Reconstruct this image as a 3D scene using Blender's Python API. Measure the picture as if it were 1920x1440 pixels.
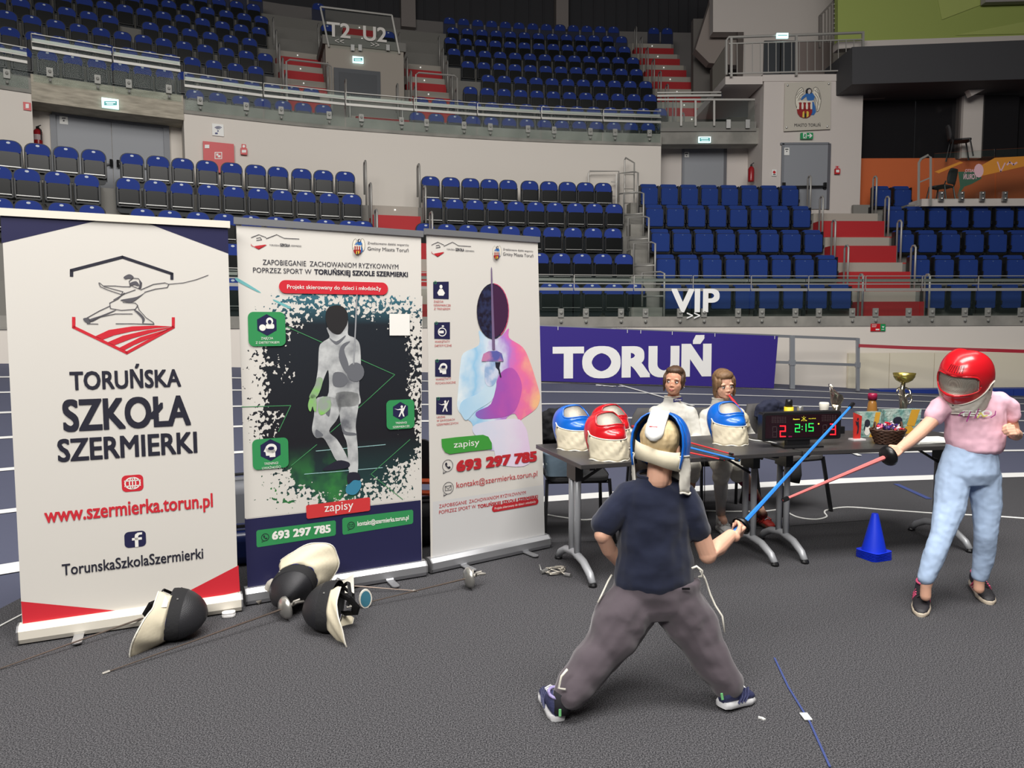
import bpy, bmesh, math, random
from mathutils import Vector, Matrix, Euler
PI = math.pi; R = math.radians
random.seed(7)
for o in list(bpy.data.objects): bpy.data.objects.remove(o)
scene = bpy.context.scene
COL = scene.collection
# ------------------------------------------------------------------ camera
FOC = 1400.0
cam_d = bpy.data.cameras.new('camera'); cam = bpy.data.objects.new('camera', cam_d); COL.objects.link(cam)
cam_d.sensor_fit = 'HORIZONTAL'; cam_d.sensor_width = 36.0; cam_d.lens = 36.0*FOC/1920.0
cam_d.clip_start = .05; cam_d.clip_end = 200
CAMP = Vector((0, 0, 1.5))
RM = Matrix.Rotation(R(90-4.33), 3, 'X') @ Matrix.Rotation(R(-0.23), 3, 'Z')
cam.matrix_world = Matrix.Translation(CAMP) @ RM.to_4x4()
scene.camera = cam
# ------------------------------------------------------------------ light and exposure
world = bpy.data.worlds.new('world'); scene.world = world; world.use_nodes = True
bgn = world.node_tree.nodes['Background']; bgn.inputs[0].default_value = (.62, .64, .68, 1); bgn.inputs[1].default_value = .13
scene.view_settings.view_transform = 'Standard'; scene.view_settings.look = 'None'
scene.view_settings.gamma = 1; scene.view_settings.use_curve_mapping = False
scene.view_settings.exposure = 0.20
def area(name, loc, size, power, target, col=(1, .97, .93)):
    l = bpy.data.lights.new(name, 'AREA'); l.shape = 'RECTANGLE'; l.size, l.size_y = size; l.energy = power; l.color = col
    o = bpy.data.objects.new(name, l); COL.objects.link(o); o.location = loc
    o.rotation_euler = (Vector(target)-Vector(loc)).to_track_quat('-Z', 'Y').to_euler()
    o['label'] = 'bright floodlight bank above the arena floor'; o['category'] = 'light'; return o
area('hall_lights', (1.5, 1.5, 9.5), (7, 3), 1080, (1.0, 6.0, 0))
area('hall_lights', (-3, -5, 8.5), (7, 3), 1150, (0, 5, .9))
area('hall_lights', (4, 6, 10.5), (9, 2.5), 270, (4, 13, 2.0))
area('hall_lights', (-4, 5, 10.5), (8, 2.5), 235, (-5, 13, 2.4))
# ------------------------------------------------------------------ projection helpers (photo 1920x1440 pixels)
def ray(px, py): return RM @ Vector(((px-960)/FOC, (720-py)/FOC, -1))
def atY(px, py, Y): d = ray(px, py); return CAMP + d*(Y/d.y)
def atZ(px, py, z=0.0): d = ray(px, py); return CAMP + d*((z-1.5)/d.z)
def proj(p):
    q = RM.transposed() @ (Vector(p)-CAMP)
    if q.z > -1e-3: return (9999, 9999)
    return (960+FOC*q.x/-q.z, 720-FOC*q.y/-q.z)
# ------------------------------------------------------------------ materials
def lin(c): return tuple(((v/255)/12.92 if v/255 <= .04045 else ((v/255+.055)/1.055)**2.4) for v in c)+(1,)
MATS = {}
def mat(name, col, rough=.6, metal=0, bump=None, spec=.5, emit=None, alpha=None, var=None, coat=0, trans=0, sheen=0, stretch=None):
    if name in MATS: return MATS[name]
    m = bpy.data.materials.new(name); m.use_nodes = True; nt = m.node_tree; b = nt.nodes['Principled BSDF']
    b.inputs['Base Color'].default_value = lin(col); b.inputs['Roughness'].default_value = rough
    b.inputs['Metallic'].default_value = metal; b.inputs['Specular IOR Level'].default_value = spec
    b.inputs['Coat Weight'].default_value = coat; b.inputs['Transmission Weight'].default_value = trans
    b.inputs['Sheen Weight'].default_value = sheen
    m.diffuse_color = lin(col)
    if emit: b.inputs['Emission Color'].default_value = lin(emit[0]); b.inputs['Emission Strength'].default_value = emit[1]
    if alpha is not None: b.inputs['Alpha'].default_value = alpha
    if bump or var:
        tc = nt.nodes.new('ShaderNodeTexCoord'); src = tc.outputs['Object']
        if stretch:
            mp = nt.nodes.new('ShaderNodeMapping'); mp.inputs['Scale'].default_value = stretch
            nt.links.new(src, mp.inputs[0]); src = mp.outputs[0]
    if bump:
        n = nt.nodes.new('ShaderNodeTexNoise'); n.inputs['Scale'].default_value = bump[0]; n.inputs['Detail'].default_value = 3
        bp = nt.nodes.new('ShaderNodeBump'); bp.inputs['Strength'].default_value = bump[1]; bp.inputs['Distance'].default_value = bump[2] if len(bump) > 2 else .01
        nt.links.new(src, n.inputs['Vector']); nt.links.new(n.outputs['Fac'], bp.inputs['Height']); nt.links.new(bp.outputs['Normal'], b.inputs['Normal'])
    if var:   # (scale, colour2, lo, hi)
        n = nt.nodes.new('ShaderNodeTexNoise'); n.inputs['Scale'].default_value = var[0]; n.inputs['Detail'].default_value = 4
        r = nt.nodes.new('ShaderNodeValToRGB'); r.color_ramp.elements[0].color = lin(col); r.color_ramp.elements[1].color = lin(var[1])
        r.color_ramp.elements[0].position = var[2]; r.color_ramp.elements[1].position = var[3]
        nt.links.new(src, n.inputs['Vector']); nt.links.new(n.outputs['Fac'], r.inputs[0]); nt.links.new(r.outputs[0], b.inputs['Base Color'])
    MATS[name] = m; return m
def glassmat(name, tint, amount, rough=.02):
    if name in MATS: return MATS[name]
    m = bpy.data.materials.new(name); m.use_nodes = True; nt = m.node_tree; nt.nodes.clear()
    out = nt.nodes.new('ShaderNodeOutputMaterial'); mx = nt.nodes.new('ShaderNodeMixShader'); mx2 = nt.nodes.new('ShaderNodeMixShader')
    tr = nt.nodes.new('ShaderNodeBsdfTransparent'); gl = nt.nodes.new('ShaderNodeBsdfGlossy'); df = nt.nodes.new('ShaderNodeBsdfDiffuse')
    fr = nt.nodes.new('ShaderNodeFresnel'); fr.inputs[0].default_value = 1.14
    gl.inputs['Roughness'].default_value = rough; df.inputs[0].default_value = lin(tint); tr.inputs[0].default_value = (.93, .96, .95, 1)
    mx.inputs[0].default_value = amount
    nt.links.new(tr.outputs[0], mx.inputs[1]); nt.links.new(df.outputs[0], mx.inputs[2])
    nt.links.new(fr.outputs[0], mx2.inputs[0]); nt.links.new(mx.outputs[0], mx2.inputs[1]); nt.links.new(gl.outputs[0], mx2.inputs[2])
    nt.links.new(mx2.outputs[0], out.inputs[0]); MATS[name] = m; return m
# ------------------------------------------------------------------ mesh builder
def frame_from(d, up=Vector((0, 0, 1))):
    d = Vector(d).normalized()
    if abs(d.dot(up)) > .98: up = Vector((0, 1, 0))
    u = d.cross(up).normalized(); v = u.cross(d).normalized(); return u, v
class MB:
    def __init__(s): s.v = []; s.f = []
    def add(s, vs, fs, M=None):
        n = len(s.v)
        for p in vs: s.v.append(tuple(M @ Vector(p)) if M is not None else tuple(p))
        for f in fs: s.f.append(tuple(i+n for i in f))
        return s
    def box(s, c, size, M=None, rz=0):
        hx, hy, hz = size[0]/2, size[1]/2, size[2]/2; ca, sa = math.cos(rz), math.sin(rz); vs = []
        for z in (-hz, hz):
            for x, y in ((-hx, -hy), (hx, -hy), (hx, hy), (-hx, hy)):
                vs.append((c[0]+x*ca-y*sa, c[1]+x*sa+y*ca, c[2]+z))
        return s.add(vs, [(3, 2, 1, 0), (4, 5, 6, 7), (0, 1, 5, 4), (1, 2, 6, 5), (2, 3, 7, 6), (3, 0, 4, 7)], M)
    def bar(s, a, b, w, h=None, M=None, up=Vector((0, 0, 1))):
        a, b = Vector(a), Vector(b); u, v = frame_from(b-a, up); h = h or w; vs = []
        for p in (a, b):
            for i, j in ((-1, -1), (1, -1), (1, 1), (-1, 1)): vs.append(p+u*(i*w/2)+v*(j*h/2))
        return s.add(vs, [(3, 2, 1, 0), (4, 5, 6, 7), (0, 1, 5, 4), (1, 2, 6, 5), (2, 3, 7, 6), (3, 0, 4, 7)], M)
    def hexa(s, eight, M=None): return s.add(eight, [(3, 2, 1, 0), (4, 5, 6, 7), (0, 1, 5, 4), (1, 2, 6, 5), (2, 3, 7, 6), (3, 0, 4, 7)], M)
    def tube(s, pts, r, n=8, M=None, caps=True, flat=1.0):
        pts = [Vector(p) for p in pts]; rs = r if isinstance(r, (list, tuple)) else [r]*len(pts)
        vs = []; fs = []; u = None
        for i, p in enumerate(pts):
            d = (pts[min(i+1, len(pts)-1)]-pts[max(i-1, 0)])
            if d.length < 1e-9: d = Vector((0, 0, 1))
            d.normalize()
            if u is None: u, v = frame_from(d)
            else:
                u = (u-d*u.dot(d))
                if u.length < 1e-6: u, v = frame_from(d)
                u.normalize(); v = d.cross(u)
            v = d.cross(u)
            for k in range(n):
                a = 2*PI*k/n; vs.append(p+u*(math.cos(a)*rs[i])+v*(math.sin(a)*rs[i]*flat))
        for i in range(len(pts)-1):
            for k in range(n):
                a, b = i*n+k, i*n+(k+1) % n; fs.append((a, b, b+n, a+n))
        if caps: fs.append(tuple(range(n-1, -1, -1))); fs.append(tuple(range((len(pts)-1)*n, len(pts)*n)))
        return s.add(vs, fs, M)
    def loft(s, rings, closed=True, caps=True, M=None):
        n = len(rings[0]); vs = [p for r in rings for p in r]; fs = []
        for i in range(len(rings)-1):
            for k in range(n if closed else n-1):
                a, b = i*n+k, i*n+(k+1) % n; fs.append((a, b, b+n, a+n))
        if caps and closed: fs.append(tuple(range(n-1, -1, -1))); fs.append(tuple(range((len(rings)-1)*n, len(rings)*n)))
        return s.add(vs, fs, M)
    def lathe(s, prof, n=20, M=None, c=(0, 0, 0)):
        rings = [[(c[0]+r*math.cos(2*PI*k/n), c[1]+r*math.sin(2*PI*k/n), c[2]+z) for k in range(n)] for r, z in prof]
        return s.loft(rings, M=M)
    def sphere(s, c, r, n=12, m=8, M=None):
        if not isinstance(r, (tuple, list)): r = (r, r, r)
        rings = []
        for j in range(m+1):
            t = max(.001, min(PI-.001, PI*j/m)); rings.append([(c[0]+r[0]*math.sin(t)*math.cos(2*PI*k/n), c[1]+r[1]*math.sin(t)*math.sin(2*PI*k/n), c[2]-r[2]*math.cos(t)) for k in range(n)])
        return s.loft(rings, M=M)
    def prism(s, poly, O, U, V, depth, M=None):   # poly in (u,v); front face on plane O,U,V ; extruded along -N by depth (N = U x V)
        O, U, V = Vector(O), Vector(U), Vector(V); N = U.cross(V).normalized(); n = len(poly)
        A = [O+U*p[0]+V*p[1] for p in poly]; B = [a-N*depth for a in A]
        fs = [tuple(range(n)), tuple(range(2*n-1, n-1, -1))]+[(i, i+n, (i+1) % n+n, (i+1) % n) for i in range(n)]
        return s.add(A+B, fs, M)
    def flat(s, poly, O, U, V, eps=0, M=None):
        O, U, V = Vector(O), Vector(U), Vector(V); N = U.cross(V).normalized()
        return s.add([O+U*p[0]+V*p[1]+N*eps for p in poly], [tuple(range(len(poly)))], M)
    def build(s, name, m=None, parent=None, smooth=False, local=False, **props):
        me = bpy.data.meshes.new(name)
        off = Vector((0, 0, 0)) if local or parent is None else ORG.get(parent.name, Vector((0, 0, 0)))
        me.from_pydata([(p[0]-off.x, p[1]-off.y, p[2]-off.z) for p in s.v] if off.length else s.v, [], s.f); me.update()
        if m is not None: me.materials.append(m)
        if smooth: me.shade_smooth()
        return link(name, me, parent, **props)
ORG = {}
def link(name, me, parent=None, **props):
    o = bpy.data.objects.new(name, me); COL.objects.link(o)
    if parent is not None: o.parent = parent; ORG[o.name] = ORG.get(parent.name, Vector((0, 0, 0)))
    for k, v in props.items(): o[k] = v
    return o
def thing(name, label, cat, loc=(0, 0, 0), rot=(0, 0, 0), group=None):
    o = bpy.data.objects.new(name, None); COL.objects.link(o); o.location = loc; o.rotation_euler = rot
    o['label'] = label; o['category'] = cat; o.empty_display_size = .1
    if group: o['group'] = group
    ORG[o.name] = Vector(loc) if tuple(rot) == (0, 0, 0) else Vector((0, 0, 0))
    return o
def bevel(o, w, seg=2, ang=40):
    md = o.modifiers.new('b', 'BEVEL'); md.width = w; md.segments = seg; md.limit_method = 'ANGLE'; md.angle_limit = R(ang); return o
def S(o): o['kind'] = 'structure'; return o
def autosmooth(o, ang=35):
    me = o.data; me.shade_smooth()
    try: me.set_sharp_from_angle(angle=R(ang))
    except Exception: pass
    return o
def rrect(x0, y0, x1, y1, r, n=4):
    out = []
    for cx, cy, a0 in ((x1-r, y0+r, -90), (x1-r, y1-r, 0), (x0+r, y1-r, 90), (x0+r, y0+r, 180)):
        for k in range(n+1): a = R(a0+90*k/n); out.append((cx+r*math.cos(a), cy+r*math.sin(a)))
    return out
def ell(cx, cy, rx, ry, n=24): return [(cx+rx*math.cos(2*PI*k/n), cy+ry*math.sin(2*PI*k/n)) for k in range(n)]
# text ---------------------------------------------------------------
TXT = {}
def text_geo(body, bold=0.0):
    key = (body, bold)
    if key in TXT: return TXT[key]
    c = bpy.data.curves.new('t', 'FONT'); c.body = body; c.size = 1; c.offset = bold; c.resolution_u = 6 if len(body) < 7 else 3
    o = bpy.data.objects.new('t', c); COL.objects.link(o); bpy.context.view_layer.update()
    me = bpy.data.meshes.new_from_object(o.evaluated_get(bpy.context.evaluated_depsgraph_get()))
    vs = [tuple(v.co) for v in me.vertices]; fs = [tuple(p.vertices) for p in me.polygons]
    bpy.data.objects.remove(o); bpy.data.curves.remove(c); bpy.data.meshes.remove(me)
    TXT[key] = (vs, fs); return TXT[key]
def text_on(mb, body, O, U, V, u0, u1, v0, cap, eps, bold=0.0):
    """text whose ink spans u0..u1, baseline v0, capital height cap, on the plane O,U,V"""
    vs, fs = text_geo(body, 0.0)
    x0 = min(v[0] for v in vs)-bold; x1 = max(v[0] for v in vs)+bold
    O, U, V = Vector(O), Vector(U), Vector(V); N = U.cross(V).normalized()
    k = 16 if bold > 0 else 1
    sq = [(1, 0), (1, .5), (1, 1), (.5, 1), (0, 1), (-.5, 1), (-1, 1), (-1, .5), (-1, 0), (-1, -.5), (-1, -1), (-.5, -1), (0, -1), (.5, -1), (1, -1), (1, -.5)]
    for i in range(k):
        dx, dy = (bold*sq[i][0], bold*.75*sq[i][1]) if bold > 0 else (0, 0)
        mb.add([O+U*(u0+(x+dx-x0)/(x1-x0)*(u1-u0))+V*(v0+(y+dy)/.729*cap)+N*(eps+i*(.00004 if cap < .2 else .0002)) for x, y, z in vs], fs)
class Plane:
    """a real flat thing; px() gives the (u,v) of a photo pixel on it (ray-plane intersection)"""
    def __init__(s, O, U, V): s.O, s.U, s.V = Vector(O), Vector(U).normalized(), Vector(V).normalized(); s.N = s.U.cross(s.V)
    def px(s, x, y):
        d = ray(x, y); t = (s.O-CAMP).dot(s.N)/d.dot(s.N); p = CAMP+d*t-s.O; return (p.dot(s.U), p.dot(s.V))
    def poly(s, mb, pts, eps): mb.flat([s.px(*p) for p in pts], s.O, s.U, s.V, eps); return mb
    def uv(s, mb, pts, eps): mb.flat(pts, s.O, s.U, s.V, eps); return mb
    def text(s, mb, body, x0, y0, x1, y1, cap, eps, bold=0.0):
        a = s.px(x0, y0); b = s.px(x1, y1); h = s.px(x0, y0-cap)[1]-a[1]
        text_on(mb, body, s.O, s.U, s.V, a[0], b[0], (a[1]+b[1])/2, h, eps, bold)
    def stroke(s, mb, pts, w, eps, close=False):   # polyline of width w metres, pts px
        q = [Vector(s.px(*p)) for p in pts]
        if close: q.append(q[0])
        for a, b in zip(q, q[1:]):
            d = (b-a)
            if d.length < 1e-6: continue
            d.normalize(); n = Vector((-d.y, d.x))*w/2; e = d*w*.3
            s.uv(mb, [a-n-e, b-n+e, b+n+e, a+n-e], eps)
def ordinal(n):
    w = ['zeroth', 'first', 'second', 'third', 'fourth', 'fifth', 'sixth', 'seventh', 'eighth', 'ninth', 'tenth', 'eleventh', 'twelfth']
    if n < len(w): return w[n]
    return '%d%s' % (n, 'th' if n % 100 in (11, 12, 13) else {1: 'st', 2: 'nd', 3: 'rd'}.get(n % 10, 'th'))
# ================================================================== the arena: plan curves
CP = [(-13.2, 1.2), (-11.8, 4.3), (-9.6, 7.4), (-6.5, 10.15), (-3.3, 11.95), (-1.5, 12.63), (1.3, 13.38), (4.4, 13.83), (9, 14.12), (15, 14.3), (22, 14.4)]
IP = [(-8.5, -2.6), (-7.0, .4), (-5.2, 2.7), (-3.15, 4.6), (-.8, 6.03), (.3, 6.42), (2.62, 7.03), (5.07, 7.4), (9.5, 7.75), (15.3, 8), (22.2, 8.1)]
ZP = [1.0, .98, .95, .87, .70, .61, .5, .36, .14, .05, .03]
def catmull(P, t):
    i = min(int(t), len(P)-2); f = t-i; g = lambda k: P[max(0, min(len(P)-1, k))]
    a, b, c, d = g(i-1), g(i), g(i+1), g(i+2)
    h = lambda a, b, c, d: .5*((2*b)+(-a+c)*f+(2*a-5*b+4*c-d)*f*f+(-a+3*b-3*c+d)*f**3)
    return h(a, b, c, d) if isinstance(b, (int, float)) else tuple(h(*q) for q in zip(a, b, c, d))
TT = [i*.02 for i in range(int((len(CP)-1)/.02)+1)]
_pts = [catmull(CP, t) for t in TT]; _z = [catmull(ZP, t) for t in TT]; _s = [0]
for a, b in zip(_pts, _pts[1:]): _s.append(_s[-1]+math.hypot(b[0]-a[0], b[1]-a[1]))
import bisect
def at_s(s):
    i = max(1, min(len(_s)-1, bisect.bisect(_s, s))); f = (s-_s[i-1])/(_s[i]-_s[i-1])
    a, b = _pts[i-1], _pts[i]; return (a[0]+(b[0]-a[0])*f, a[1]+(b[1]-a[1])*f), _z[i-1]+(_z[i]-_z[i-1])*f
def tan_s(s):
    a = at_s(s-1.2)[0]; b = at_s(s+1.2)[0]; l = math.hypot(b[0]-a[0], b[1]-a[1]); return ((b[0]-a[0])/l, (b[1]-a[1])/l)
def bowl(s, off, z):
    p, _ = at_s(s); t = tan_s(s); return Vector((p[0]-t[1]*off, p[1]+t[0]*off, z))
def ang_s(s): t = tan_s(s); return math.atan2(t[1], t[0])
SMAX = _s[-1]-1.5
def s_at(px, off, z):
    lo, hi = 4.0, SMAX
    for _ in range(40):
        m = (lo+hi)/2
        if proj(bowl(m, off, z))[0] < px: lo = m
        else: hi = m
    return lo
def sweep(mb, s0, s1, prof, closed=False, step=.5):
    n = max(1, int(abs(s1-s0)/step)); rings = [[bowl(s0+(s1-s0)*i/n, o, z) for o, z in prof] for i in range(n+1)]
    mb.loft(rings, closed=closed, caps=closed); return mb
m_wall = mat('painted_wall', (219, 212, 203), .75, bump=(3, .03))
m_conc = mat('concrete', (152, 149, 142), .85, bump=(8, .15), var=(2.2, (128, 126, 120), .35, .65))
m_concd = mat('stand_concrete', (128, 126, 121), .88, bump=(8, .12))
m_red = mat('red_step_paint', (176, 34, 40), .7, bump=(20, .05))
m_steel = mat('brushed_steel', (176, 176, 174), .38, .8)
m_rail = mat('rail_steel', (168, 166, 161), .45, .35)
m_glass = glassmat('parapet_glass', (120, 140, 134), .025)
m_black = mat('black_plastic', (22, 22, 24), .35)
# ------------------------------------------------------------------ floors
m_carpet = mat('carpet', (42, 42, 45), .95, bump=(260, .5, .003), var=(190, (114, 113, 116), .40, .72), spec=.12)
b = MB(); b.add([(-40, -8, -.012), (40, -8, -.012), (40, 12, -.012), (-40, 12, -.012)], [(0, 1, 2, 3)])
m_blue = mat('blue_track', (82, 85, 104), .8, bump=(350, .3, .003), spec=.3)
S(b.build('floor_base', m_blue))
edge = [(-260, 1290), (-120, 1190), (0, 1141), (37, 1122), (110, 1090), (230, 1040), (440, 1000)]
pts = [atZ(*p)[:2] for p in edge]+[catmull(IP, 4.0+k*.25) for k in range(1, 24)]
b = MB(); b.add([(x, y, 0) for x, y in pts]+[(22, -8, 0), (-12, -8, 0)], [tuple(reversed(range(len(pts)+2)))])
S(b.build('floor', m_carpet))
trk = MB(); lines = []
NL = 6
st = [1+.1*i for i in range(91)]
def trk_pt(t, f):
    i = catmull(IP, t); o = catmull(CP, t); z = catmull(ZP, t); return Vector((i[0]+(o[0]-i[0])*f, i[1]+(o[1]-i[1])*f, z*f+.001*(f > 0)))
trk.loft([[trk_pt(t, f) for f in (0, .25, .5, .75, 1.0, 1.16)] for t in st], closed=False, caps=False)
track = S(trk.build('running_track', m_blue, smooth=True))
m_line = mat('white_line_paint', (232, 232, 230), .6)
for k in range(NL+1):
    f = k/NL if k < NL else .985; w = .012 if k == 0 else .0065
    m = MB(); m.loft([[trk_pt(t, f-w)+Vector((0, 0, .006)), trk_pt(t, f+w)+Vector((0, 0, .006))] for t in st], closed=False, caps=False)
    m.build('lane_line', m_line, track)
def track_mark(x0, y0, x1, y1, w=.05):   # a straight painted mark between two photo points on the banked track
    def hit(px, py):
        best = None
        for i in range(0, 600):
            t = 2+.01*i
            # search f so that the projection matches
        return best
    return None
def on_track(px, py):
    f, t = .5, 6.0
    for _ in range(60):
        p = proj(trk_pt(t, f)); e = 1e-3
        pt = proj(trk_pt(t+e, f)); pf = proj(trk_pt(t, f+e))
        a, c = (pt[0]-p[0])/e, (pt[1]-p[1])/e; b_, d = (pf[0]-p[0])/e, (pf[1]-p[1])/e
        det = a*d-b_*c; dx, dy = px-p[0], py-p[1]
        t += max(-.4, min(.4, (d*dx-b_*dy)/det)); f += max(-.2, min(.2, (-c*dx+a*dy)/det)); f = max(0, min(1, f)); t = max(1, min(9.5, t))
    return trk_pt(t, f)+Vector((0, 0, .012))
for x0, y0, x1, y1 in ((1163, 723, 1300, 762), (1118, 722, 1150, 726), (1592, 848, 1612, 856)):
    a, c = on_track(x0, y0), on_track(x1, y1); m = MB(); m.bar(a, c, .05, .004); m.build('painted_mark', m_line, track)
for i in range(4):
    a = on_track(1122+i*14, 724+i*.6); m = MB(); m.box(a, (.09, .06, .004)); m.build('painted_mark', m_line, track)
# blue tape strips and cable on the carpet
m_tape = mat('blue_tape', (62, 76, 130), .6)
def gtape(name, pts, w, m, label, z=.004):
    b = MB()
    for (a, c) in zip(pts, pts[1:]): b.bar(atZ(*a)+Vector((0, 0, z)), atZ(*c)+Vector((0, 0, z)), w, .003)
    return b.build(name, m, label=label, category='tape')
gtape('floor_tape', [(1452, 1235), (1478, 1290), (1518, 1355), (1556, 1440)], .008, m_tape, 'thin blue tape line on carpet at lower right')
gtape('floor_tape', [(1506, 1340), (1516, 1353)], .03, m_line, 'short white tape tab on the blue tape line', .007)
gtape('floor_tape', [(1680, 908), (1742, 936)], .05, m_tape, 'blue tape strip on carpet behind the right table leg')
# ------------------------------------------------------------------ boundary wall, stands
S0, S1 = 6.0, SMAX
LZ = [2.39, 3.07, 3.72, 4.39, 5.02]; LD = [1.9+.78*k for k in range(5)]
UZ = [7.30+.645*k for k in range(9)]; UD = [8.0+.8*k for k in range(9)]
b = MB(); sweep(b, S0, S1, [(.95, -.2), (.95, 1.52)]); S(b.build('wall_track_side', m_wall, smooth=True))
b = MB(); sweep(b, S0, S1, [(.93, 1.50), (.93, 1.70), (1.12, 1.70), (1.12, 1.56)]); S(b.build('trim_lower_kerb', m_conc, smooth=False))
prof = [(1.12, 1.57)]
for k in range(5):
    prof += [(LD[k]+.16, LZ[k]-.82)]
    if k < 4: prof += [(LD[k]+.16, LZ[k+1]-.82)]
prof += [(5.75, LZ[4]-.82)]
b = MB(); sweep(b, S0, S1, prof); S(b.build('lower_stand', m_concd))
sL0, sL1 = s_at(62, 5.75, 5.5), s_at(346, 5.75, 5.5)          # door recess on the left
sR = s_at(1239, 5.75, 5.4)
b = MB()
sweep(b, S0, sL0, [(5.75, 4.0), (5.75, 6.15)]); sweep(b, sL1, sR, [(5.75, 4.0), (5.75, 6.15)]); S(b.build('wall_upper_tier', m_wall, smooth=True))
m_lint = mat('weathered_concrete', (184, 176, 160), .9, bump=(6, .2), var=(3.5, (146, 140, 126), .3, .7), stretch=(1, 1, 5))
b = MB()
for a0, a1 in ((S0, sL0), (sL1, sR)): sweep(b, a0, a1, [(5.72, 6.13), (5.72, 6.42), (5.95, 6.42), (5.95, 6.2)])
S(b.build('trim_upper_kerb', m_conc))
b = MB(); sweep(b, sL0, sL1, [(5.70, 5.98), (5.70, 6.50), (6.6, 6.50), (6.6, 5.98)], closed=True); S(b.build('trim_door_lintel', m_lint))
b = MB(); sweep(b, sL0, sL1, [(6.45, 3.9), (6.45, 6.1)])
for s_ in (sL0, sL1): b.add([bowl(s_, 5.75, 4), bowl(s_, 6.5, 4), bowl(s_, 6.5, 6.15), bowl(s_, 5.75, 6.15)], [(0, 1, 2, 3)])
S(b.build('wall_door_recess', m_wall, smooth=False))
prof = [(5.95, 6.4), (UD[0]-.6, 6.4), (UD[0]-.6, 6.48)]
for k in range(9):
    prof += [(UD[k]+.16, UZ[k]-.82)]
    if k < 8: prof += [(UD[k]+.16, UZ[k+1]-.82)]
prof += [(16.2, UZ[8]-.82)]
sUR = s_at(1305, 11, 9)
b = MB(); sweep(b, S0, sUR, prof); S(b.build('upper_stand', m_concd))
m_dark = mat('dark_cladding', (58, 58, 62), .8, bump=(2, .1))
b = MB(); sweep(b, S0, SMAX, [(16.2, 10.5), (16.2, 13.0), (16.5, 13.0)], step=1); S(b.build('wall_back_sill', mat('grey_sill', (132, 128, 126), .9)))
b = MB(); sweep(b, S0, SMAX, [(16.5, 12.9), (16.5, 20)], step=1); S(b.build('wall_back', m_dark))
for i in range(0, 60):   # ribs of the cladding
    pass
b = MB()
s_ = s_at(600, 16.4, 14)
while s_ < s_at(1340, 16.4, 14):
    p = bowl(s_, 16.46, 15.2); b.box(p, (.05, .06, 4.6), rz=ang_s(s_)); s_ += .35
S(b.build('cladding_ribs', m_dark))
for px0, px1, z0, z1, nm in ((752, 779, 12.6, 14.1, 'concrete_pier'), (1043, 1066, 12.9, 19, 'concrete_pier')):
    s0, s1 = s_at(px0, 15.9, 13.5), s_at(px1, 15.9, 13.5); b = MB(); sweep(b, s0, s1, [(15.9, z0), (15.9, z1), (16.4, z1), (16.4, z0)], closed=True); S(b.build(nm, mat('pale_pier', (150, 142, 138), .9)))
b = MB(); b.box((2, 8, 16.2), (70, 60, .3)); 
S(b.build('ceiling', m_dark))
b = MB(); b.box((-25, -6, 8), (.3, 40, 17)); b.box((27, 4, 8), (.3, 60, 17)); b.box((1, -16, 8), (60, .3, 17)); S(b.build('wall_far_side', mat('far_wall', (120, 120, 124), .9)))
# ------------------------------------------------------------------ the left grey double door in the recess
m_door = mat('grey_door_paint', (141, 144, 150), .5, bump=(1.5, .05)); m_dframe = mat('door_frame_paint', (120, 123, 129), .5)
def curve_panel(name, px0, px1, z0, z1, off, th, m, parent=None, zz=None):
    zz = zz or (z0+z1)/2; s0, s1 = s_at(px0, off, zz), s_at(px1, off, zz); b = MB()
    sweep(b, s0, s1, [(off, z0), (off, z1), (off+th, z1), (off+th, z0)], closed=True); return b.build(name, m, parent)
d = thing('door_1', 'wide grey double door under the left concrete lintel', 'door', tuple(bowl(s_at(205, 6.4, 5), 6.4, 4.2))); S(d)
curve_panel('door_frame', 97, 317, 5.93, 6.02, 6.36, .1, m_dframe, d, 6); curve_panel('door_frame', 97, 108, 4.2, 5.93, 6.36, .1, m_dframe, d); curve_panel('door_frame', 309, 320, 4.2, 5.93, 6.36, .1, m_dframe, d)
lf = curve_panel('door_leaf', 108, 211, 4.2, 5.93, 6.41, .05, m_door, d); curve_panel('door_leaf', 212, 309, 4.2, 5.93, 6.41, .05, m_door, d)
for px in (209, 222):
    p = bowl(s_at(px, 6.35, 5), 6.34, 5.05); b = MB(); b.box(p, (.04, .06, .16)); b.bar(p, bowl(s_at(px-14 if px < 215 else px+84, 6.35, 5), 6.33, 5.0), .025); b.build('panic_bar', m_black, lf)
p0 = Plane(bowl(s_at(205, 6.4, 5), 6.40, 4.2), (math.cos(ang_s(s_at(205, 6.4, 5))), math.sin(ang_s(s_at(205, 6.4, 5))), 0), (0, 0, 1))
def wall_plane(px, off, z):
    s = s_at(px, off, z); t = tan_s(s); return Plane(bowl(s, off, 0), (t[0], t[1], 0), (0, 0, 1))
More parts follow.
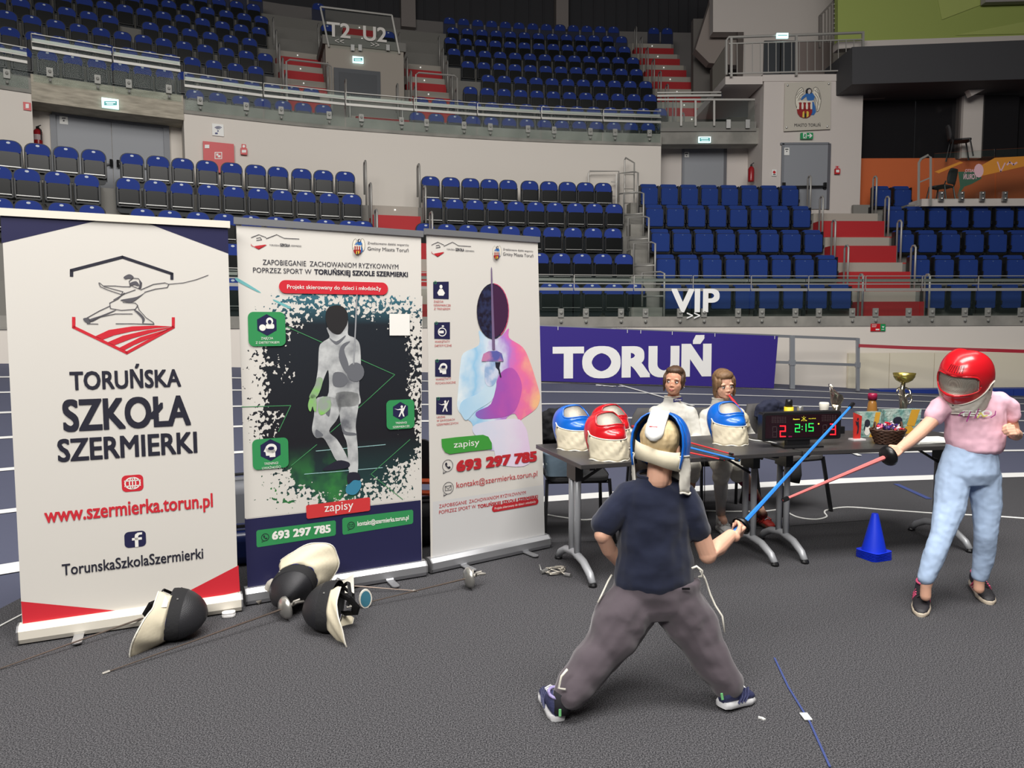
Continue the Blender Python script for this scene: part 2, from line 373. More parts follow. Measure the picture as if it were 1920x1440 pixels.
# ------------------------------------------------------------------ small signs and fittings
m_signw = mat('sign_white', (232, 232, 228), .5); m_signd = mat('sign_dark_print', (60, 60, 66), .5); m_signr = mat('fire_red', (196, 26, 34), .4); m_signg = mat('exit_green', (20, 120, 70), .4, emit=((20, 120, 70), .25))
m_led = mat('lit_sign_panel', (200, 232, 230), .4, emit=((200, 235, 235), 1.1)); m_lede = mat('lit_sign_print', (50, 140, 140), .4, emit=((50, 140, 140), .5))
def sign(name, label, cat, pl, rect, m, th=.02, parts=()):
    """rect px x0,y0,x1,y1 on plane pl; parts: (name, material, [polys px])"""
    a = pl.px(rect[0], rect[3]); c = pl.px(rect[2], rect[1]); b = MB()
    b.prism([(a[0], a[1]), (c[0], a[1]), (c[0], c[1]), (a[0], c[1])], pl.O+pl.N*th, pl.U, pl.V, th-.001)
    root = thing(name, label, cat, tuple(pl.O+pl.U*((a[0]+c[0])/2)+pl.V*a[1])); b.build('board', m, root)
    for k, (pn, pm, polys) in enumerate(parts):
        q = MB()
        for poly in polys: pl.poly(q, poly, th+.003+.003*k)
        q.build(pn, pm, root)
    return root
def rp(x0, y0, x1, y1): return [(x0, y1), (x1, y1), (x1, y0), (x0, y0)]
pl = wall_plane(205, 5.69, 6.3); r = sign('exit_sign', 'lit green exit sign on the left concrete lintel', 'exit sign', pl, (191, 188, 222, 202), m_led, .06, [('lettering', m_lede, [rp(195, 191, 219, 199)]), ('lettering', m_led, [rp(198, 193, 216, 194.5), rp(200, 196, 212, 197.5)])])
pl = wall_plane(408, 5.74, 5.4)
r = sign('wifi_sign', 'white square wifi sign above the red hydrant cabinet', 'sign', pl, (398, 234, 419, 254), m_signw)
q = MB()
for rr in (3, 5.5, 8): pl.stroke(q, [(409+rr*math.cos(R(a)), 244-rr*math.sin(R(a))*.8) for a in range(40, 141, 20)], .014, .026)
pl.poly(q, [(407.5+1.5*math.cos(a*.8)+1, 246-1.5*math.sin(a*.8)) for a in range(8)], .026); pl.poly(q, rp(403, 249, 408, 252), .026); q.build('wifi_symbol', mat('wifi_blue', (40, 50, 110), .5), r)
r = sign('hydrant_cabinet', 'red fire hydrant cabinet on the white wall behind seats', 'cabinet', wall_plane(410, 5.70, 4.9), (382, 271, 438, 322), m_signr, .05, [('hose_symbol', m_signw, [rp(402, 286, 416, 299)]), ('hose_symbol', m_signr, [rp(403.5, 287.5, 414.5, 297.5)]), ('hose_symbol', m_signw, [rp(405, 289, 409, 293), rp(408, 292, 413, 296)]), ('label_patch', m_signw, [rp(383.5, 272.5, 392, 279)])])
r = sign('call_point', 'small red fire alarm point right of the hydrant cabinet', 'alarm', wall_plane(457, 5.72, 4.95), (451, 279, 463, 290), m_signr, .05, [('button', m_signw, [rp(453, 282, 461, 287)])])
r = sign('alarm_sign', 'small red alarm symbol above the call point', 'sign', wall_plane(457, 5.73, 5), (453, 271, 461, 278), m_signr, .01, [('symbol', m_signw, [[(457+2.6*math.cos(a*.7), 274.5+2.6*math.sin(a*.7)) for a in range(9)]])])
r = sign('hydrant_sign', 'red sign with white symbol high at far left wall', 'sign', wall_plane(50, 5.73, 5.9), (44, 193, 58, 206), m_signr, .01, [('symbol', m_signw, [rp(48, 195, 54, 203)])])
pl = Plane(p0.O, p0.U, p0.V)
r = sign('wifi_sign', 'small white notice on the grey double door', 'sign', pl, (112, 219, 127, 232), m_signw, .01, [('print', m_signd, [rp(116, 221, 123, 223), rp(118, 225, 121, 228)])])
def extinguisher(px, py0, py1, off, z, label):
    pl = wall_plane(px, off, z); a = pl.px(px, py1); c = pl.px(px, py0); h = c[1]-a[1]; o = pl.O+pl.U*a[0]+pl.V*a[1]+pl.N*.09
    root = thing('fire_extinguisher', label, 'fire extinguisher', tuple(o)); b = MB(); b.lathe([(.0, 0), (.075, 0), (.08, .03), (.08, h*.72), (.05, h*.8), (.02, h*.84)], 14, c=o); b.build('cylinder', mat('extinguisher_red', (150, 22, 30), .3), root, smooth=True)
    b = MB(); b.box(o+Vector((0, 0, h*.88)), (.05, .04, .05)); b.bar(o+Vector((-.02, 0, h*.93)), o+Vector((.07, 0, h*1.0)), .015); b.build('valve', m_black, root)
    b = MB(); b.tube([o+Vector((0.02, -.03, h*.88)), o+Vector((.1, -.05, h*.75)), o+Vector((.095, -.05, h*.3))], .012, 6); b.build('hose', m_black, root)
    b = MB(); b.lathe([(.082, h*.3), (.082, h*.55)], 14, c=o); b.build('label_band', mat('ext_label', (190, 170, 170), .5), root)
extinguisher(72, 237, 277, 5.75 if False else 6.44, 5.2, 'red fire extinguisher on wall left of the double door')
# ------------------------------------------------------------------ glass parapets
def parapet(sa, sb, off, z0, ztop, pitch, label, group, knob=True, zclamp=None):
    """one top-level thing per glass panel, with rails and round fixings"""
    n = max(1, round((sb-sa)/pitch)); out = []
    for i in range(n):
        a = sa+(sb-sa)*i/n+.012; c = sa+(sb-sa)*(i+1)/n-.012; m_ = (a+c)/2
        root = thing('glass_parapet', '%s, %s from the left' % (label, ordinal(i+1)), 'glass panel', tuple(bowl(m_, off, z0)), group=group)
        b = MB(); A0, A1, B0, B1 = bowl(a, off, z0), bowl(c, off, z0), bowl(a, off, ztop), bowl(c, off, ztop)
        nrm = (bowl(m_, off+.012, z0)-bowl(m_, off, z0)); b.hexa([A0, A1, A1+nrm, A0+nrm, B0, B1, B1+nrm, B0+nrm]); b.build('pane', m_glass, root)
        b = MB(); b.bar(bowl(a, off-.03, ztop+.01), bowl(c, off-.03, ztop+.01), .03, .015)
        b.bar(bowl(a, off-.05, ztop-.15), bowl(c, off-.05, ztop-.15), .03, .02); b.bar(bowl(a, off-.03, ztop+.01), bowl(a, off-.03, ztop-.26), .015, .015)
        b.build('frame', m_rail, root)
        b = MB(); b.bar(bowl(a, off+.09, ztop-.07), bowl(c, off+.09, ztop-.07), .055, .055); b.build('handrail', m_rail, root)
        b = MB(); b.bar(bowl(a, off-.03, ztop-.26), bowl(c, off-.03, ztop-.26), .02, .055); b.build('lower_rail', m_rail, root)
        for f in (.2, .8):
            s_ = a+(c-a)*f; b = MB(); zc = z0+.16
            b.box(bowl(s_, off-.02, zc+.06), (.11, .03, .17), rz=ang_s(s_))
            for dz in (.07, -.10): p = bowl(s_, off-.05, zc+dz); b.sphere(p, (.032, .02, .032), 8, 5)
            b.build('clamp', mat('clamp_grey', (146, 146, 141), .55, .3), root)
parapet(s_at(300, .94, 2), s_at(2040, .94, 2), .94, 1.55, 2.48, 1.16, 'glass parapet panel of the lower stand', 'glass parapet of the lower stand')
parapet(sL1+.02, sR-.02, 5.70, 6.2, 6.96, 1.3, 'glass parapet panel below the upper stand', 'glass parapet of the upper stand')
parapet(sL0+.02, sL1-.02, 5.66, 6.35, 7.24, 1.25, 'raised glass parapet panel above the left lintel', 'raised parapet above left door')
parapet(s_at(-160, 5.7, 6.8), sL0-.02, 5.70, 6.2, 6.96, 1.1, 'glass parapet panel at far left', 'far left parapet')
# ================================================================== seats
m_seatblue = mat('seat_blue_fabric', (34, 58, 138), .75, bump=(60, .1), spec=.3); m_shell = mat('seat_shell', (28, 33, 38), .42, spec=.3)
m_pan = mat('seat_pan_gloss', (17, 19, 20), .3, spec=.28); m_plate = mat('seat_number_plate', (196, 204, 214), .4); m_vip = mat('vip_blue_fabric', (30, 58, 128), .8, bump=(80, .15), spec=.3)
m_seatfr = mat('seat_frame_black', (26, 27, 29), .4)
def arch(w, z0, z1, r, n=5):
    out = [(-w/2, z0), (w/2, z0)]
    for k in range(n+1): a = R(90*k/n); out.append((w/2-r+r*math.cos(a), z1-r+r*math.sin(a)))
    for k in range(n+1): a = R(90+90*k/n); out.append((-w/2+r+r*math.cos(a), z1-r+r*math.sin(a)))
    return out
X, Z = (1, 0, 0), (0, 0, 1)
def mesh_of(mb, m, smooth=False):
    me = bpy.data.meshes.new('seat_mesh'); me.from_pydata(mb.v, [], mb.f); me.materials.append(m); me.update()
    if smooth: me.shade_smooth()
    return me
def seat_meshes():
    out = []
    b = MB(); b.prism(arch(.445, .22, .83, .15), (0, -.0, 0), X, Z, .03); b.prism(rrect(-.2, .15, .2, .30, .07, 3), (0, -.03, 0), X, Z, .05); out.append(('shell', mesh_of(b, m_shell)))
    b = MB(); b.prism(arch(.40, .60, .815, .135), (0, -.022, 0), X, Z, .022); out.append(('backrest', mesh_of(b, m_seatblue)))
    b = MB(); b.prism(rrect(-.165, .30, .165, .60, .04, 3), (0, -.085, 0), X, Z, .03); b.prism(rrect(-.15, .27, .15, .33, .03, 3), (0, -.07, 0), X, Z, .06); out.append(('seat', mesh_of(b, m_pan)))
    b = MB()
    for s in (-1, 1): b.bar((s*.195, -.10, .62), (s*.195, -.10, .28), .022, .03); b.bar((s*.195, -.1, .6), (s*.2, 0, .62), .02); b.bar((s*.195, -.1, .3), (s*.2, 0, .28), .02, .05)
    b.bar((-.195, -.095, .275), (.195, -.095, .275), .02)
    out.append(('side_frame', mesh_of(b, m_seatfr)))
    b = MB(); b.bar((-.18, -.105, .325), (.18, -.105, .325), .014); out.append(('seat_bar', mesh_of(b, m_steel)))
    b = MB(); b.prism([(x, z) for x, z in ell(0, .775, .033, .02, 10)], (0, -.026, 0), X, Z, .004); out.append(('number_plate', mesh_of(b, m_plate)))
    return out
def vip_meshes():
    out = []
    b = MB(); b.prism(arch(.42, .32, .82, .05, 3), (0, 0, 0), X, Z, .06); out.append(('backrest', mesh_of(b, m_vip)))
    b = MB(); b.prism(rrect(-.205, .30, .205, .71, .04, 3), (0, -.12, 0), X, Z, .07); b.prism(rrect(-.19, .31, .19, .70, .05, 3), (0, -.128, 0), X, Z, .01); out.append(('seat', mesh_of(b, m_vip)))
    b = MB()
    for s in (-1, 1): b.box((s*.225, -.03, .52), (.025, .13, .50)); b.box((s*.225, -.10, .42), (.03, .06, .08))
    b.box((0, -.02, .29), (.44, .14, .05)); b.box((0, -.062, .70), (.41, .03, .05)); out.append(('side_frame', mesh_of(b, m_seatfr)))  # also a black strip added between pan and backrest to darken the gap
    b = MB(); b.prism(ell(0, .675, .014, .011, 8), (0, -.13, 0), X, Z, .004); out.append(('number_plate', mesh_of(b, mat('vip_plate', (90, 110, 150), .4))))
    b = MB(); b.box((-.25, -.0, .14), (.05, .08, .3)); out.append(('leg', mesh_of(b, m_seatfr)))
    return out
SEAT, VIP = seat_meshes(), vip_meshes()
def put_seat(meshes, p, rz, label, group, name='stadium_seat', lean=0, skip=()):
    root = thing(name, label, 'seat', tuple(p), (0, 0, rz), group)
    for n, me in meshes:
        if n in skip: continue
        link(n, me, root)
    return root
BANN = [[(3, 400), (425, 425), (446, 1130), (38, 1190)], [(445, 418), (790, 440), (788, 1060), (466, 1110)], [(800, 438), (1007, 452), (1020, 1010), (808, 1050)]]
def hidden(p, h=.83):
    a = proj(p+Vector((0, 0, h)))
    if a[0] < -25 or a[0] > 1945 or a[1] > 1440: return True
    bb = proj(p); 
    if bb[1] < -3: return True
    for q in BANN:
        x0 = q[0][0]+22; x1 = q[1][0]-22
        if x0 < a[0] < x1:
            ytop = q[0][1]+(q[1][1]-q[0][1])*(a[0]-q[0][0])/(q[1][0]-q[0][0])
            if a[1] > ytop+4: return True
    return False
ROWN = ['bottom', 'second', 'third', 'fourth', 'top']
def row(block, k, xs, meshes, gname, kind, skip=()):
    for i, px in enumerate(xs):
        s = s_at(px, LD[k], LZ[k]); p = bowl(s, LD[k], LZ[k]-.82)
        if hidden(p): continue
        if i % 2 and 'leg' in [m[0] for m in meshes]: sk = ('leg',)
        else: sk = ()
        put_seat(meshes, p, ang_s(s), '%s %s from the left, %s row of %s' % (ordinal(i+1), kind, ROWN[k], block), gname, skip=sk)
def spread(a, b, n): return [a+(b-a)*i/(n-1) for i in range(n)]
DK = 'dark flip-up seat'; VB = 'blue padded seat'
row("lower stand's far left block", 4, [-38, 15, 70, 123, 175], SEAT, 'dark seats, far left block', DK); row("lower stand's far left block", 3, [-4, 50, 107, 162], SEAT, 'dark seats, far left block', DK); row("lower stand's far left block", 2, [-3, 53, 115, 172], SEAT, 'dark seats, far left block', DK)
g = 'dark seats, middle left block'
row('block behind left banners', 4, [247, 296, 342, 388, 434, 479, 521, 565, 606, 647], SEAT, g, DK); row('block behind left banners', 3, [240, 291, 340, 391, 438, 484, 529, 573, 617, 659], SEAT, g, DK)
row('block behind left banners', 2, [214, 267, 318, 371, 421, 470, 517, 566, 610, 654, 680][1:], SEAT, g, DK); row('block behind left banners', 1, [436], SEAT, g, DK); row('block behind left banners', 0, [436], SEAT, g, DK)
g = 'dark seats, block right of aisle'
row('block right of red aisle', 4, [807, 845, 882, 917.5, 953, 993, 1029, 1064, 1097.5, 1131], SEAT, g, DK); row('block right of red aisle', 3, [812, 852, 890, 929, 967, 1004, 1040.5, 1078.5, 1114, 1151], SEAT, g, DK)
row('block right of red aisle', 2, [798, 837.5, 877.5, 917, 957.5, 997, 1035, 1074, 1112, 1149], SEAT, g, DK); row('block right of red aisle', 1, [1011, 1051.5, 1091, 1130, 1169.5], SEAT, g, DK); row('block right of red aisle', 0, [1030, 1069, 1110, 1151, 1191], SEAT, g, DK)
g = 'blue padded seats, left block'
row('blue block above VIP lettering', 4, spread(1215.5, 1478.6, 8), VIP, g, VB); row('blue block above VIP lettering', 3, spread(1225, 1500, 8), VIP, g, VB); row('blue block above VIP lettering', 2, spread(1236, 1522, 8), VIP, g, VB); row('blue block above VIP lettering', 1, spread(1246, 1548, 8), VIP, g, VB); row('blue block above VIP lettering', 0, spread(1259, 1573, 8), VIP, g, VB)
g = 'blue padded seats, right block'
row('far right blue block', 4, [1651, 1689], VIP, g, VB); row('far right blue block', 3, [1675, 1713, 1754, 1795.5, 1837, 1879.5, 1920], VIP, g, VB); row('far right blue block', 2, [1692.5, 1735, 1778.5, 1823, 1866, 1908], VIP, g, VB); row('far right blue block', 1, [1721, 1766, 1811, 1855.5, 1900.6], VIP, g, VB); row('far right blue block', 0, [1748, 1796.6, 1843, 1891, 1938], VIP, g, VB)
# ------------------------------------------------------------------ upper stand: aisles and seats
aL = (s_at(522, 10.4, 9), s_at(606, 10.4, 9)); aR = (s_at(760, 10.4, 8.8), s_at(835, 10.4, 8.8)); aF = (s_at(1222, 11, 9.2), s_at(1300, 11, 9.2)); aC = (s_at(653, 8, 6.8), s_at(750, 8, 6.8))
aM = (s_at(640, 14, 11.5), s_at(700, 14, 11.5))
cand = []
s_lo = s_at(-30, 8, 7.2)
s_p1 = sL1+.25
NROW = ['front', 'second', 'third', 'fourth', 'fifth', 'sixth', 'seventh', 'eighth', 'ninth']
for k in range(9):
    cnt = {}
    s_ = s_lo-2+(k % 2)*.06
    while s_ < aF[0]+ (1.0 if k == 8 else 0):
        s_ += .505/((bowl(s_+.05, UD[k], 0)-bowl(s_-.05, UD[k], 0)).length/.1)
        blk = None
        if s_ < s_p1 and k == 0: continue
        if k <= 1:
            if s_ < aC[0]-.28: blk = 'left of the doorway'
            elif s_ > aC[1]+.28 and s_ < aF[0]-.25: blk = 'right of the doorway'
        else:
            if s_ < aL[0]-.13: blk = 'left of the left aisle'
            elif k >= 5 and aL[1]+.1 < s_ < aR[0]-.1 and not aM[0]-.2 < s_ < aM[1]+.2: blk = 'between the two upper aisles'
            elif aR[1]+.25 < s_ < aF[0]-.25 or (k == 8 and s_ > aF[0]+.55): blk = 'right of the right aisle'
        if blk is None: continue
        if random.random() < .015: continue
        p = bowl(s_, UD[k], UZ[k]-.82)
        if hidden(p): continue
        cnt[blk] = cnt.get(blk, 0)+1
        cand.append((p, ang_s(s_), '%s dark seat in the %s row of the upper stand, %s' % (ordinal(cnt[blk]), NROW[k], blk), blk, k))
cand.sort(key=lambda c: (c[4], c[0].length))
far = MB()
for i, (p, rz, lab, blk, k) in enumerate(cand):
    if i < 205: put_seat(SEAT, p, rz, lab, 'upper stand seats '+blk, skip=('seat_bar',))
    else:
        M = Matrix.Translation(p) @ Matrix.Rotation(rz, 4, 'Z')
        far.add([M @ Vector(v) for v in [(x, y, z) for y in (0, .03) for x, z in arch(.445, .16, .83, .15, 3)]], [tuple(range(9, -1, -1)), tuple(range(10, 20))]+[(j, (j+1) % 10, (j+1) % 10+10, j+10) for j in range(10)])
o = far.build('stadium_seats', mat('far_seat_shell', (34, 40, 66), .5)); o['kind'] = 'stuff'; o['label'] = 'massed dark blue seats in the dim upper rows'; o['category'] = 'seats'
q = MB(); q2 = MB()
for (p, rz, lab, blk, k) in cand[205:]:
    M = Matrix.Translation(p) @ Matrix.Rotation(rz, 4, 'Z'); q.prism(arch(.38, .60, .815, .135, 2), (0, -.014, 0), X, Z, .01, M=M); q2.prism(ell(0, .775, .026, .018, 6), (0, -.02, 0), X, Z, .004, M=M)
c = q.build('seat_backs', m_seatblue, o); c['kind'] = 'stuff'
c = q2.build('number_plates', m_plate, o); c['kind'] = 'stuff'
# ------------------------------------------------------------------ stairs in the aisles
def aisle(label, s0, s1, ks, D, Zt, name='aisle_steps'):
    root = thing(name, label, 'stairs', tuple(bowl((s0+s1)/2, D[ks[0]]-.5, Zt[ks[0]]-.82)))
    for k in ks:
        z = Zt[k]-.82; zn = (Zt[k+1] if k+1 < len(Zt) else Zt[k]+.64)-.82; o1 = D[k]+.17
        b = MB(); sweep(b, s0, s1, [(o1-.36, z), (o1-.36, z+.38), (o1+.01, z+.38), (o1+.01, z)], closed=True); b.build('step', m_red, root)
        b = MB(); sweep(b, s0, s1, [(o1-.03, z+.36), (o1-.03, zn+.004), (o1+.3, zn+.004), (o1+.3, z+.36)], closed=True); b.build('step', mat('grey_step', (168, 162, 152), .85), root)
        b = MB(); b.sphere(bowl((s0+s1)/2, o1-.04, zn-.08), .022, 6, 4); b.build('step_light', mat('step_light', (240, 240, 235), .4, emit=((240, 240, 235), .6)), root)
def posts(label, s_, ks, D, Zt, h=1.0, w=.24, both=False):
    root = thing('aisle_handrail', label, 'handrail', tuple(bowl(s_, D[ks[0]], Zt[ks[0]]-.82)))
    for k in ks:
        z = Zt[k]-.82; b = MB(); pts = [bowl(s_, D[k]-.5, z), bowl(s_, D[k]-.5, z+h-.06), bowl(s_, D[k]-.44, z+h), bowl(s_, D[k]-.44+w-.06, z+h), bowl(s_, D[k]-.44+w, z+h-.06), bowl(s_, D[k]-.44+w, z+.3)]
        b.tube(pts, .022, 6); b.build('rail', m_rail, root, smooth=True)
aisle('red and grey steps left of the T2 U2 doorway', aL[0], aL[1], range(1, 5), UD, UZ); aisle('red and grey steps right of the T2 U2 doorway', aR[0], aR[1], range(1, 5), UD, UZ)
aisle('red steps leading down from the upper doorway', aC[0], aC[1], range(0, 1), UD, UZ); aisle('red steps at the right end of the upper stand', aF[0], aF[1], range(0, 8), UD, UZ); aisle('red steps behind the T2 U2 glass', aM[0], aM[1], range(5, 8), UD, UZ)
b = MB(); sweep(b, aC[0], aC[1], [(6.3, 6.4), (6.3, 6.62), (7.0, 6.62), (7.0, 6.4)], closed=True); S(b.build('landing_step', m_red))
for s_, ks, lb in ((aL[0], range(1, 6), 'left side of the left upper stairs'), (aL[1], range(2, 6), 'right side of the left upper stairs'), (aR[0], range(1, 6), 'left side of the right upper stairs'), (aR[1], range(1, 6), 'right side of the right upper stairs'), (aF[0], range(0, 8), 'left side of the far right upper stairs'), (aC[0], range(0, 2), 'left of the central upper doorway steps'), (aC[1], range(0, 2), 'right of the central upper doorway steps')):
    posts('steel handrail posts, '+lb, s_, ks, UD, UZ)
# barrier loops in front of the two upper stairs
for (sa, sb), lb in ((aL, 'left'), (aR, 'right')):
    z = UZ[1]-.82; b = MB(); o_ = UD[0]+.25; b.tube([bowl(sa, o_, z), bowl(sa, o_, z+1.25), bowl(sa+.06, o_, z+1.31), bowl(sb-.06, o_, z+1.31), bowl(sb, o_, z+1.25), bowl(sb, o_, z)], .024, 6); b.build('barrier_loop', m_rail, label='bent steel barrier closing the %s upper stairs' % lb, category='handrail')
# lower aisles
s0, s1 = s_at(694, LD[3], 4), s_at(786, LD[3], 4)
aisle('red and grey steps between dark seat blocks', s0, s1, range(0, 4), LD, LZ)
posts('handrail posts left of the centre red aisle', s0-.03, range(0, 5), LD, LZ); posts('handrail posts right of the centre red aisle', s1+.06, range(0, 5), LD, LZ)
root = thing('aisle_steps', 'wide red steps between the two blue seat blocks', 'stairs', tuple(atY(1660, 600, 15.5)))
LP, RP = [1600, 1574, 1551, 1529, 1507], [1722, 1697, 1672, 1650, 1628]
for k in range(5):
    z = LZ[k]-.82
    a = bowl(s_at(LP[k], LD[k], z), LD[k], 0); c = bowl(s_at(RP[k], LD[k], z), LD[k], 0); U = (c-a); nn = Vector((-U.y, U.x, 0)).normalized()
    def slab(o0, o1, z0, z1, m):
        b = MB(); b.hexa([a+nn*o0+Vector((0, 0, z0)), c+nn*o0+Vector((0, 0, z0)), c+nn*o1+Vector((0, 0, z0)), a+nn*o1+Vector((0, 0, z0)), a+nn*o0+Vector((0, 0, z1)), c+nn*o0+Vector((0, 0, z1)), c+nn*o1+Vector((0, 0, z1)), a+nn*o1+Vector((0, 0, z1))]); return b.build('step', m, root)
    if k < 4:
        slab(-.2, .17, z+.0, z+.44, m_red); slab(.14, .45, z+.43, z+.67, mat('grey_step', (168, 162, 152), .85))
        slab(-.62, -.19, z-.01, z+.02, mat('red_tread', (186, 60, 56), .7))
        slab(.44, .6, z+.66, z+.70, m_red)
    for f in (0, 1):
        if k in (0, 1, 2, 3, 4):
            q = (a if f == 0 else c)-nn*.35; b = MB(); h = 1.0; b.tube([q+Vector((0, 0, z)), q+Vector((0, 0, z+h-.05)), q+nn*.05+Vector((0, 0, z+h)), q+nn*.12+Vector((0, 0, z+h)), q+nn*.17+Vector((0, 0, z+h-.05)), q+nn*.17+Vector((0, 0, z))], .024, 6); b.build('handrail', m_rail, root, smooth=True)
# stepped rails between the dark seats and the blue seats
root = thing('stepped_railing', 'stepped steel railing between dark seats and blue seats', 'handrail', tuple(atY(1200, 600, 15)))
for k in range(5):
    z = LZ[k]-.82; px = [1232, 1216, 1205, 1196, 1186][k]; s_ = s_at(px, LD[k], z+.5); b = MB(); o_ = LD[k]-.45
    b.tube([bowl(s_, o_, z), bowl(s_, o_, z+1.0), bowl(s_-.05, o_+.1, z+1.04), bowl(s_-.33, o_+.35, z+1.04), bowl(s_-.33, o_+.35, z+.35)], .022, 6); b.bar(bowl(s_, o_, z+.55), bowl(s_-.33, o_+.35, z+.55), .03); b.build('rail', m_rail, root, smooth=True)
root = thing('end_barrier', 'steel pipe barrier at the end of the top dark row', 'handrail', tuple(bowl(s_at(1130, 5.6, 4.5), 5.4, 4.2)))
b = MB(); z = 4.2; A, C_ = bowl(s_at(1103, 5.5, 5), 5.5, z), bowl(s_at(1160, 5.5, 5), 5.5, z); up = Vector((0, 0, 1))
b.tube([A, A+up*1.15, A+up*1.2+(C_-A)*.05, C_+up*1.22, C_], .02, 6)
for h in (.95, .6, .3): b.bar(A+(C_-A)*.75+up*h, C_+up*h, .025)
b.bar(A+(C_-A)*.92, A+(C_-A)*.92+up*1.15, .03); b.build('rail', m_rail, root)
b = MB(); A, C_ = bowl(s_at(1173, 5.2, 5), 5.3, z), bowl(s_at(1189, 4.9, 5), 4.9, z); b.tube([A, A+up*1.45, A+up*1.5+(C_-A)*.1, C_+up*1.3, C_], .02, 6)
for h in (1.1, .75, .4): b.bar(A+up*h, C_+up*(h-.08), .025)
b.build('rail', m_rail, root)
# concrete divider steps
b = MB()
for k in range(5):
    z = LZ[k]-.82; s0, s1 = s_at(1178, LD[k], z), s_at([1236, 1222, 1210, 1200, 1190][k], LD[k], z)
    sweep(b, s0, s1, [(LD[k]-.2, z), (LD[k]-.2, z+.33), (LD[k]+.16, z+.33), (LD[k]+.16, z)], closed=True)
S(b.build('divider_steps', m_conc))
# ------------------------------------------------------------------ T2 U2 doorway block
z_t = 9.42; s0, s1 = s_at(611, 9.6, 8.6), s_at(757, 9.6, 8.6)
b = MB(); sweep(b, s0, s1, [(9.55, 6.3), (9.55, z_t), (12.0, z_t), (12.0, 6.3)], closed=True); S(b.build('wall_doorway_block', mat('doorway_block', (168, 160, 150), .85, bump=(5, .1)), ))
b = MB(); sweep(b, s0-.05, s1+.05, [(9.50, z_t-.02), (9.50, z_t+.22), (12.0, z_t+.22), (12.0, z_t-.02)], closed=True); S(b.build('trim_doorway_block', m_concd))
d = thing('door_2', 'dark grey door in the upper stand under the T2 U2 glass', 'door', tuple(bowl((s0+s1)/2, 9.5, 6.5))); S(d)
curve_panel('door_frame', 627, 714, 7.05, 8.78, 9.50, .04, mat('dark_door_frame', (74, 78, 84), .5), d); curve_panel('door_leaf', 637, 707, 7.05, 8.66, 9.47, .06, mat('dark_door', (62, 66, 72), .5), d)
r = sign('exit_sign', 'lit exit sign above the upper stand doorway', 'exit sign', wall_plane(670, 9.53, 9), (661, 108, 681, 118), m_led, .05, [('lettering', m_lede, [rp(663, 110, 679, 116)]), ('lettering', m_led, [rp(664.5, 111.3, 676, 112.6), rp(665, 114, 678, 115)])])
r = thing('text_glass', 'trapezoid glass screen reading T2 and U2 above upper doorway', 'glass screen', tuple(bowl((s0+s1)/2, 9.5, z_t)))
mid = (s0+s1)/2; t = tan_s(mid); pl = Plane(bowl(mid, 9.46, 0), (t[0], t[1], 0), (0, 0, 1))
quad = [(617, 88), (749, 101), (735, 29), (601, 13)]
b = MB(); pl.poly(b, quad, 0); b.build('pane', m_glass, r)
b = MB(); P3 = [pl.O+pl.U*pl.px(*p)[0]+pl.V*pl.px(*p)[1] for p in quad]
for a, c in ((P3[0], P3[3]), (P3[3], P3[2]), (P3[2], P3[1])): b.bar(a, c, .045)
b.build('frame', m_rail, r)
b = MB(); m_let = mat('glass_lettering', (226, 222, 216), .5)
pl.text(b, 'T2', 613, 68, 657, 72, 28, .02, .02); pl.text(b, 'U2', 681, 75, 725, 80, 28, .02, .02); pl.text(b, '<<', 628, 82, 645, 83.5, 11, .02); pl.text(b, '>>', 695, 89, 711, 90, 11, .02); b.build('lettering', m_let, r)
b = MB()
for x in (661, 675, 727): u, v = pl.px(x, 90); b.box(pl.O+pl.U*u+pl.V*v-pl.N*-.03, (.1, .03, .16), rz=ang_s(mid))
b.build('clamp', m_steel, r)
# VIP lettering on the lower glass
pl = wall_plane(1300, .90, 2); pl.O = bowl(s_at(1300, .9, 2), .90, 0)
b = MB(); pl.text(b, 'VIP', 1258, 585, 1348, 583, 44, .02, .03); b.build('glass_lettering', mat('vip_white', (248, 248, 246), .5), label='large white VIP lettering on the glass parapet', category='lettering')
b = MB(); pl.text(b, '>>', 1287, 600, 1312, 600, 17, .02, .01); b.build('glass_lettering', mat('vip_white', (248, 248, 246), .5), label='white double arrow under the VIP lettering', category='lettering')
# ================================================================== right-hand side of the hall
def pbox(x0, y0, x1, y1, Y, dep, mb=None):   # box whose front face at depth Y covers the photo rectangle
    mb = mb or MB(); a = atY(x0, y1, Y); c = atY(x1, y0, Y); e = atY(x1, y1, Y); z0, z1 = (a.z+e.z)/2, (atY(x0, y0, Y).z+c.z)/2
    mb.box(((a.x+e.x)/2, Y+dep/2, (z0+z1)/2), (e.x-a.x, dep, z1-z0)); return mb
def ppoly(pts, Y, dep, mb=None):
    mb = mb or MB(); q = [atY(x, y, Y) for x, y in pts]; n = len(q)
    ar = sum(q[i].x*q[(i+1) % n].z-q[(i+1) % n].x*q[i].z for i in range(n))
    if ar < 0: q = q[::-1]
    B = [p+Vector((0, dep, 0)) for p in q]
    mb.add(q+B, [tuple(range(n)), tuple(range(2*n-1, n-1, -1))]+[(i, i+n, (i+1) % n+n, (i+1) % n) for i in range(n)]); return mb
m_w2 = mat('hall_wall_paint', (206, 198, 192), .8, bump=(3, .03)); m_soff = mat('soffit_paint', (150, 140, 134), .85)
S(pbox(1225, 272, 1440, 420, 20.6, .2).build('wall_right_recess', m_w2))
S(pbox(1238, 240, 1440, 270, 19.75, .5).build('trim_recess_beam', m_conc)); S(pbox(1238, 228, 1418, 246, 19.7, .2).build('trim_recess_sill', m_concd))
S(pbox(1427, 148, 1611, 420, 19.4, 1.25).build('wall_pillar', m_w2))
S(pbox(1360, 143, 1430, 158, 19.4, 3.2).build('trim_balcony_slab', m_w2))
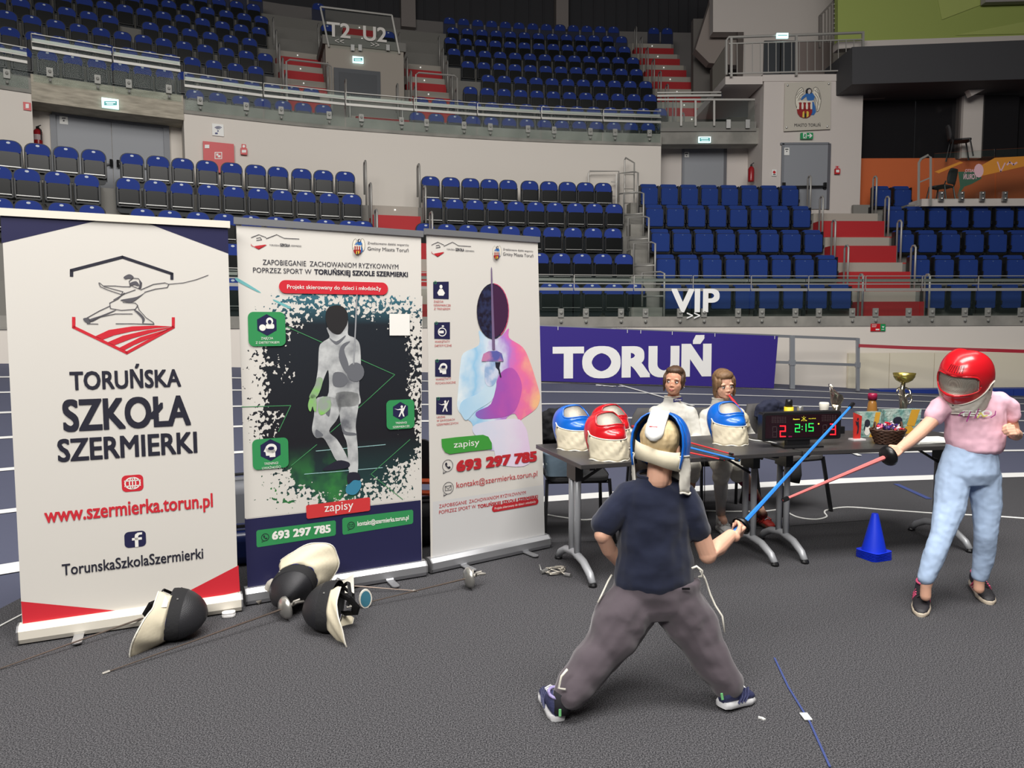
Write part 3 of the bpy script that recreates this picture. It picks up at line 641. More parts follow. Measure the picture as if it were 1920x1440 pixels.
S(pbox(1430, 139, 1640, 152, 19.38, 3.2).build('trim_balcony_slab', m_w2))
S(ppoly([(1337, -120), (1337, 60), (1392, 60), (1392, 150), (1660, 150), (1660, -120)], 22.6, .4).build('wall_upper_right', m_w2))
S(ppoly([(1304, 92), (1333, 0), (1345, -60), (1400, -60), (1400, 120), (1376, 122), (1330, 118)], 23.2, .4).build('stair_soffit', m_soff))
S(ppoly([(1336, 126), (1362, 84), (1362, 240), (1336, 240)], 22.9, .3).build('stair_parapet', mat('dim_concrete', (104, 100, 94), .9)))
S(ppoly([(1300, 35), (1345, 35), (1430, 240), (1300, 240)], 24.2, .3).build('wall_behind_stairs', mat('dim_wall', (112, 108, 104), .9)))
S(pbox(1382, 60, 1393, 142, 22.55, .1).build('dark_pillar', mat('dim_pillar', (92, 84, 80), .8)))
d = thing('door_3', 'dark door on the balcony behind the white railing', 'door', tuple(atY(1463, 142, 22.4))); S(d)
pbox(1432, 76, 1495, 142, 22.52, .08).build('door_leaf', mat('dark_door', (62, 66, 72), .5), d); pbox(1462, 76, 1464, 142, 22.49, .03).build('door_gap', m_black, d)
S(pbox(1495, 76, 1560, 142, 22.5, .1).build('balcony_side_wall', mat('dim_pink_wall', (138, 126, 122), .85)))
pl = Plane(atY(1466, 142, 22.5), (1, 0, 0), (0, 0, 1)); sign('exit_sign', 'lit exit sign above the balcony door', 'exit sign', Plane(atY(1466, 142, 19.25), (1, 0, 0), (0, 0, 1)), (1455, 63, 1477, 73), m_led, .05, [('lettering', m_lede, [rp(1457, 67, 1475, 68.3)])])
# ladder cage at the left edge of the green wall
root = thing('wall_ladder', 'grey ladder frame beside the green wall', 'ladder', tuple(atY(1552, 80, 20.2))); b = MB()
for a, c in (((1537, 30), (1565, 0)), ((1537, 30), (1537, 90)), ((1565, -10), (1565, 66))): b.bar(atY(*a, 20.2), atY(*c, 20.2), .05)
for i in range(4): b.bar(atY(1541+i*6, 28-i*6, 20.2), atY(1541+i*6, 80, 20.2), .025)
b.build('frame', mat('ladder_grey', (120, 114, 110), .5, .3), root)
b = MB()
for i in range(9): b.bar(atY(1563, -10+i*9, 20.1), atY(1568, -10+i*9, 20.1), .03)
b.build('rungs', m_rail, root)
m_green = mat('olive_green_paint', (158, 172, 92), .8); m_green2 = mat('light_olive_paint', (172, 184, 104), .8)
gw = S(ppoly([(1571, -120), (1571, 80), (2100, 60), (2100, -120)], 19.9, .2).build('wall_green', m_green))
b = MB(); pl = Plane(atY(1571, 80, 19.88), (1, 0, 0), (0, 0, 1)); pl.poly(b, [(1750, -40), (1766, 37), (1850, 5), (1990, -20), (1990, -60)], .004); pl.poly(b, [(1790, 66), (1925, 40), (2000, 25), (2000, 62)], .004); b.build('painted_shape', m_green2, gw)
S(ppoly([(1571, 78), (1571, 92), (1620, 88), (2100, 75), (2100, 60)], 19.85, .3).build('trim_green_wall', m_w2))
S(ppoly([(1848, -20), (1848, 4), (1990, 0), (1990, -20)], 19.6, .2).build('trim_grey_panel', mat('grey_panel', (150, 146, 142), .8)))
S(ppoly([(1598, 88), (1598, 158), (2100, 143), (2100, 68)], 18.5, 1.6).build('fascia_panel', mat('charcoal_fascia', (64, 64, 67), .7, bump=(1, .05))))
# lounge behind glass
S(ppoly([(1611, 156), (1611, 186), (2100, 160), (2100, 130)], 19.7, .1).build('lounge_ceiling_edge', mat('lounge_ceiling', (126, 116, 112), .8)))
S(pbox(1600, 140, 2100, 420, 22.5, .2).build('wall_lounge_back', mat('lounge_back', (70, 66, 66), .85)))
S(pbox(1600, 296, 2100, 420, 19.9, .1).build('wall_orange', mat('orange_paint', (206, 104, 56), .75)))
m_dglass = mat('tinted_glass', (34, 33, 35), .12, spec=.5)
pbox(1612, 186, 1712, 297, 19.95, .04).build('window_1', m_dglass, kind='structure'); pbox(1714, 182, 1795, 296, 19.95, .04).build('window_2', m_dglass, kind='structure'); pbox(1842, 178, 1906, 294, 19.6, .05).build('window_3', m_dglass, kind='structure'); pbox(1908, 178, 2080, 294, 19.95, .04).build('window_4', m_dglass, kind='structure')
S(pbox(1803, 160, 1840, 296, 19.7, .5).build('lounge_column', m_w2)); S(pbox(1795, 155, 1804, 297, 19.8, .2).build('lounge_frame', mat('lounge_frame', (90, 84, 82), .6)))
b = MB(); b.bar(atY(1815, 176, 19.3), atY(1860, 153, 19.3), .18); S(b.build('lounge_beam', m_w2))
def chair(name, label, p, rz, seat_m, frame_m, sc=1.0, h=.84, arms=False, group=None):
    root = thing(name, label, 'chair', tuple(p), (0, 0, rz), group)
    b = MB(); b.prism(rrect(-.22, -.215, .22, .215, .09, 4), (0, 0, .47), (1, 0, 0), (0, 1, 0), .045); s = b.build('seat', seat_m, root, local=True); bevel(s, .012)
    rings = []
    for i in range(7):
        z = h-.36+.36*i/6; yy = .215+.06*i/6; w = .205-(.055 if i in (0, 6) else .018 if i in (1, 5) else 0)
        rings.append([(x, yy+.035*(1-(x/.23)**2), z) for x in [w*(-1+2*j/6) for j in range(7)]]+[(x, yy+.035*(1-(x/.23)**2)+.035, z) for x in [w*(1-2*j/6) for j in range(7)]])
    b = MB(); b.loft(rings); b.build('backrest', seat_m, root, smooth=True, local=True)
    for sx in (-1, 1):
        b = MB(); b.tube([(sx*.23, .235, h-.3), (sx*.235, .2, .45), (sx*.24, .02, .43)], .013, 6, flat=1.4); b.tube([(sx*.22, .2, .45), (sx*.245, .27, 0)], .013, 6, flat=1.5); b.build('leg', frame_m, root, local=True)
        b = MB(); b.tube([(sx*.22, -.16, .44), (sx*.245, -.24, 0)], .013, 6, flat=1.5); b.build('leg', frame_m, root, local=True)
    b = MB(); b.tube([(-.225, -.16, .42), (.225, -.16, .42)], .011, 6); b.tube([(-.225, .2, .42), (.225, .2, .42)], .011, 6); b.build('crossbar', frame_m, root, local=True)
    return root
m_fab = mat('charcoal_chair_fabric', (62, 61, 63), .85, bump=(150, .2)); m_frm = mat('chair_frame_black', (30, 30, 32), .35, .3)
chair('visitor_chair', 'black visitor chair in the lounge before the orange wall', atY(1762, 385, 18.9), R(215), m_fab, m_frm, h=.84); 
chair('visitor_chair', 'dark chair high behind the lounge glass', atY(1800, 298, 19.3), R(70), m_fab, m_frm, h=.84)
S(pbox(1728, 372, 2100, 386, 18.3, .6).build('trim_box_ledge', m_w2)); S(pbox(1700, 383, 2100, 420, 18.6, .4).build('wall_box_front', m_concd))
S(ppoly([(1600, 384), (1600, 420), (2100, 420), (2100, 384)], 19.2, .1).build('wall_row_back', m_concd))
g = thing('glass_screen', 'frameless glass screen with colourful patches before orange wall', 'glass screen', tuple(atY(1830, 372, 18.28)))
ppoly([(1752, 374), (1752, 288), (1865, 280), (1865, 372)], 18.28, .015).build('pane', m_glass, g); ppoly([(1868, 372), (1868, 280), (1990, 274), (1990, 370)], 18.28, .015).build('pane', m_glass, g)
pl = Plane(atY(1830, 372, 18.27), (1, 0, 0), (0, 0, 1))  # flat coloured shapes and mirrored lettering set just before the panes
b = MB(); pl.poly(b, [(1794, 370), (1800, 350), (1796, 322), (1838, 322), (1840, 335), (1822, 345), (1808, 350)], .006); b.build('coloured_patch', mat('patch_green', (66, 104, 84), .5), g)
b = MB(); pl.poly(b, [(1752, 322), (1800, 303), (1806, 305), (1760, 325)], .006); pl.poly(b, [(1840, 330), (1920, 312), (1990, 300), (1990, 280), (1920, 293), (1865, 296), (1840, 310)], .005); b.build('coloured_patch', mat('patch_amber', (224, 150, 60), .5), g)
b = MB(); pl.poly(b, [(1835+9*math.cos(R(a)), 320+13*math.sin(R(a))) for a in range(0, 360, 30)], .007); pl.text(b, 'MIASTO', 1831, 321, 1809, 325, 6, .009, .02); pl.text(b, 'TORUŃ', 1832, 334, 1806, 338, 10, .009, .02); pl.stroke(b, [(1870, 304), (1876, 322), (1884, 306)], .03, .008); pl.stroke(b, [(1888, 309), (1893, 304), (1900, 309), (1906, 305)], .04, .008); b.build('lettering', mat('patch_pink', (232, 190, 200), .5), g)
for x in (1765, 1803, 1842, 1884):
    b = MB(); pbox(x-4, 359, x+5, 377, 18.2, .05, b); b.build('clamp', m_steel, g)
    b = MB(); b.sphere(atY(x+1, 362, 18.18), .035, 8, 5); b.sphere(atY(x+1, 372, 18.18), .035, 8, 5); b.build('bolt', m_steel, g)
root = thing('box_handrail', 'tall bent steel handrail before the orange wall', 'handrail', tuple(atY(1735, 386, 18.1))); b = MB()
b.tube([atY(1722, 386, 18.1), atY(1723, 305, 18.1), atY(1727, 298, 18.1), atY(1740, 291, 18.1), atY(1745, 295, 18.1), atY(1745, 386, 18.1)], .03, 6); b.bar(atY(1723, 342, 18.1), atY(1745, 333, 18.1), .03); b.build('rail', m_rail, root)
# balcony railing
root = thing('balcony_railing', 'white steel balcony railing with thin balusters', 'railing', tuple(atY(1490, 142, 19.3))); Yb = 19.3
b = MB(); b.tube([atY(1362, 140, Yb), atY(1362, 76, Yb), atY(1366, 70, Yb), atY(1490, 66, Yb), atY(1620, 61, Yb)], .035, 6); b.build('top_rail', m_rail, root)
b = MB(); b.bar(atY(1366, 82, Yb), atY(1618, 74, Yb), .03); b.bar(atY(1366, 138, Yb), atY(1600, 132, Yb), .03); b.build('cross_rail', m_rail, root)
for x in (1371, 1493, 1618): b = MB(); b.bar(atY(x, 144-(x-1371)*.018, Yb), atY(x, 71-(x-1371)*.035, Yb), .055); b.build('post', m_rail, root)
for i in range(16): x = 1382+i*14.6; b = MB(); b.bar(atY(x, 137-(x-1371)*.02, Yb), atY(x, 82-(x-1371)*.03, Yb), .016); b.build('baluster', m_rail, root)
# doors of recess and pillar
def door(n, label, x0, y0, x1, y1, Y, bar=True, wifi=None):
    d = thing(n, label, 'door', tuple(atY((x0+x1)/2, y1, Y))); S(d)
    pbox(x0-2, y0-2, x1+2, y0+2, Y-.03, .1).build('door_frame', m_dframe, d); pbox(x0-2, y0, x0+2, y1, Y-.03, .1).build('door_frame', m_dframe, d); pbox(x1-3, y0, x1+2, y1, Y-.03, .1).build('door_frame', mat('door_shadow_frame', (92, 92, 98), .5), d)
    pbox(x0+2, y0+2, x1-3, y1, Y-.01, .06).build('door_leaf', m_door, d)
    b = MB(); pbox(x0+1, y1-50, x0+7, y1-38, Y-.08, .07, b); pbox(x1-8, y1-50, x1-3, y1-38, Y-.08, .07, b); pbox(x0+2, y1-44, x1-3, y1-41, Y-.12, .04, b); b.build('panic_bar', m_black, d)
    pl = Plane(atY(x0, y1, Y-.02), (1, 0, 0), (0, 0, 1)); b = MB(); pl.poly(b, rp(*wifi), .006); b.build('notice', m_signw, d); b = MB(); w = wifi; pl.poly(b, rp(w[0]+2, w[1]+2, w[2]-2, w[1]+4), .009); pl.poly(b, rp(w[0]+4, w[1]+6, w[2]-4, w[1]+8), .009); b.build('notice_print', m_signd, d)
door('door_4', 'grey door in the recess left of the pillar', 1280, 276, 1359, 400, 20.55, wifi=(1282, 285, 1292, 295))
door('door_5', 'grey door under the coat of arms', 1466, 269, 1553, 392, 19.37, wifi=(1470, 277, 1480, 291))
sign('exit_sign', 'lit exit sign above the recess door', 'exit sign', Plane(atY(1320, 268, 19.73), (1, 0, 0), (0, 0, 1)), (1309, 257, 1332, 268), m_led, .05, [('lettering', m_lede, [rp(1311, 259, 1330, 266)]), ('lettering', m_led, [rp(1313, 260.5, 1327, 262), rp(1314, 264, 1328, 265)])])
sign('exit_sign', 'green and white running man exit sign above pillar door', 'exit sign', Plane(atY(1500, 262, 19.35), (1, 0, 0), (0, 0, 1)), (1500, 250, 1523, 261), m_signg, .06, [('symbol', m_signw, [rp(1504, 250.5, 1510.5, 260.5), [(1512, 254.5), (1517, 254.5), (1515, 251.5), (1517.5, 251.5), (1521.5, 255.5), (1517.5, 259.5), (1515, 259.5), (1517, 256.5), (1512, 256.5)]]), ('running_figure', m_signg, [[(1506.5, 252), (1508.3, 252), (1509.5, 255), (1508, 256), (1509.5, 259.5), (1508, 259.5), (1506.5, 257), (1505, 259.5), (1504.5, 258.5), (1506, 255)]])])
sign('call_point', 'small red fire alarm point right of pillar door', 'alarm', Plane(atY(1569, 330, 19.37), (1, 0, 0), (0, 0, 1)), (1564, 317, 1574, 327), m_signr, .05, [('button', m_signw, [rp(1566, 319, 1572, 324)])])
sign('alarm_sign', 'small pale alarm symbol right of pillar door', 'sign', Plane(atY(1569, 330, 19.37), (1, 0, 0), (0, 0, 1)), (1566, 311, 1573, 316), mat('pale_pink', (214, 150, 150), .5), .01, [('symbol', m_signr, [rp(1568, 312, 1571, 315)])])
sign('no_smoking_sign', 'small white round prohibition sign left of pillar door', 'sign', Plane(atY(1451, 330, 19.37), (1, 0, 0), (0, 0, 1)), (1447, 318, 1456, 330), m_signw, .01, [('symbol', m_signr, [[(1451.5+3*math.cos(a), 323+3*math.sin(a)) for a in range(6)]]), ('print', m_signd, [rp(1449, 326.5, 1454, 328)])])
pe = atY(1408, 341, 19.9); 
root = thing('fire_extinguisher', 'red fire extinguisher on the side of the pillar', 'fire extinguisher', tuple(pe)); b = MB(); b.lathe([(0, 0), (.075, 0), (.08, .03), (.08, .33), (.05, .38), (.02, .4)], 14, c=pe); b.build('cylinder', mat('extinguisher_red', (150, 22, 30), .3), root, smooth=True); b = MB(); b.box(pe+Vector((0, 0, .42)), (.05, .04, .05)); b.bar(pe+Vector((0, 0, .45)), pe+Vector((.07, 0, .49)), .02); b.build('valve', m_black, root)
# coat of arms plate
m_cw = mat('crest_white', (226, 220, 205), .5); m_cb = mat('crest_blue', (46, 106, 176), .5); m_cr = mat('crest_red', (148, 26, 28), .5); m_cy = mat('crest_yellow', (224, 196, 76), .5); m_ck = mat('crest_black', (24, 26, 34), .5); m_cs = mat('crest_face', (205, 196, 190), .5)
def crest(pl, parent, x0, y0, x1, y1, eps=.003, lw=.01, detail=True, stp=.0015):
    f = lambda P: [(x0+(x-450)/440*(x1-x0), y0+(y-285)/535*(y1-y0)) for x, y in P]
    def put(name, m, polys, k, strokes=(), w=lw):
        b = MB()
        for p in polys: pl.poly(b, f(p), eps+stp*k)
        for s_ in strokes: pl.stroke(b, f(s_), w, eps+stp*k)
        b.build(name, m, parent)
    wl = [(600, 380), (590, 320), (565, 298), (530, 315), (500, 350), (475, 410), (460, 480), (460, 560), (478, 640), (500, 560), (540, 480)]
    wr = [(750, 370), (765, 310), (800, 290), (835, 310), (865, 370), (885, 450), (888, 540), (875, 620), (850, 690), (820, 710), (805, 640), (790, 540), (790, 450)]
    put('wing', m_cw, [wl, wr], 0); put('wing_outline', m_ck, [], 1, [wl, wr]+([[(590, 360), (530, 400), (480, 480)], [(590, 400), (540, 440), (490, 540)], [(575, 330), (520, 370), (480, 430)], [(780, 340), (840, 390), (870, 470)], [(790, 400), (840, 470), (855, 600)], [(800, 470), (830, 560), (830, 680)], [(815, 320), (860, 400), (878, 500)]] if detail else []), lw*.7)
    put('robe', m_cb, [[(640, 400), (740, 385), (785, 450), (760, 530), (790, 620), (805, 710), (770, 765), (720, 765), (740, 640), (730, 520), (660, 520), (640, 450), (570, 510), (545, 500), (580, 445)]], 2)
    put('hair', m_ck, [[(630, 400), (628, 350), (650, 318), (690, 305), (725, 320), (738, 360), (725, 400), (690, 405)]], 3)
    put('face', m_cs, [[(668, 395), (665, 350), (685, 328), (715, 335), (720, 370), (700, 405), (680, 410)], [(520, 505), (545, 505), (550, 540), (525, 535)], [(735, 515), (760, 520), (760, 545), (738, 540)]], 4)
    put('shield', m_cw, [[(482, 525), (738, 525), (738, 680), (480, 680)]], 5)
    put('wall_emblem', m_cr, [[(478, 670), (738, 670), (735, 730), (700, 790), (650, 818), (590, 818), (530, 795), (490, 740)]]+[[(x-22, 675), (x-18, 600), (x-28, 550), (x-14, 560), (x, 548), (x+14, 560), (x+28, 550), (x+18, 600), (x+22, 675)] for x in (537, 610, 685)], 6)
    put('gate', m_cy, [[(570, 808), (575, 725), (590, 705), (603, 705), (603, 812)], [(640, 812), (640, 705), (665, 705), (678, 725), (675, 790)]], 7); put('gate_opening', m_ck, [[(607, 812), (607, 742), (637, 742), (637, 812)]], 7)
root = thing('coat_of_arms_plate', 'square plate with angel and red castle arms above pillar door', 'sign', tuple(atY(1515, 245, 19.3)))
pl = Plane(atY(1515, 245, 19.33), (1, 0, 0), (0, 0, 1)); b = MB(); ppoly([(1472, 155), (1558, 152), (1557, 242), (1470, 246)], 19.33, .03, b); b.build('plate', mat('plate_glass', (198, 192, 180), .25), root)
crest(pl, root, 1490, 163, 1539, 222, .01, .014, stp=.004)
b = MB()
for a in ((1477, 160), (1554, 157), (1475, 239), (1551, 237)): b.sphere(atY(*a, 19.31), .025, 8, 5)
b.build('bolt', m_steel, root); b = MB(); pl.text(b, 'MIASTO TORUŃ', 1489, 238.5, 1538, 236.5, 6, .012); b.build('lettering', m_ck, root)
# emergency AED sign on the low wall
pl = wall_plane(1645, .93, 1.5); sign('first_aid_sign', 'small red and green safety sign on the low white wall', 'sign', pl, (1632, 607, 1660, 621), m_signr, .01, [('heart_panel', m_signg, [rp(1650, 607.3, 1659.7, 620.7)]), ('print', m_signw, [rp(1634, 609, 1643, 610), rp(1634, 612, 1642, 613), rp(1641, 616.5, 1648, 619), [(1653, 611), (1655, 612.5), (1657, 611), (1657, 613), (1655, 615), (1653, 613)], rp(1652, 617, 1657, 618)])])
# low beige boards and blue mats at the wall foot
for i, (x0, x1) in enumerate(((1592, 1668), (1669, 1752), (1753, 1838), (1839, 1925), (1926, 2010))):
    b = MB(); s0, s1 = s_at(x0, .85, .8), s_at(x1, .85, .8); sweep(b, s0, s1, [(.86, 0), (.86, .96), (.93, .96), (.93, 0)], closed=True); b.build('wall_board', mat('cream_board', (222, 214, 192), .7, bump=(2, .05)), label='cream protective board on the wall foot, %s from the left' % ordinal(i+1), category='panel', group='cream boards along the wall')
m_mat = mat('blue_mat', (34, 58, 140), .6)
for i, (x0, x1) in enumerate(((1640, 1700), (1701, 1790), (1791, 1890), (1891, 1990))):
    b = MB(); s0, s1 = s_at(x0, .6, .2), s_at(x1, .6, .2); sweep(b, s0, s1, [(.45, -.05), (.45, .26), (.80, .26), (.80, -.05)], closed=True); b.build('crash_mat', m_mat, label='low blue mat at the wall foot, %s from the left' % ordinal(i+1), category='mat', group='blue mats at wall foot')
# ------------------------------------------------------------------ fence with the city banner
FA, FB = atY(1008, 612, 13.05), atY(1460, 630, 13.75)
FA0, FB0 = atY(1008, 714, 13.05), atY(1451, 728, 13.75)
FU = Vector((FB.x-FA.x, FB.y-FA.y, 0)).normalized()
def fencept(px, top=True, off=0.0):
    Yf = 13.05+(px-1008)/(1460-1008)*.7; ty = 612+(px-1008)/452*18; by = 714+(px-1008)/443*14
    return atY(px, ty if top else by, Yf)+Vector((0, off, 0))
m_fen = mat('fence_steel', (168, 172, 178), .4, .6)
for i, (x0, x1) in enumerate(((1000, 1150), (1152, 1318), (1320, 1486), (1489, 1611))):
    root = thing('track_barrier', ['grey tube barrier behind the left end of city banner', 'grey tube barrier behind the middle of city banner', 'grey tube barrier at the right end of city banner', 'bare grey tube barrier right of the city banner'][i], 'barrier', tuple(fencept(x0, False, .05)), group='tube barriers along the track'); b = MB()
    for t_, o_ in ((1, 0), (.5, 0)):
        p = [fencept(x, False, .06)+(fencept(x, True, .06)-fencept(x, False, .06))*t_ for x in (x0, x1)]; b.bar(p[0], p[1], .035, .05)
    b.build('rail', m_fen, root)
    for x in (x0, x1): b = MB(); b.bar(fencept(x, False, .06), fencept(x, True, .06)+Vector((0, 0, .02)), .055); p = fencept(x, False, .06)+(fencept(x, True, .06)-fencept(x, False, .06))*.5; b.box(p, (.075, .075, .1)); b.build('post', m_fen, root)
root = thing('city_banner', 'long violet banner with white TORUŃ lettering on barrier', 'banner', tuple(FA0))
pl = Plane(FA0, FU, (0, 0, 1)); b = MB(); q = [pl.px(1006, 611), pl.px(1459, 630), pl.px(1451, 728), pl.px(1006, 714)]
n = 24; top = [(q[0][0]+(q[1][0]-q[0][0])*i/n, q[0][1]+(q[1][1]-q[0][1])*i/n) for i in range(n+1)]; bot = [(q[3][0]+(q[2][0]-q[3][0])*i/n, q[3][1]+(q[2][1]-q[3][1])*i/n) for i in range(n+1)]
vs = [pl.O+pl.U*u+pl.V*v for u, v in top]+[pl.O+pl.U*u+pl.V*v for u, v in bot]; vs += [v-pl.N*.004 for v in vs]
m_ = n+1; fs = []
for i in range(n): fs += [(i+m_, i+1+m_, i+1, i), (i+2*m_, i+1+2*m_, i+1+3*m_, i+3*m_)]
fs += [(0, 1*1, 1+2*m_, 2*m_)]
b.add(vs, fs); b.build('cloth', mat('violet_banner', (54, 40, 128), .6, bump=(2.5, .12), spec=.3), root)
b = MB(); pl.text(b, 'TORUŃ', 1036, 701.5, 1333, 708, 57.5, .006, .05); b.build('lettering', mat('banner_white', (240, 239, 236), .6), root)
b = MB()
for x in (1046, 1176, 1201, 1260, 1340, 1452): t_ = (x-1006)/453; p = pl.px(x, 614+19*t_); b.tube([pl.O+pl.U*p[0]+pl.V*(p[1]+.03)+pl.N*.012, pl.O+pl.U*p[0]+pl.V*(p[1]-.03)+pl.N*.012], .006, 5)
b.build('eyelet_tie', m_signw, root)
# red barrier tape
b = MB(); pts = [atY(1610, 648, 14.0), atY(1700, 652, 13.7), atY(1850, 656.5, 13.2), atY(1990, 661, 12.9)]
for i, (a, c) in enumerate(zip(pts, pts[1:])): b.bar(a, c, .004, .06)
b.build('barrier_tape', mat('barrier_red_tape', (150, 20, 40), .5), label='red tape stretched right from the bare barrier', category='tape')

# glass front of the recess platform right of the upper stand
root = thing('recess_railing', 'glass and steel railing on the platform right of the upper stand', 'railing', tuple(atY(1320, 240, 20.2))); Yr = 19.65
b = MB(); b.bar(atY(1232, 174, Yr), atY(1352, 173, Yr), .03); b.bar(atY(1232, 180, Yr), atY(1352, 179, Yr), .05); b.bar(atY(1232, 187, Yr), atY(1415, 187, Yr), .045); b.build('rail', m_rail, root)
for x in (1277, 1304, 1339): b = MB(); b.bar(atY(x, 187, Yr), atY(x, 236, Yr), .05, .03); b.build('post', m_rail, root)
for x in (1366, 1402): b = MB(); pbox(x-4, 224, x+4, 240, Yr-.03, .03, b); b.build('clamp', m_steel, root)
ppoly([(1232, 240), (1232, 174), (1354, 173), (1354, 187), (1415, 187), (1415, 240)], Yr+.05, .012).build('pane', m_glass, root)
# ================================================================== roll-up banners
m_navy = mat('print_navy', (38, 38, 74), .45, spec=.4); m_nred = mat('print_red', (204, 44, 56), .45, spec=.4); m_ngr = mat('print_green_solid', (52, 142, 84), .45); m_ink = mat('print_ink', (36, 36, 50), .5); m_pw = mat('print_white', (238, 236, 230), .5)
m_lred = mat('print_letter_red', (186, 40, 48), .5); m_grey = mat('print_grey', (92, 90, 96), .5); m_alu = mat('banner_aluminium', (196, 197, 200), .3, .75); m_cream = mat('cream_cassette', (226, 220, 206), .45)
def rollup(label, L, Rr, topL, topR, sheetm, basem, wide=0):
    A, B = atZ(*L), atZ(*Rr); U = (B-A); W = U.length; U.normalize(); pl = Plane(A, U, (0, 0, 1)); N = pl.N
    root = thing('rollup_banner', label, 'banner', tuple((A+B)/2)); hL, hR = pl.px(*topL)[1], pl.px(*topR)[1]; h = (hL+hR)/2
    b = MB(); prof = [(-.035, .008), (-.045, .03), (-.045, .07), (-.02, .092), (.02, .095), (.05, .08), (.06, .03), (.05, .008)]
    rings = [[A+U*t-N*y+Vector((0, 0, z)) for y, z in prof] for t in (.0, W)]
    b.loft(rings); b.build('cassette', basem, root)
    b = MB()
    for t in (-.008, W+.0): b.loft([[A+U*(t+d)-N*y*1.06+Vector((0, 0, z)) for y, z in prof] for d in (0, .008)])
    b.build('end_cap', mat('end_cap_grey', (120, 120, 122), .4, .3), root)
    u0, u1 = pl.px(*topL)[0], pl.px(*topR)[0]
    b = MB(); n = 16; nv = 24; vs = []; fs = []
    for j in range(nv+1):
        v = .085+(h-.03-.085)*j/nv; f = j/nv; a = .012+(u0+.012-.012)*f; c = W-.012+(u1-W)*f
        for i in range(n+1): vs.append(A+U*(a+(c-a)*i/n)+Vector((0, 0, v)))
    for j in range(nv):
        for i in range(n): q = j*(n+1)+i; fs.append((q, q+1, q+n+2, q+n+1))
    k = len(vs); vs += [p-N*.003 for p in vs]; fs += [tuple(reversed([i+k for i in f])) for f in list(fs)]
    b.add(vs, fs); sh = b.build('printed_sheet', sheetm, root, smooth=True)
    b = MB(); b.bar(A+U*(u0-.0)+Vector((0, 0, hL-.012)), A+U*(u1+.0)+Vector((0, 0, hR-.012)), .02, .035); b.build('top_rail', basem, root)
    b = MB(); b.bar(A+U*W/2-N*.045+Vector((0, 0, .08)), A+U*W/2-N*.045+Vector((0, 0, h-.02)), .014); b.build('support_pole', mat('pole_dark', (60, 60, 62), .4, .5), root)
    for t in (.25, .78):
        b = MB(); c = A+U*W*t; b.prism(rrect(-.022, -.20, .022, .16, .02), c+Vector((0, 0, .01)), U, -N*-1 if False else N, .006); b.build('foot', m_alu, root)
    return root, sh, pl
def rb(*a): return rollup(*a)
m_sheet = mat('banner_sheet', (214, 210, 203), .55, bump=(2.2, .05), spec=.35)
B1, SH1, P1_ = rb('tall white roll-up banner with navy and red corners and large club name', (38, 1206), (452, 1143), (-4, 392), (431, 417), m_sheet, m_cream)
E = .0007
def smooth_poly(P, n=4):
    out = []; L_ = len(P)
    for i in range(L_):
        a, b_, c, d = P[i-1], P[i], P[(i+1) % L_], P[(i+2) % L_]
        for k in range(n):
            t = k/n; out.append(tuple(.5*(2*b_[j]+(c[j]-a[j])*t+(2*a[j]-5*b_[j]+4*c[j]-d[j])*t*t+(3*b_[j]-a[j]-3*c[j]+d[j])*t**3) for j in (0, 1)))
    return out
def pr(sh, pl, name, m, polys=(), k=1, strokes=(), w=.006):
    if name.startswith('fencer') or name in ('shoe_print', 'streak', 'glove_print'): polys = [smooth_poly(p) if len(p) < 30 else p for p in polys]
    b = MB()
    for p in polys: pl.poly(b, p, E*k)
    for s_ in strokes: pl.stroke(b, s_, w, E*k)
    return b.build(name, m, sh)
def tx(sh, pl, m, items, k=3, name='lettering'):
    b = MB()
    for t in items: pl.text(b, t[0], t[1], t[2], t[3], t[4], t[5], E*k, t[6] if len(t) > 6 else 0)
    return b.build(name, m, sh)
z1 = lambda P: [(x/3.4283, 380+y/3.4283) for x, y in P]
z2 = lambda P: [(x/3, 780+y/3) for x, y in P]
pr(SH1, P1_, 'corner_print', m_navy, [[(1, 397), (225, 403.5), (3, 456)], [(243, 406), (427, 422), (428.5, 475.6)]])
pr(SH1, P1_, 'corner_print', m_nred, [[(39.5, 1127.7), (247, 1147.7), (243, 1149.5), (44, 1186)], [(325, 1123), (447, 1060), (450, 1109), (370, 1126), (318, 1134)]])
pr(SH1, P1_, 'emblem_line', m_ink, k=2, strokes=[z1([(460, 470), (460, 435), (787, 350), (1105, 457), (1105, 490)])], w=.014)
pr(SH1, P1_, 'emblem_line', m_nred, k=2, strokes=[z1([(474, 740), (474, 800), (815, 965), (1114, 800), (1114, 742)])], w=.014)
pr(SH1, P1_, 'emblem_stripe', m_nred, [z1([(605, 862), (700, 818), (850, 795), (1000, 790), (1114, 796), (1000, 806), (850, 826), (735, 852), (660, 880)]), z1([(685, 900), (790, 855), (950, 818), (1114, 799), (960, 840), (850, 872), (730, 918)]), z1([(760, 936), (900, 865), (1114, 803), (960, 872), (860, 915), (795, 950)])], 2)
m_sk = mat('sketch_grey', (88, 86, 92), .5)
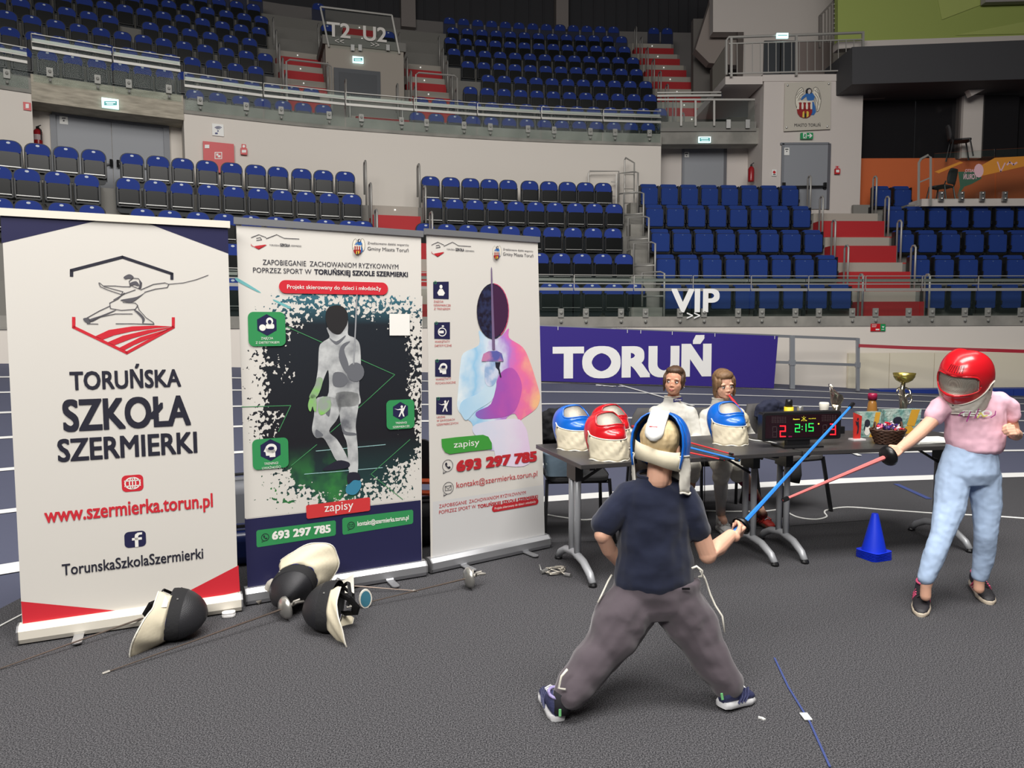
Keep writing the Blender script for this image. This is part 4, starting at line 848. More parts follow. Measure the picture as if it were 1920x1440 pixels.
pr(SH1, P1_, 'fencer_sketch', m_sk, [z1([(795, 478), (830, 460), (858, 475), (850, 492), (825, 488), (805, 492)]), z1([(838, 515), (875, 505), (895, 530), (880, 535), (862, 528), (838, 535)]), z1([(895, 500), (912, 520), (905, 552), (890, 552), (897, 525)]), z1([(775, 625), (880, 605), (935, 575), (870, 628), (840, 640), (810, 636)]), z1([(535, 745), (565, 740), (580, 755), (575, 778), (545, 765)]), z1([(575, 750), (650, 725), (740, 690), (730, 700), (650, 735), (590, 765)]), z1([(860, 690), (890, 700), (930, 745), (915, 775), (912, 745), (880, 710)])], 3,
   [z1(p) for p in ([(838, 540), (830, 505), (855, 485), (890, 488), (910, 515), (900, 555), (870, 545), (838, 530)], [(640, 515), (670, 540), (790, 572), (780, 590), (690, 560), (645, 540), (635, 515)], [(670, 535), (740, 535), (790, 540), (835, 540)], [(905, 560), (985, 525), (1060, 515), (1085, 525), (1075, 545), (1000, 555), (930, 575)], [(800, 580), (755, 620), (705, 645), (710, 680), (780, 692), (870, 685), (885, 660), (870, 645), (790, 640)], [(705, 665), (640, 695), (560, 740)], [(885, 665), (895, 690), (940, 740), (985, 770), (990, 780), (920, 778)], [(730, 625), (800, 585), (870, 560)], [(580, 765), (640, 735), (740, 715), (850, 715)], [(560, 778), (630, 780)], [(745, 778), (860, 778), (990, 782)])], .0035)
pr(SH1, P1_, 'sketch_blade', m_sk, k=3, strokes=[z1([(1085, 524), (1180, 515), (1260, 495), (1338, 466)])], w=.003)
tx(SH1, P1_, m_ink, [('TORUŃSKA', 131.5, 731, 339.6, 723.5, 35, .025), ('SZKOŁA', 119, 808, 358, 795, 60, .03), ('SZERMIERKI', 109, 867, 370, 845.7, 43, .025), ('TorunskaSzkolaSzermierki', 117, 1083.5, 381, 1042, 22, .012)])
tx(SH1, P1_, m_nred, [('www.szermierka.torun.pl', 84, 984, 399, 946, 29, .02)])
def icon_box(sh, pl, m, x0, y0, x1, y1, k=2, r=.25, sk=0):
    a, c = pl.px(x0, y1), pl.px(x1, y0-sk); w, h = c[0]-a[0], c[1]-a[1]; b = MB(); pl.uv(b, rrect(a[0], a[1], c[0], c[1], r*min(w, h), 5), E*k); b.build('icon', m, sh); return (a[0]+w/2, a[1]+h/2, w, h)
def uvp(sh, pl, name, m, polys, k): 
    b = MB()
    for p in polys: pl.uv(b, p, E*k)
    return b.build(name, m, sh)
def ring(cx, cy, rx, ry, w, n=28): 
    o = ell(cx, cy, rx, ry, n); i = ell(cx, cy, rx-w, ry-w, n); return [[o[k], o[(k+1) % n], i[(k+1) % n], i[k]] for k in range(n)]
cx, cy, w, h = icon_box(SH1, P1_, m_nred, 229, 889, 268, 923)
polys = ring(cx, cy, w*.38, h*.38, .006)+ring(cx, cy, w*.17, h*.38, .005)
polys += [[(cx-w*.38, cy+d-.0025), (cx+w*.38, cy+d-.0025), (cx+w*.38, cy+d+.0025), (cx-w*.38, cy+d+.0025)] for d in (-h*.16, h*.16)]+[[(cx-.0025, cy-h*.37), (cx+.0025, cy-h*.37), (cx+.0025, cy+h*.37), (cx-.0025, cy+h*.37)]]
uvp(SH1, P1_, 'globe_symbol', m_pw, polys, 3)
cx, cy, w, h = icon_box(SH1, P1_, m_navy, 234, 994, 273, 1028)
uvp(SH1, P1_, 'letter_symbol', m_pw, [[(cx-w*.02, cy-h*.5), (cx+w*.14, cy-h*.5), (cx+w*.14, cy+h*.18), (cx+w*.2, cy+h*.26), (cx+w*.33, cy+h*.26), (cx+w*.33, cy+h*.40), (cx+w*.12, cy+h*.40), (cx+w*.0, cy+h*.3), (cx-w*.02, cy+h*.15)], [(cx-w*.15, cy-h*.06), (cx+w*.31, cy-h*.06), (cx+w*.31, cy+h*.09), (cx-w*.15, cy+h*.09)]], 3)
# ---------------------------------------------------------------- banner 2
def splash_mat():
    m = bpy.data.materials.new('ink_splash_print'); m.use_nodes = True; nt = m.node_tree; b = nt.nodes['Principled BSDF']; b.inputs['Roughness'].default_value = .5
    tc = nt.nodes.new('ShaderNodeTexCoord'); uv = nt.nodes.new('ShaderNodeUVMap')
    sp = nt.nodes.new('ShaderNodeSeparateXYZ'); nt.links.new(uv.outputs[0], sp.inputs[0])
    def M(op, a, b_=None):
        n = nt.nodes.new('ShaderNodeMath'); n.operation = op
        for i, v in enumerate((a, b_)):
            if v is None: continue
            if isinstance(v, (int, float)): n.inputs[i].default_value = v
            else: nt.links.new(v, n.inputs[i])
        return n.outputs[0]
    u, v = sp.outputs[0], sp.outputs[1]
    # the silhouette is an ellipse with ragged edge from noise at three scales
    du = M('DIVIDE', M('SUBTRACT', u, .56), .45); dv = M('DIVIDE', M('SUBTRACT', v, .52), .50)
    d = M('SQRT', M('ADD', M('POWER', M('ABSOLUTE', du), 2.2), M('POWER', M('ABSOLUTE', dv), 2.6)))
    def N(sc, det=2):
        n = nt.nodes.new('ShaderNodeTexNoise'); n.inputs['Scale'].default_value = sc; n.inputs['Detail'].default_value = det; nt.links.new(uv.outputs[0], n.inputs['Vector']); return n.outputs['Fac']
    e = M('ADD', d, M('MULTIPLY', M('SUBTRACT', N(5, 3), .5), 1.1)); e = M('ADD', e, M('MULTIPLY', M('SUBTRACT', N(46, 2), .5), M('MULTIPLY', M('MINIMUM', M('MAXIMUM', M('SUBTRACT', e, .55), 0), .5), 3.6)))
    mask = M('LESS_THAN', e, .95)
    r = nt.nodes.new('ShaderNodeValToRGB'); r.color_ramp.elements[0].color = lin((34, 66, 66)); r.color_ramp.elements[1].color = lin((26, 26, 32))
    r.color_ramp.elements[0].position = .05; r.color_ramp.elements[1].position = .32
    x = r.color_ramp.elements.new(.86); x.color = lin((28, 34, 42)); x = r.color_ramp.elements.new(1.0); x.color = lin((58, 112, 128)); nt.links.new(v, r.inputs[0])
    gm = nt.nodes.new('ShaderNodeMix'); gm.data_type = 'RGBA'; gm.inputs['B'].default_value = lin((54, 130, 62))
    g = M('MULTIPLY', M('MINIMUM', M('MAXIMUM', M('MULTIPLY', M('SUBTRACT', .30, v), 5), 0), 1), M('MINIMUM', M('MAXIMUM', M('MULTIPLY', M('SUBTRACT', N(7, 3), .42), 5), 0), 1)); g = M('MULTIPLY', g, M('LESS_THAN', u, .62))
    nt.links.new(g, gm.inputs['Factor']); nt.links.new(r.outputs[0], gm.inputs['A'])
    mx = nt.nodes.new('ShaderNodeMix'); mx.data_type = 'RGBA'; nt.links.new(mask, mx.inputs['Factor']); mx.inputs['A'].default_value = lin((214, 210, 203)); nt.links.new(gm.outputs['Result'], mx.inputs['B'])
    nt.links.new(mx.outputs['Result'], b.inputs['Base Color']); return m
B2, SH2, P2_ = rb('middle roll-up banner with dark splash, fencer and navy foot', (462, 1133), (795, 1078), (438, 409), (793, 435), m_sheet, m_alu)
def art_panel(sh, pl, name, m, quad, k=1):
    a, c = [pl.px(*quad[0]), pl.px(*quad[1])], [pl.px(*quad[2]), pl.px(*quad[3])]
    b = MB(); pl.uv(b, [a[0], a[1], c[0], c[1]], E*k); o = b.build(name, m, sh); uvl = o.data.uv_layers.new(name='UVMap')
    for li, uvv in zip(range(4), ((0, 0), (1, 0), (1, 1), (0, 1))): uvl.data[li].uv = uvv
    return o
art_panel(SH2, P2_, 'splash_print', splash_mat(), [(459, 972), (788.5, 936), (792, 555), (449, 548)])
z3 = lambda P: [(430+x/4, 400+y/4) for x, y in P]
z4 = lambda P: [(430+x/3.6925, 740+y/3.6925) for x, y in P]
pr(SH2, P2_, 'foot_print', m_navy, [[(458.8, 973.7), (788.6, 937.7), (790.5, 1052), (464.5, 1106)]], 2)
pr(SH2, P2_, 'streak', mat('print_teal', (110, 178, 180), .5), [z3([(60, 485), (222, 582), (212, 590), (60, 510)]), z3([(340, 648), (455, 700), (440, 712), (338, 660)])], 2)
m_lg = mat('print_line_green', (70, 140, 90), .5)
pr(SH2, P2_, 'laser_line', m_lg, k=3, strokes=[z3([(430, 850), (700, 970)]), z3([(980, 1095), (1240, 1210), (990, 1440)]), z4([(82, 85), (425, 75), (340, 255)]), z4([(430, 490), (605, 345)]), z4([(700, 260), (980, 15)]), z4([(1250, 310), (980, 550), (1200, 725)])], w=.004)
pr(SH2, P2_, 'floor_line_print', mat('print_floor_line', (150, 190, 190), .5), k=3, strokes=[z4([(520, 550), (1060, 505)]), z4([(600, 390), (1080, 345)])], w=.004)
m_fw = mat('print_fencer_white', (196, 198, 198), .5, var=(9, (104, 106, 112), .40, .72)); m_fg = mat('print_fencer_shade', (104, 106, 112), .5)
pr(SH2, P2_, 'fencer_print', m_fw, [z3([(740, 850), (735, 880), (750, 930), (700, 965), (672, 1010), (662, 1180), (632, 1330), (598, 1380), (660, 1370), (712, 1230), (742, 1180), (745, 1340), (720, 1440), (965, 1440), (972, 1330), (975, 1200), (985, 1150), (978, 990), (940, 935), (890, 910), (890, 840), (870, 780)]),
   z4([(610, 20), (585, 150), (572, 245), (600, 298), (650, 300), (700, 380), (745, 458), (820, 465), (800, 400), (745, 310), (690, 250), (750, 160), (770, 40)]), z4([(740, -10), (760, 120), (770, 200), (790, 275), (815, 350), (830, 545), (885, 545), (890, 400), (880, 280), (875, 200), (895, 60), (885, -10)])], 4)
pr(SH2, P2_, 'fencer_shadow_print', m_fg, [z3([(905, 960), (860, 1020), (890, 1120), (895, 1200), (860, 1180), (820, 1080), (840, 990)]), z3([(780, 1200), (850, 1195), (890, 1250), (850, 1300), (780, 1290)]), z3([(745, 930), (800, 960), (870, 915), (850, 950), (800, 985)]), z4([(660, 110), (700, 60), (690, 150)]), z4([(775, 180), (800, 250), (870, 265), (875, 280), (790, 272)]), z4([(600, 240), (650, 280), (600, 292)])], 5)
pr(SH2, P2_, 'fencer_green_print', mat('print_lime', (132, 196, 92), .5, var=(14, (150, 160, 150), .35, .62)), [z3([(660, 1230), (700, 1250), (660, 1370), (598, 1380), (640, 1290)]), z4([(545, 60), (570, -5), (600, 20), (600, 110), (585, 110), (575, 80), (562, 115), (548, 100)]), z4([(625, 30), (690, 15), (700, 90), (640, 140), (615, 110)])], 6)
pr(SH2, P2_, 'fencer_mask_print', mat('print_mask_dark', (32, 30, 32), .6), [z3([(735, 850), (720, 780), (735, 715), (790, 690), (850, 700), (885, 750), (885, 820), (860, 870), (830, 905), (790, 905), (755, 880)])], 5)
pr(SH2, P2_, 'guard_print', m_fg, [z3([(945+65*math.cos(R(a)), 1190+72*math.sin(R(a))) for a in range(0, 360, 20)])], 6)
pr(SH2, P2_, 'blade_print', mat('print_blade', (150, 152, 156), .5), k=7, strokes=[z3([(955, 612), (945, 850), (930, 1130)])], w=.008)
pr(SH2, P2_, 'shoe_print', mat('print_shoe_blue', (58, 130, 160), .5), [z4([(805, 650), (830, 600), (880, 560), (905, 590), (910, 640), (870, 690), (815, 685)])], 5)
pr(SH2, P2_, 'shoe_print', m_ink, [z4([(820, 545), (890, 540), (905, 590), (860, 590), (820, 620)]), z4([(650, 510), (750, 455), (825, 468), (825, 500), (740, 520), (660, 525)])], 6)
tx(SH2, P2_, m_ink, [('ZAPOBIEGANIE  ZACHOWANIOM RYZYKOWNYM', 492.5, 496.5, 746.8, 504.5, 10.3), ('POPRZEZ SPORT W', 474.5, 510.8, 584, 514, 10), ('TORUŃSKIEJ SZKOLE SZERMIERKI', 589, 514.5, 764.5, 518.5, 9.6, .03), ('TORUŃSKA', 505, 461, 524, 461.8, 3.2), ('SZKOŁA', 525, 461.8, 543.5, 462.3, 5.2, .03), ('SZERMIERKI', 545, 462.3, 565, 463, 3.2), ('Zrealizowano dzięki wsparciu', 689, 457, 766, 462, 4.6), ('Gminy Miasta Toruń', 689, 469, 766, 472.8, 7)])
def mini_logo(sh, pl, x0, y0, x1, y1):
    f = lambda P: [(x0+x*(x1-x0), y0+y*(y1-y0)) for x, y in P]
    pr(sh, pl, 'logo_line', m_ink, k=3, strokes=[f([(0, .2), (.5, .0), (1, .2)]), f([(.35, .25), (.6, .2), (.7, .35), (.35, .4)]), f([(1, .28), (1.7, .0), (2.2, .25), (3.2, .3)])], w=.003)
    pr(sh, pl, 'logo_stripes', m_lred, [f([(.2, .8), (1, .68), (.55, 1), (.45, 1)])], 3, [f([(0, .66), (0, .75), (.5, 1), (1, .72)])], w=.003)
mini_logo(SH2, P2_, 471, 440, 499, 467); crest(P2_, SH2, 660, 447, 684, 477, E*3, .002, False)
def pill(sh, pl, m, xl, yl, xr, yr, half, k=3):
    a = pl.px(xl, yl+half), pl.px(xr, yr-half); c = pl.px(xl, yl-half); b = MB(); v0 = (a[0][1]+pl.px(xr, yr+half)[1])/2; v1 = (c[1]+a[1][1])/2
    pl.uv(b, rrect(a[0][0], v0, a[1][0], v1, (v1-v0)*.49, 6), E*k); b.build('pill_print', m, sh)
pill(SH2, P2_, m_nred, 523, 538, 726.7, 541, 12, 8)
tx(SH2, P2_, m_pw, [('Projekt skierowany do dzieci i młodzieży', 538, 541.5, 713.8, 544.5, 8, .008)], 9)
def tile(sh, pl, m, x0, y0, x1, y1, hexr, sk, texts, k=8):
    cx, cy, w, h = icon_box(sh, pl, m, x0, y0, x1, y1, k, .16); b = MB(); r = hexr*w; cyy = cy+h*.12
    pl.uv(b, [(cx+r*math.cos(R(a)), cyy+r*math.sin(R(a))) for a in range(30, 390, 60)], E*(k+1)); b.build('hexagon', m_navy, sh)
    tx(sh, pl, m_pw, texts, k+2); return cx, cyy, r
c = tile(SH2, P2_, m_ngr, 466, 585, 534, 649.5, .3, 0, [('ZAJĘCIA', 489, 636, 512, 636.5, 4.5), ('Z DIETETYKIEM', 479, 643.8, 523, 644.8, 4.5)])
uvp(SH2, P2_, 'symbol', m_pw, [ell(c[0]-c[2]*.4, c[1]-c[2]*.25, c[2]*.3, c[2]*.3, 14), rrect(c[0]-c[2]*.1, c[1]-c[2]*.35, c[0]+c[2]*.65, c[1]+c[2]*.1, c[2]*.15), ell(c[0]+c[2]*.25, c[1]+c[2]*.35, c[2]*.32, c[2]*.34, 14)], 10); uvp(SH2, P2_, 'symbol', m_navy, [ell(c[0]+c[2]*.25, c[1]+c[2]*.28, c[2]*.17, c[2]*.2, 12)], 11)
c = tile(SH2, P2_, m_ngr, 724.5, 748, 776, 806, .31, 0, [('TRENINGI', 741, 795, 762, 793.5, 4), ('SZERMIERCZE', 736, 802.5, 767, 800.5, 4)])
def fencer_icon(sh, pl, cx, cy, r, k):
    uvp(sh, pl, 'symbol', m_pw, [ell(cx+.15*r, cy+.45*r, .14*r, .16*r, 10), [(cx-.05*r, cy+.25*r), (cx+.35*r, cy+.3*r), (cx+.55*r, cy+.6*r), (cx+.62*r, cy+.55*r), (cx+.42*r, cy+.1*r), (cx+.3*r, cy-.15*r), (cx+.45*r, cy-.65*r), (cx+.3*r, cy-.65*r), (cx+.12*r, cy-.2*r), (cx-.1*r, cy-.65*r), (cx-.25*r, cy-.62*r), (cx-.0*r, cy-.1*r), (cx+.05*r, cy+.1*r), (cx-.3*r, cy+.1*r), (cx-.75*r, cy+.3*r), (cx-.3*r, cy+.18*r)]], k)
fencer_icon(SH2, P2_, *c, 10)
c = tile(SH2, P2_, m_ngr, 474, 819.5, 539.7, 881.5, .32, 0, [('TRENINGI', 495, 872, 521, 869, 4.5), ('UWAŻNOŚCI', 491, 880, 526, 876.5, 4.5)])
def head_icon(sh, pl, cx, cy, r, k, m_in=None):
    uvp(sh, pl, 'symbol', m_pw, [ell(cx+.05*r, cy+.12*r, .5*r, .45*r, 18), [(cx-.45*r, cy+.2*r), (cx-.6*r, cy-.1*r), (cx-.45*r, cy-.15*r), (cx-.4*r, cy-.5*r), (cx-.1*r, cy-.5*r), (cx-.1*r, cy-.65*r), (cx+.4*r, cy-.65*r), (cx+.4*r, cy)]], k); uvp(sh, pl, 'symbol', m_in or m_navy, [ell(cx+.05*r, cy+.15*r, .28*r, .16*r, 12)], k+1)
head_icon(SH2, P2_, *c, 10)
pr(SH2, P2_, 'blank_white_patch', m_pw, [[(729.5, 588), (767.5, 589), (768, 629), (730, 629)]], 8)
pr(SH2, P2_, 'tag_print', mat('print_tag_red', (206, 56, 58), .5), [[(575, 947), (691, 932), (693.5, 934), (693.5, 955), (691, 957.5), (577, 972.5), (574.5, 970), (573.5, 949)]], 8)
pr(SH2, P2_, 'phone_box', m_ngr, [[(483, 994), (627, 975.6), (629.5, 978), (629.5, 1001), (627, 1004), (483, 1026), (481, 1023), (480.5, 997)], [(644, 971), (772, 955.5), (774.5, 958), (774.5, 979), (772, 982), (644, 1002.5), (642, 1000), (641.5, 974)]], 3)
tx(SH2, P2_, m_pw, [('zapisy', 608, 960, 662, 953, 17, .0)], 9); tx(SH2, P2_, m_pw, [('693 297 785', 510, 1012, 620, 996.7, 15, .045), ('kontakt@szermierka.torun.pl', 670, 986, 766, 974, 9, .02)], 4)
def phone_icon(sh, pl, x, y, rpx, k, m=None, env=False):
    c = pl.px(x, y); r = pl.px(x+rpx, y)[0]-c[0]; m = m or m_ink; P = ring(c[0], c[1], r, r, .003)
    if env: P += [[(c[0]-.6*r, c[1]-.4*r), (c[0]+.6*r, c[1]-.4*r), (c[0]+.6*r, c[1]-.32*r), (c[0]-.6*r, c[1]-.32*r)], [(c[0]-.6*r, c[1]+.32*r), (c[0]+.6*r, c[1]+.32*r), (c[0]+.6*r, c[1]+.4*r), (c[0]-.6*r, c[1]+.4*r)], [(c[0]-.6*r, c[1]-.4*r), (c[0]-.52*r, c[1]-.4*r), (c[0]-.52*r, c[1]+.4*r), (c[0]-.6*r, c[1]+.4*r)], [(c[0]+.52*r, c[1]-.4*r), (c[0]+.6*r, c[1]-.4*r), (c[0]+.6*r, c[1]+.4*r), (c[0]+.52*r, c[1]+.4*r)], [(c[0]-.55*r, c[1]+.36*r), (c[0], c[1]-.1*r), (c[0]+.55*r, c[1]+.36*r), (c[0]+.5*r, c[1]+.25*r), (c[0], c[1]-.2*r), (c[0]-.5*r, c[1]+.25*r)]]
    else: P += [[(c[0]-.4*r, c[1]+.5*r), (c[0]-.15*r, c[1]+.55*r), (c[0]-.05*r, c[1]+.2*r), (c[0]-.2*r, c[1]+.1*r), (c[0]+.1*r, c[1]-.25*r), (c[0]+.25*r, c[1]-.1*r), (c[0]+.55*r, c[1]-.25*r), (c[0]+.45*r, c[1]-.5*r), (c[0]+.1*r, c[1]-.5*r), (c[0]-.35*r, c[1]-.05*r), (c[0]-.5*r, c[1]+.25*r)]]
    P += [[(c[0]-.8*r, c[1]-.6*r), (c[0]-.9*r, c[1]-1.25*r), (c[0]-.2*r, c[1]-.98*r), (c[0]-.25*r, c[1]-.9*r), (c[0]-.78*r, c[1]-1.1*r)]]
    uvp(sh, pl, 'symbol', m, P, k)
phone_icon(SH2, P2_, 497, 1007, 7.5, 5); phone_icon(SH2, P2_, 658, 985, 7, 5, env=True)
# ---------------------------------------------------------------- banner 3
B3, SH3, P3_ = rb('right roll-up banner with rainbow fencer portrait and red phone number', (805, 1074), (1024, 1026), (796, 430), (1011, 446), m_sheet, m_alu)
z5 = lambda P: [(780+x/4.5, 420+y/4.5) for x, y in P]
z6 = lambda P: [(780+x/4, 720+y/4) for x, y in P]
pr(SH3, P3_, 'foot_print', mat('print_pale_grey', (206, 205, 204), .55), [[(811.5, 941), (1018.5, 909), (1021.5, 1007), (811, 1049)]], 1)
mini_logo(SH3, P3_, 809, 454, 832, 481); crest(P3_, SH3, 922.7, 460.5, 939.5, 486, E*3, .0015, False)
tx(SH3, P3_, m_ink, [('TORUŃSKA', 837, 468.5, 852.5, 469.8, 3), ('SZKOŁA', 854, 469.8, 870, 471, 5, .03), ('SZERMIERKI', 871.5, 471.5, 888.7, 472.5, 3), ('Zrealizowano dzięki wsparciu', 943, 469, 999, 473, 4), ('Gminy Miasta Toruń', 943, 479.5, 999.5, 482, 6.3)])
def grad_mat(name, ramp, sc=(1, .25), rough=.55):
    m = bpy.data.materials.new(name); m.use_nodes = True; nt = m.node_tree; b = nt.nodes['Principled BSDF']; b.inputs['Roughness'].default_value = rough
    uv = nt.nodes.new('ShaderNodeUVMap'); n = nt.nodes.new('ShaderNodeTexNoise'); n.inputs['Scale'].default_value = 4.5; n.inputs['Detail'].default_value = 3
    sp = nt.nodes.new('ShaderNodeSeparateXYZ'); a = nt.nodes.new('ShaderNodeMath'); a.operation = 'MULTIPLY_ADD'; a.inputs[1].default_value = .55
    s_ = nt.nodes.new('ShaderNodeMath'); s_.operation = 'MULTIPLY_ADD'; s_.inputs[1].default_value = sc[0]; s_.inputs[2].default_value = -.27
    nt.links.new(uv.outputs[0], n.inputs['Vector']); nt.links.new(uv.outputs[0], sp.inputs[0]); nt.links.new(sp.outputs[0], s_.inputs[0]); nt.links.new(n.outputs['Fac'], a.inputs[0]); nt.links.new(s_.outputs[0], a.inputs[2])
    r = nt.nodes.new('ShaderNodeValToRGB'); el = r.color_ramp.elements; el[0].position = ramp[0][0]; el[0].color = lin(ramp[0][1]); el[1].position = ramp[-1][0]; el[1].color = lin(ramp[-1][1])
    for p_, c_ in ramp[1:-1]: x = el.new(p_); x.color = lin(c_)
    nt.links.new(a.outputs[0], r.inputs[0]); nt.links.new(r.outputs[0], b.inputs['Base Color']); return m
def artpoly(sh, pl, name, m, pts, k, bb):
    pts = smooth_poly(pts); b = MB(); q = [pl.px(*p) for p in pts]; pl.uv(b, q, E*k); o = b.build(name, m, sh); uvl = o.data.uv_layers.new(name='UVMap'); a, c = pl.px(bb[0], bb[3]), pl.px(bb[2], bb[1])
    for i, lp in enumerate(o.data.loops): vv = q[lp.vertex_index]; uvl.data[i].uv = ((vv[0]-a[0])/(c[0]-a[0]), (vv[1]-a[1])/(c[1]-a[1]))
    return o
rain = grad_mat('print_rainbow', [(0, (226, 236, 240)), (.2, (150, 200, 232)), (.4, (214, 226, 236)), (.55, (178, 130, 210)), (.68, (226, 110, 180)), (.82, (240, 120, 160)), (1, (248, 190, 140))])
bb = (858, 625, 1012, 850)
artpoly(SH3, P3_, 'fencer_print', rain, z5([(530, 900), (600, 950), (700, 960), (780, 880), (785, 960), (900, 1040), (960, 1160), (1015, 1330), (1040, 1420), (1045, 1480), (1010, 1560), (900, 1640), (870, 1660), (830, 1600), (760, 1640), (790, 1700), (820, 1760), (870, 1900), (560, 1900), (500, 1780), (470, 1680), (420, 1640), (350, 1560), (355, 1400), (372, 1200), (400, 1090), (530, 1020)]), 2, bb)
artpoly(SH3, P3_, 'arm_print', grad_mat('print_arm_blue', [(0, (170, 210, 236)), (.5, (206, 226, 236)), (1, (150, 150, 214))]), z6([(325, 180), (355, 120), (480, 60), (560, -60), (600, -20), (590, 60), (560, 130), (450, 200), (380, 270), (345, 240)]), 4, bb)
artpoly(SH3, P3_, 'torso_shade_print', grad_mat('print_magenta', [(0, (120, 110, 190)), (.5, (170, 84, 176)), (1, (216, 96, 170))]), z6([(590, 20), (640, -90), (720, -120), (780, -40), (790, 60), (740, 200), (640, 250), (480, 260), (450, 210), (560, 150)]), 3, bb)
artpoly(SH3, P3_, 'legs_print', grad_mat('print_legs', [(0, (200, 214, 232)), (.6, (226, 218, 232)), (1, (226, 196, 226))]), z6([(450, 300), (740, 260), (810, 310), (840, 400), (845, 600), (640, 610), (600, 560), (560, 430), (440, 380)]), 3, bb)
pr(SH3, P3_, 'mask_print', mat('print_mask_mesh', (44, 50, 84), .5, var=(30, (28, 22, 40), .4, .6)), [z5([(645+133*math.cos(R(a)), 735+232*math.sin(R(a))) for a in range(0, 360, 12)])], 5)
pr(SH3, P3_, 'mask_rim_print', mat('print_rim_rose', (196, 70, 110), .5), k=6, strokes=[z5([(645+133*math.cos(R(a)), 735+232*math.sin(R(a))) for a in range(-85, 70, 12)])], w=.006); pr(SH3, P3_, 'mask_rim_print', mat('print_rim_dark', (40, 34, 44), .5), k=6, strokes=[z5([(645+133*math.cos(R(a)), 735+232*math.sin(R(a))) for a in range(70, 280, 12)])], w=.004)
pr(SH3, P3_, 'mask_rose_print', mat('print_purple_tint', (66, 34, 66), .5), [z5([(648, 505)]+[(645+125*math.cos(R(a)), 735+222*math.sin(R(a))) for a in range(-80, 85, 12)]+[(648, 960)])], 6)
pr(SH3, P3_, 'blade_print', mat('print_blade_violet', (116, 96, 130), .5), [z5([(628, 380), (633, 360), (638, 380), (650, 700), (664, 1060), (640, 1060), (632, 700)])], 7)
pr(SH3, P3_, 'guard_print', mat('print_guard', (92, 96, 168), .5, var=(12, (196, 130, 170), .4, .6)), [z5([(550, 1150), (565, 1095), (610, 1072), (680, 1070), (720, 1090), (735, 1150), (735, 1158), (550, 1158)])], 7)
pr(SH3, P3_, 'glove_print', mat('print_glove', (150, 178, 214), .5, var=(14, (206, 214, 232), .4, .6)), [z5([(590, 1160), (700, 1160), (695, 1250), (660, 1350), (610, 1370), (580, 1320)])], 5)
pr(SH3, P3_, 'skin_shadow_print', m_ink, [z5([(665, 1165), (710, 1165), (700, 1215), (718, 1290), (708, 1295), (690, 1230), (670, 1210)])], 6)
def sqtile(y0, y1, x0, x1, texts):
    b = MB(); P3_.poly(b, [(x0, y1-1), (x1, y1), (x1, y0), (x0, y0+.5)], E*3); b.build('icon', m_navy, SH3); c = P3_.px((x0+x1)/2, (y0+y1)/2); r = (P3_.px(x1, y0)[0]-P3_.px(x0, y0)[0])/2
    uvp(SH3, P3_, 'tick', m_ngr, ring(c[0]-r*.72, c[1]+r*.85, r*.18, r*.18, .003, 12), 4); tx(SH3, P3_, m_lred, texts); return c[0], c[1], r
c = sqtile(528, 560.6, 812, 841, [('ZAJĘCIA', 813, 567, 831, 567.3, 4), ('SZERMIERCZE', 813, 574.5, 845, 574, 4), ('Z TRENEREM', 813.5, 581.5, 843.5, 580.5, 4)])
uvp(SH3, P3_, 'symbol', m_pw, [ell(c[0], c[1]+c[2]*.4, c[2]*.2, c[2]*.22, 12), [(c[0]-.2*c[2], c[1]+.15*c[2]), (c[0]+.2*c[2], c[1]+.15*c[2]), (c[0]+.5*c[2], c[1]-.3*c[2]), (c[0]+.3*c[2], c[1]-.6*c[2]), (c[0]-.3*c[2], c[1]-.6*c[2]), (c[0]-.5*c[2], c[1]-.3*c[2])]], 4)
c = sqtile(604, 635.8, 814, 843.3, [('WARSZTATY', 815, 643, 843, 642, 4.2), ('DIETETYCZNE', 815, 650.5, 846.5, 649.5, 4.2)])
uvp(SH3, P3_, 'symbol', m_pw, ring(c[0], c[1]-c[2]*.15, c[2]*.55, c[2]*.5, .006)+[ell(c[0]+c[2]*.1, c[1]+c[2]*.5, c[2]*.16, c[2]*.1, 8), [(c[0]-c[2]*.5, c[1]-.3*c[2]), (c[0]+c[2]*.2, c[1]-.3*c[2]), (c[0]+c[2]*.2, c[1]), (c[0]-c[2]*.5, c[1])]], 4)
c = sqtile(674, 706.7, 815.5, 845, [('WARSZTATY', 816.5, 713.5, 845.5, 711.5, 4.2), ('PSYCHOLOGICZNE', 816.5, 721, 854, 718.5, 4.2)])
head_icon(SH3, P3_, c[0], c[1], c[2], 4)
c = sqtile(744.5, 777.5, 817.5, 847, [('UDZIAŁ', 818.5, 784.5, 835, 783, 4), ('W ZAWODACH', 818.5, 791, 852, 788, 4), ('SZERMIERCZYCH', 818.5, 798.5, 858.5, 794.5, 4)])
fencer_icon(SH3, P3_, *c, 4)
pr(SH3, P3_, 'tag_print', mat('print_leaf_green', (64, 152, 60), .5), [z6([(188, 412), (300, 398), (500, 380), (540, 395), (565, 440), (568, 488), (400, 505), (250, 525), (215, 510), (192, 470)])], 6)
tx(SH3, P3_, m_pw, [('zapisy', 850, 840, 898, 833.5, 12.5, .0)], 7)
tx(SH3, P3_, m_lred, [('693 297 785', 855, 883, 1006, 863.5, 19.5, .06)], 6); tx(SH3, P3_, m_lred, [('kontakt@szermierka.torun.pl', 855.5, 914.5, 1007, 892.5, 11.5)], 4)
tx(SH3, P3_, m_lred, [('ZAPOBIEGANIE  ZACHOWANIOM RYZYKOWNYM', 823, 952, 985.5, 927, 7), ('POPRZEZ SPORT W', 823, 963.5, 892, 952.8, 7), ('TORUŃSKIEJ SZKOLE SZERMIERKI', 895, 951.5, 1008, 935, 6.6, .03)])
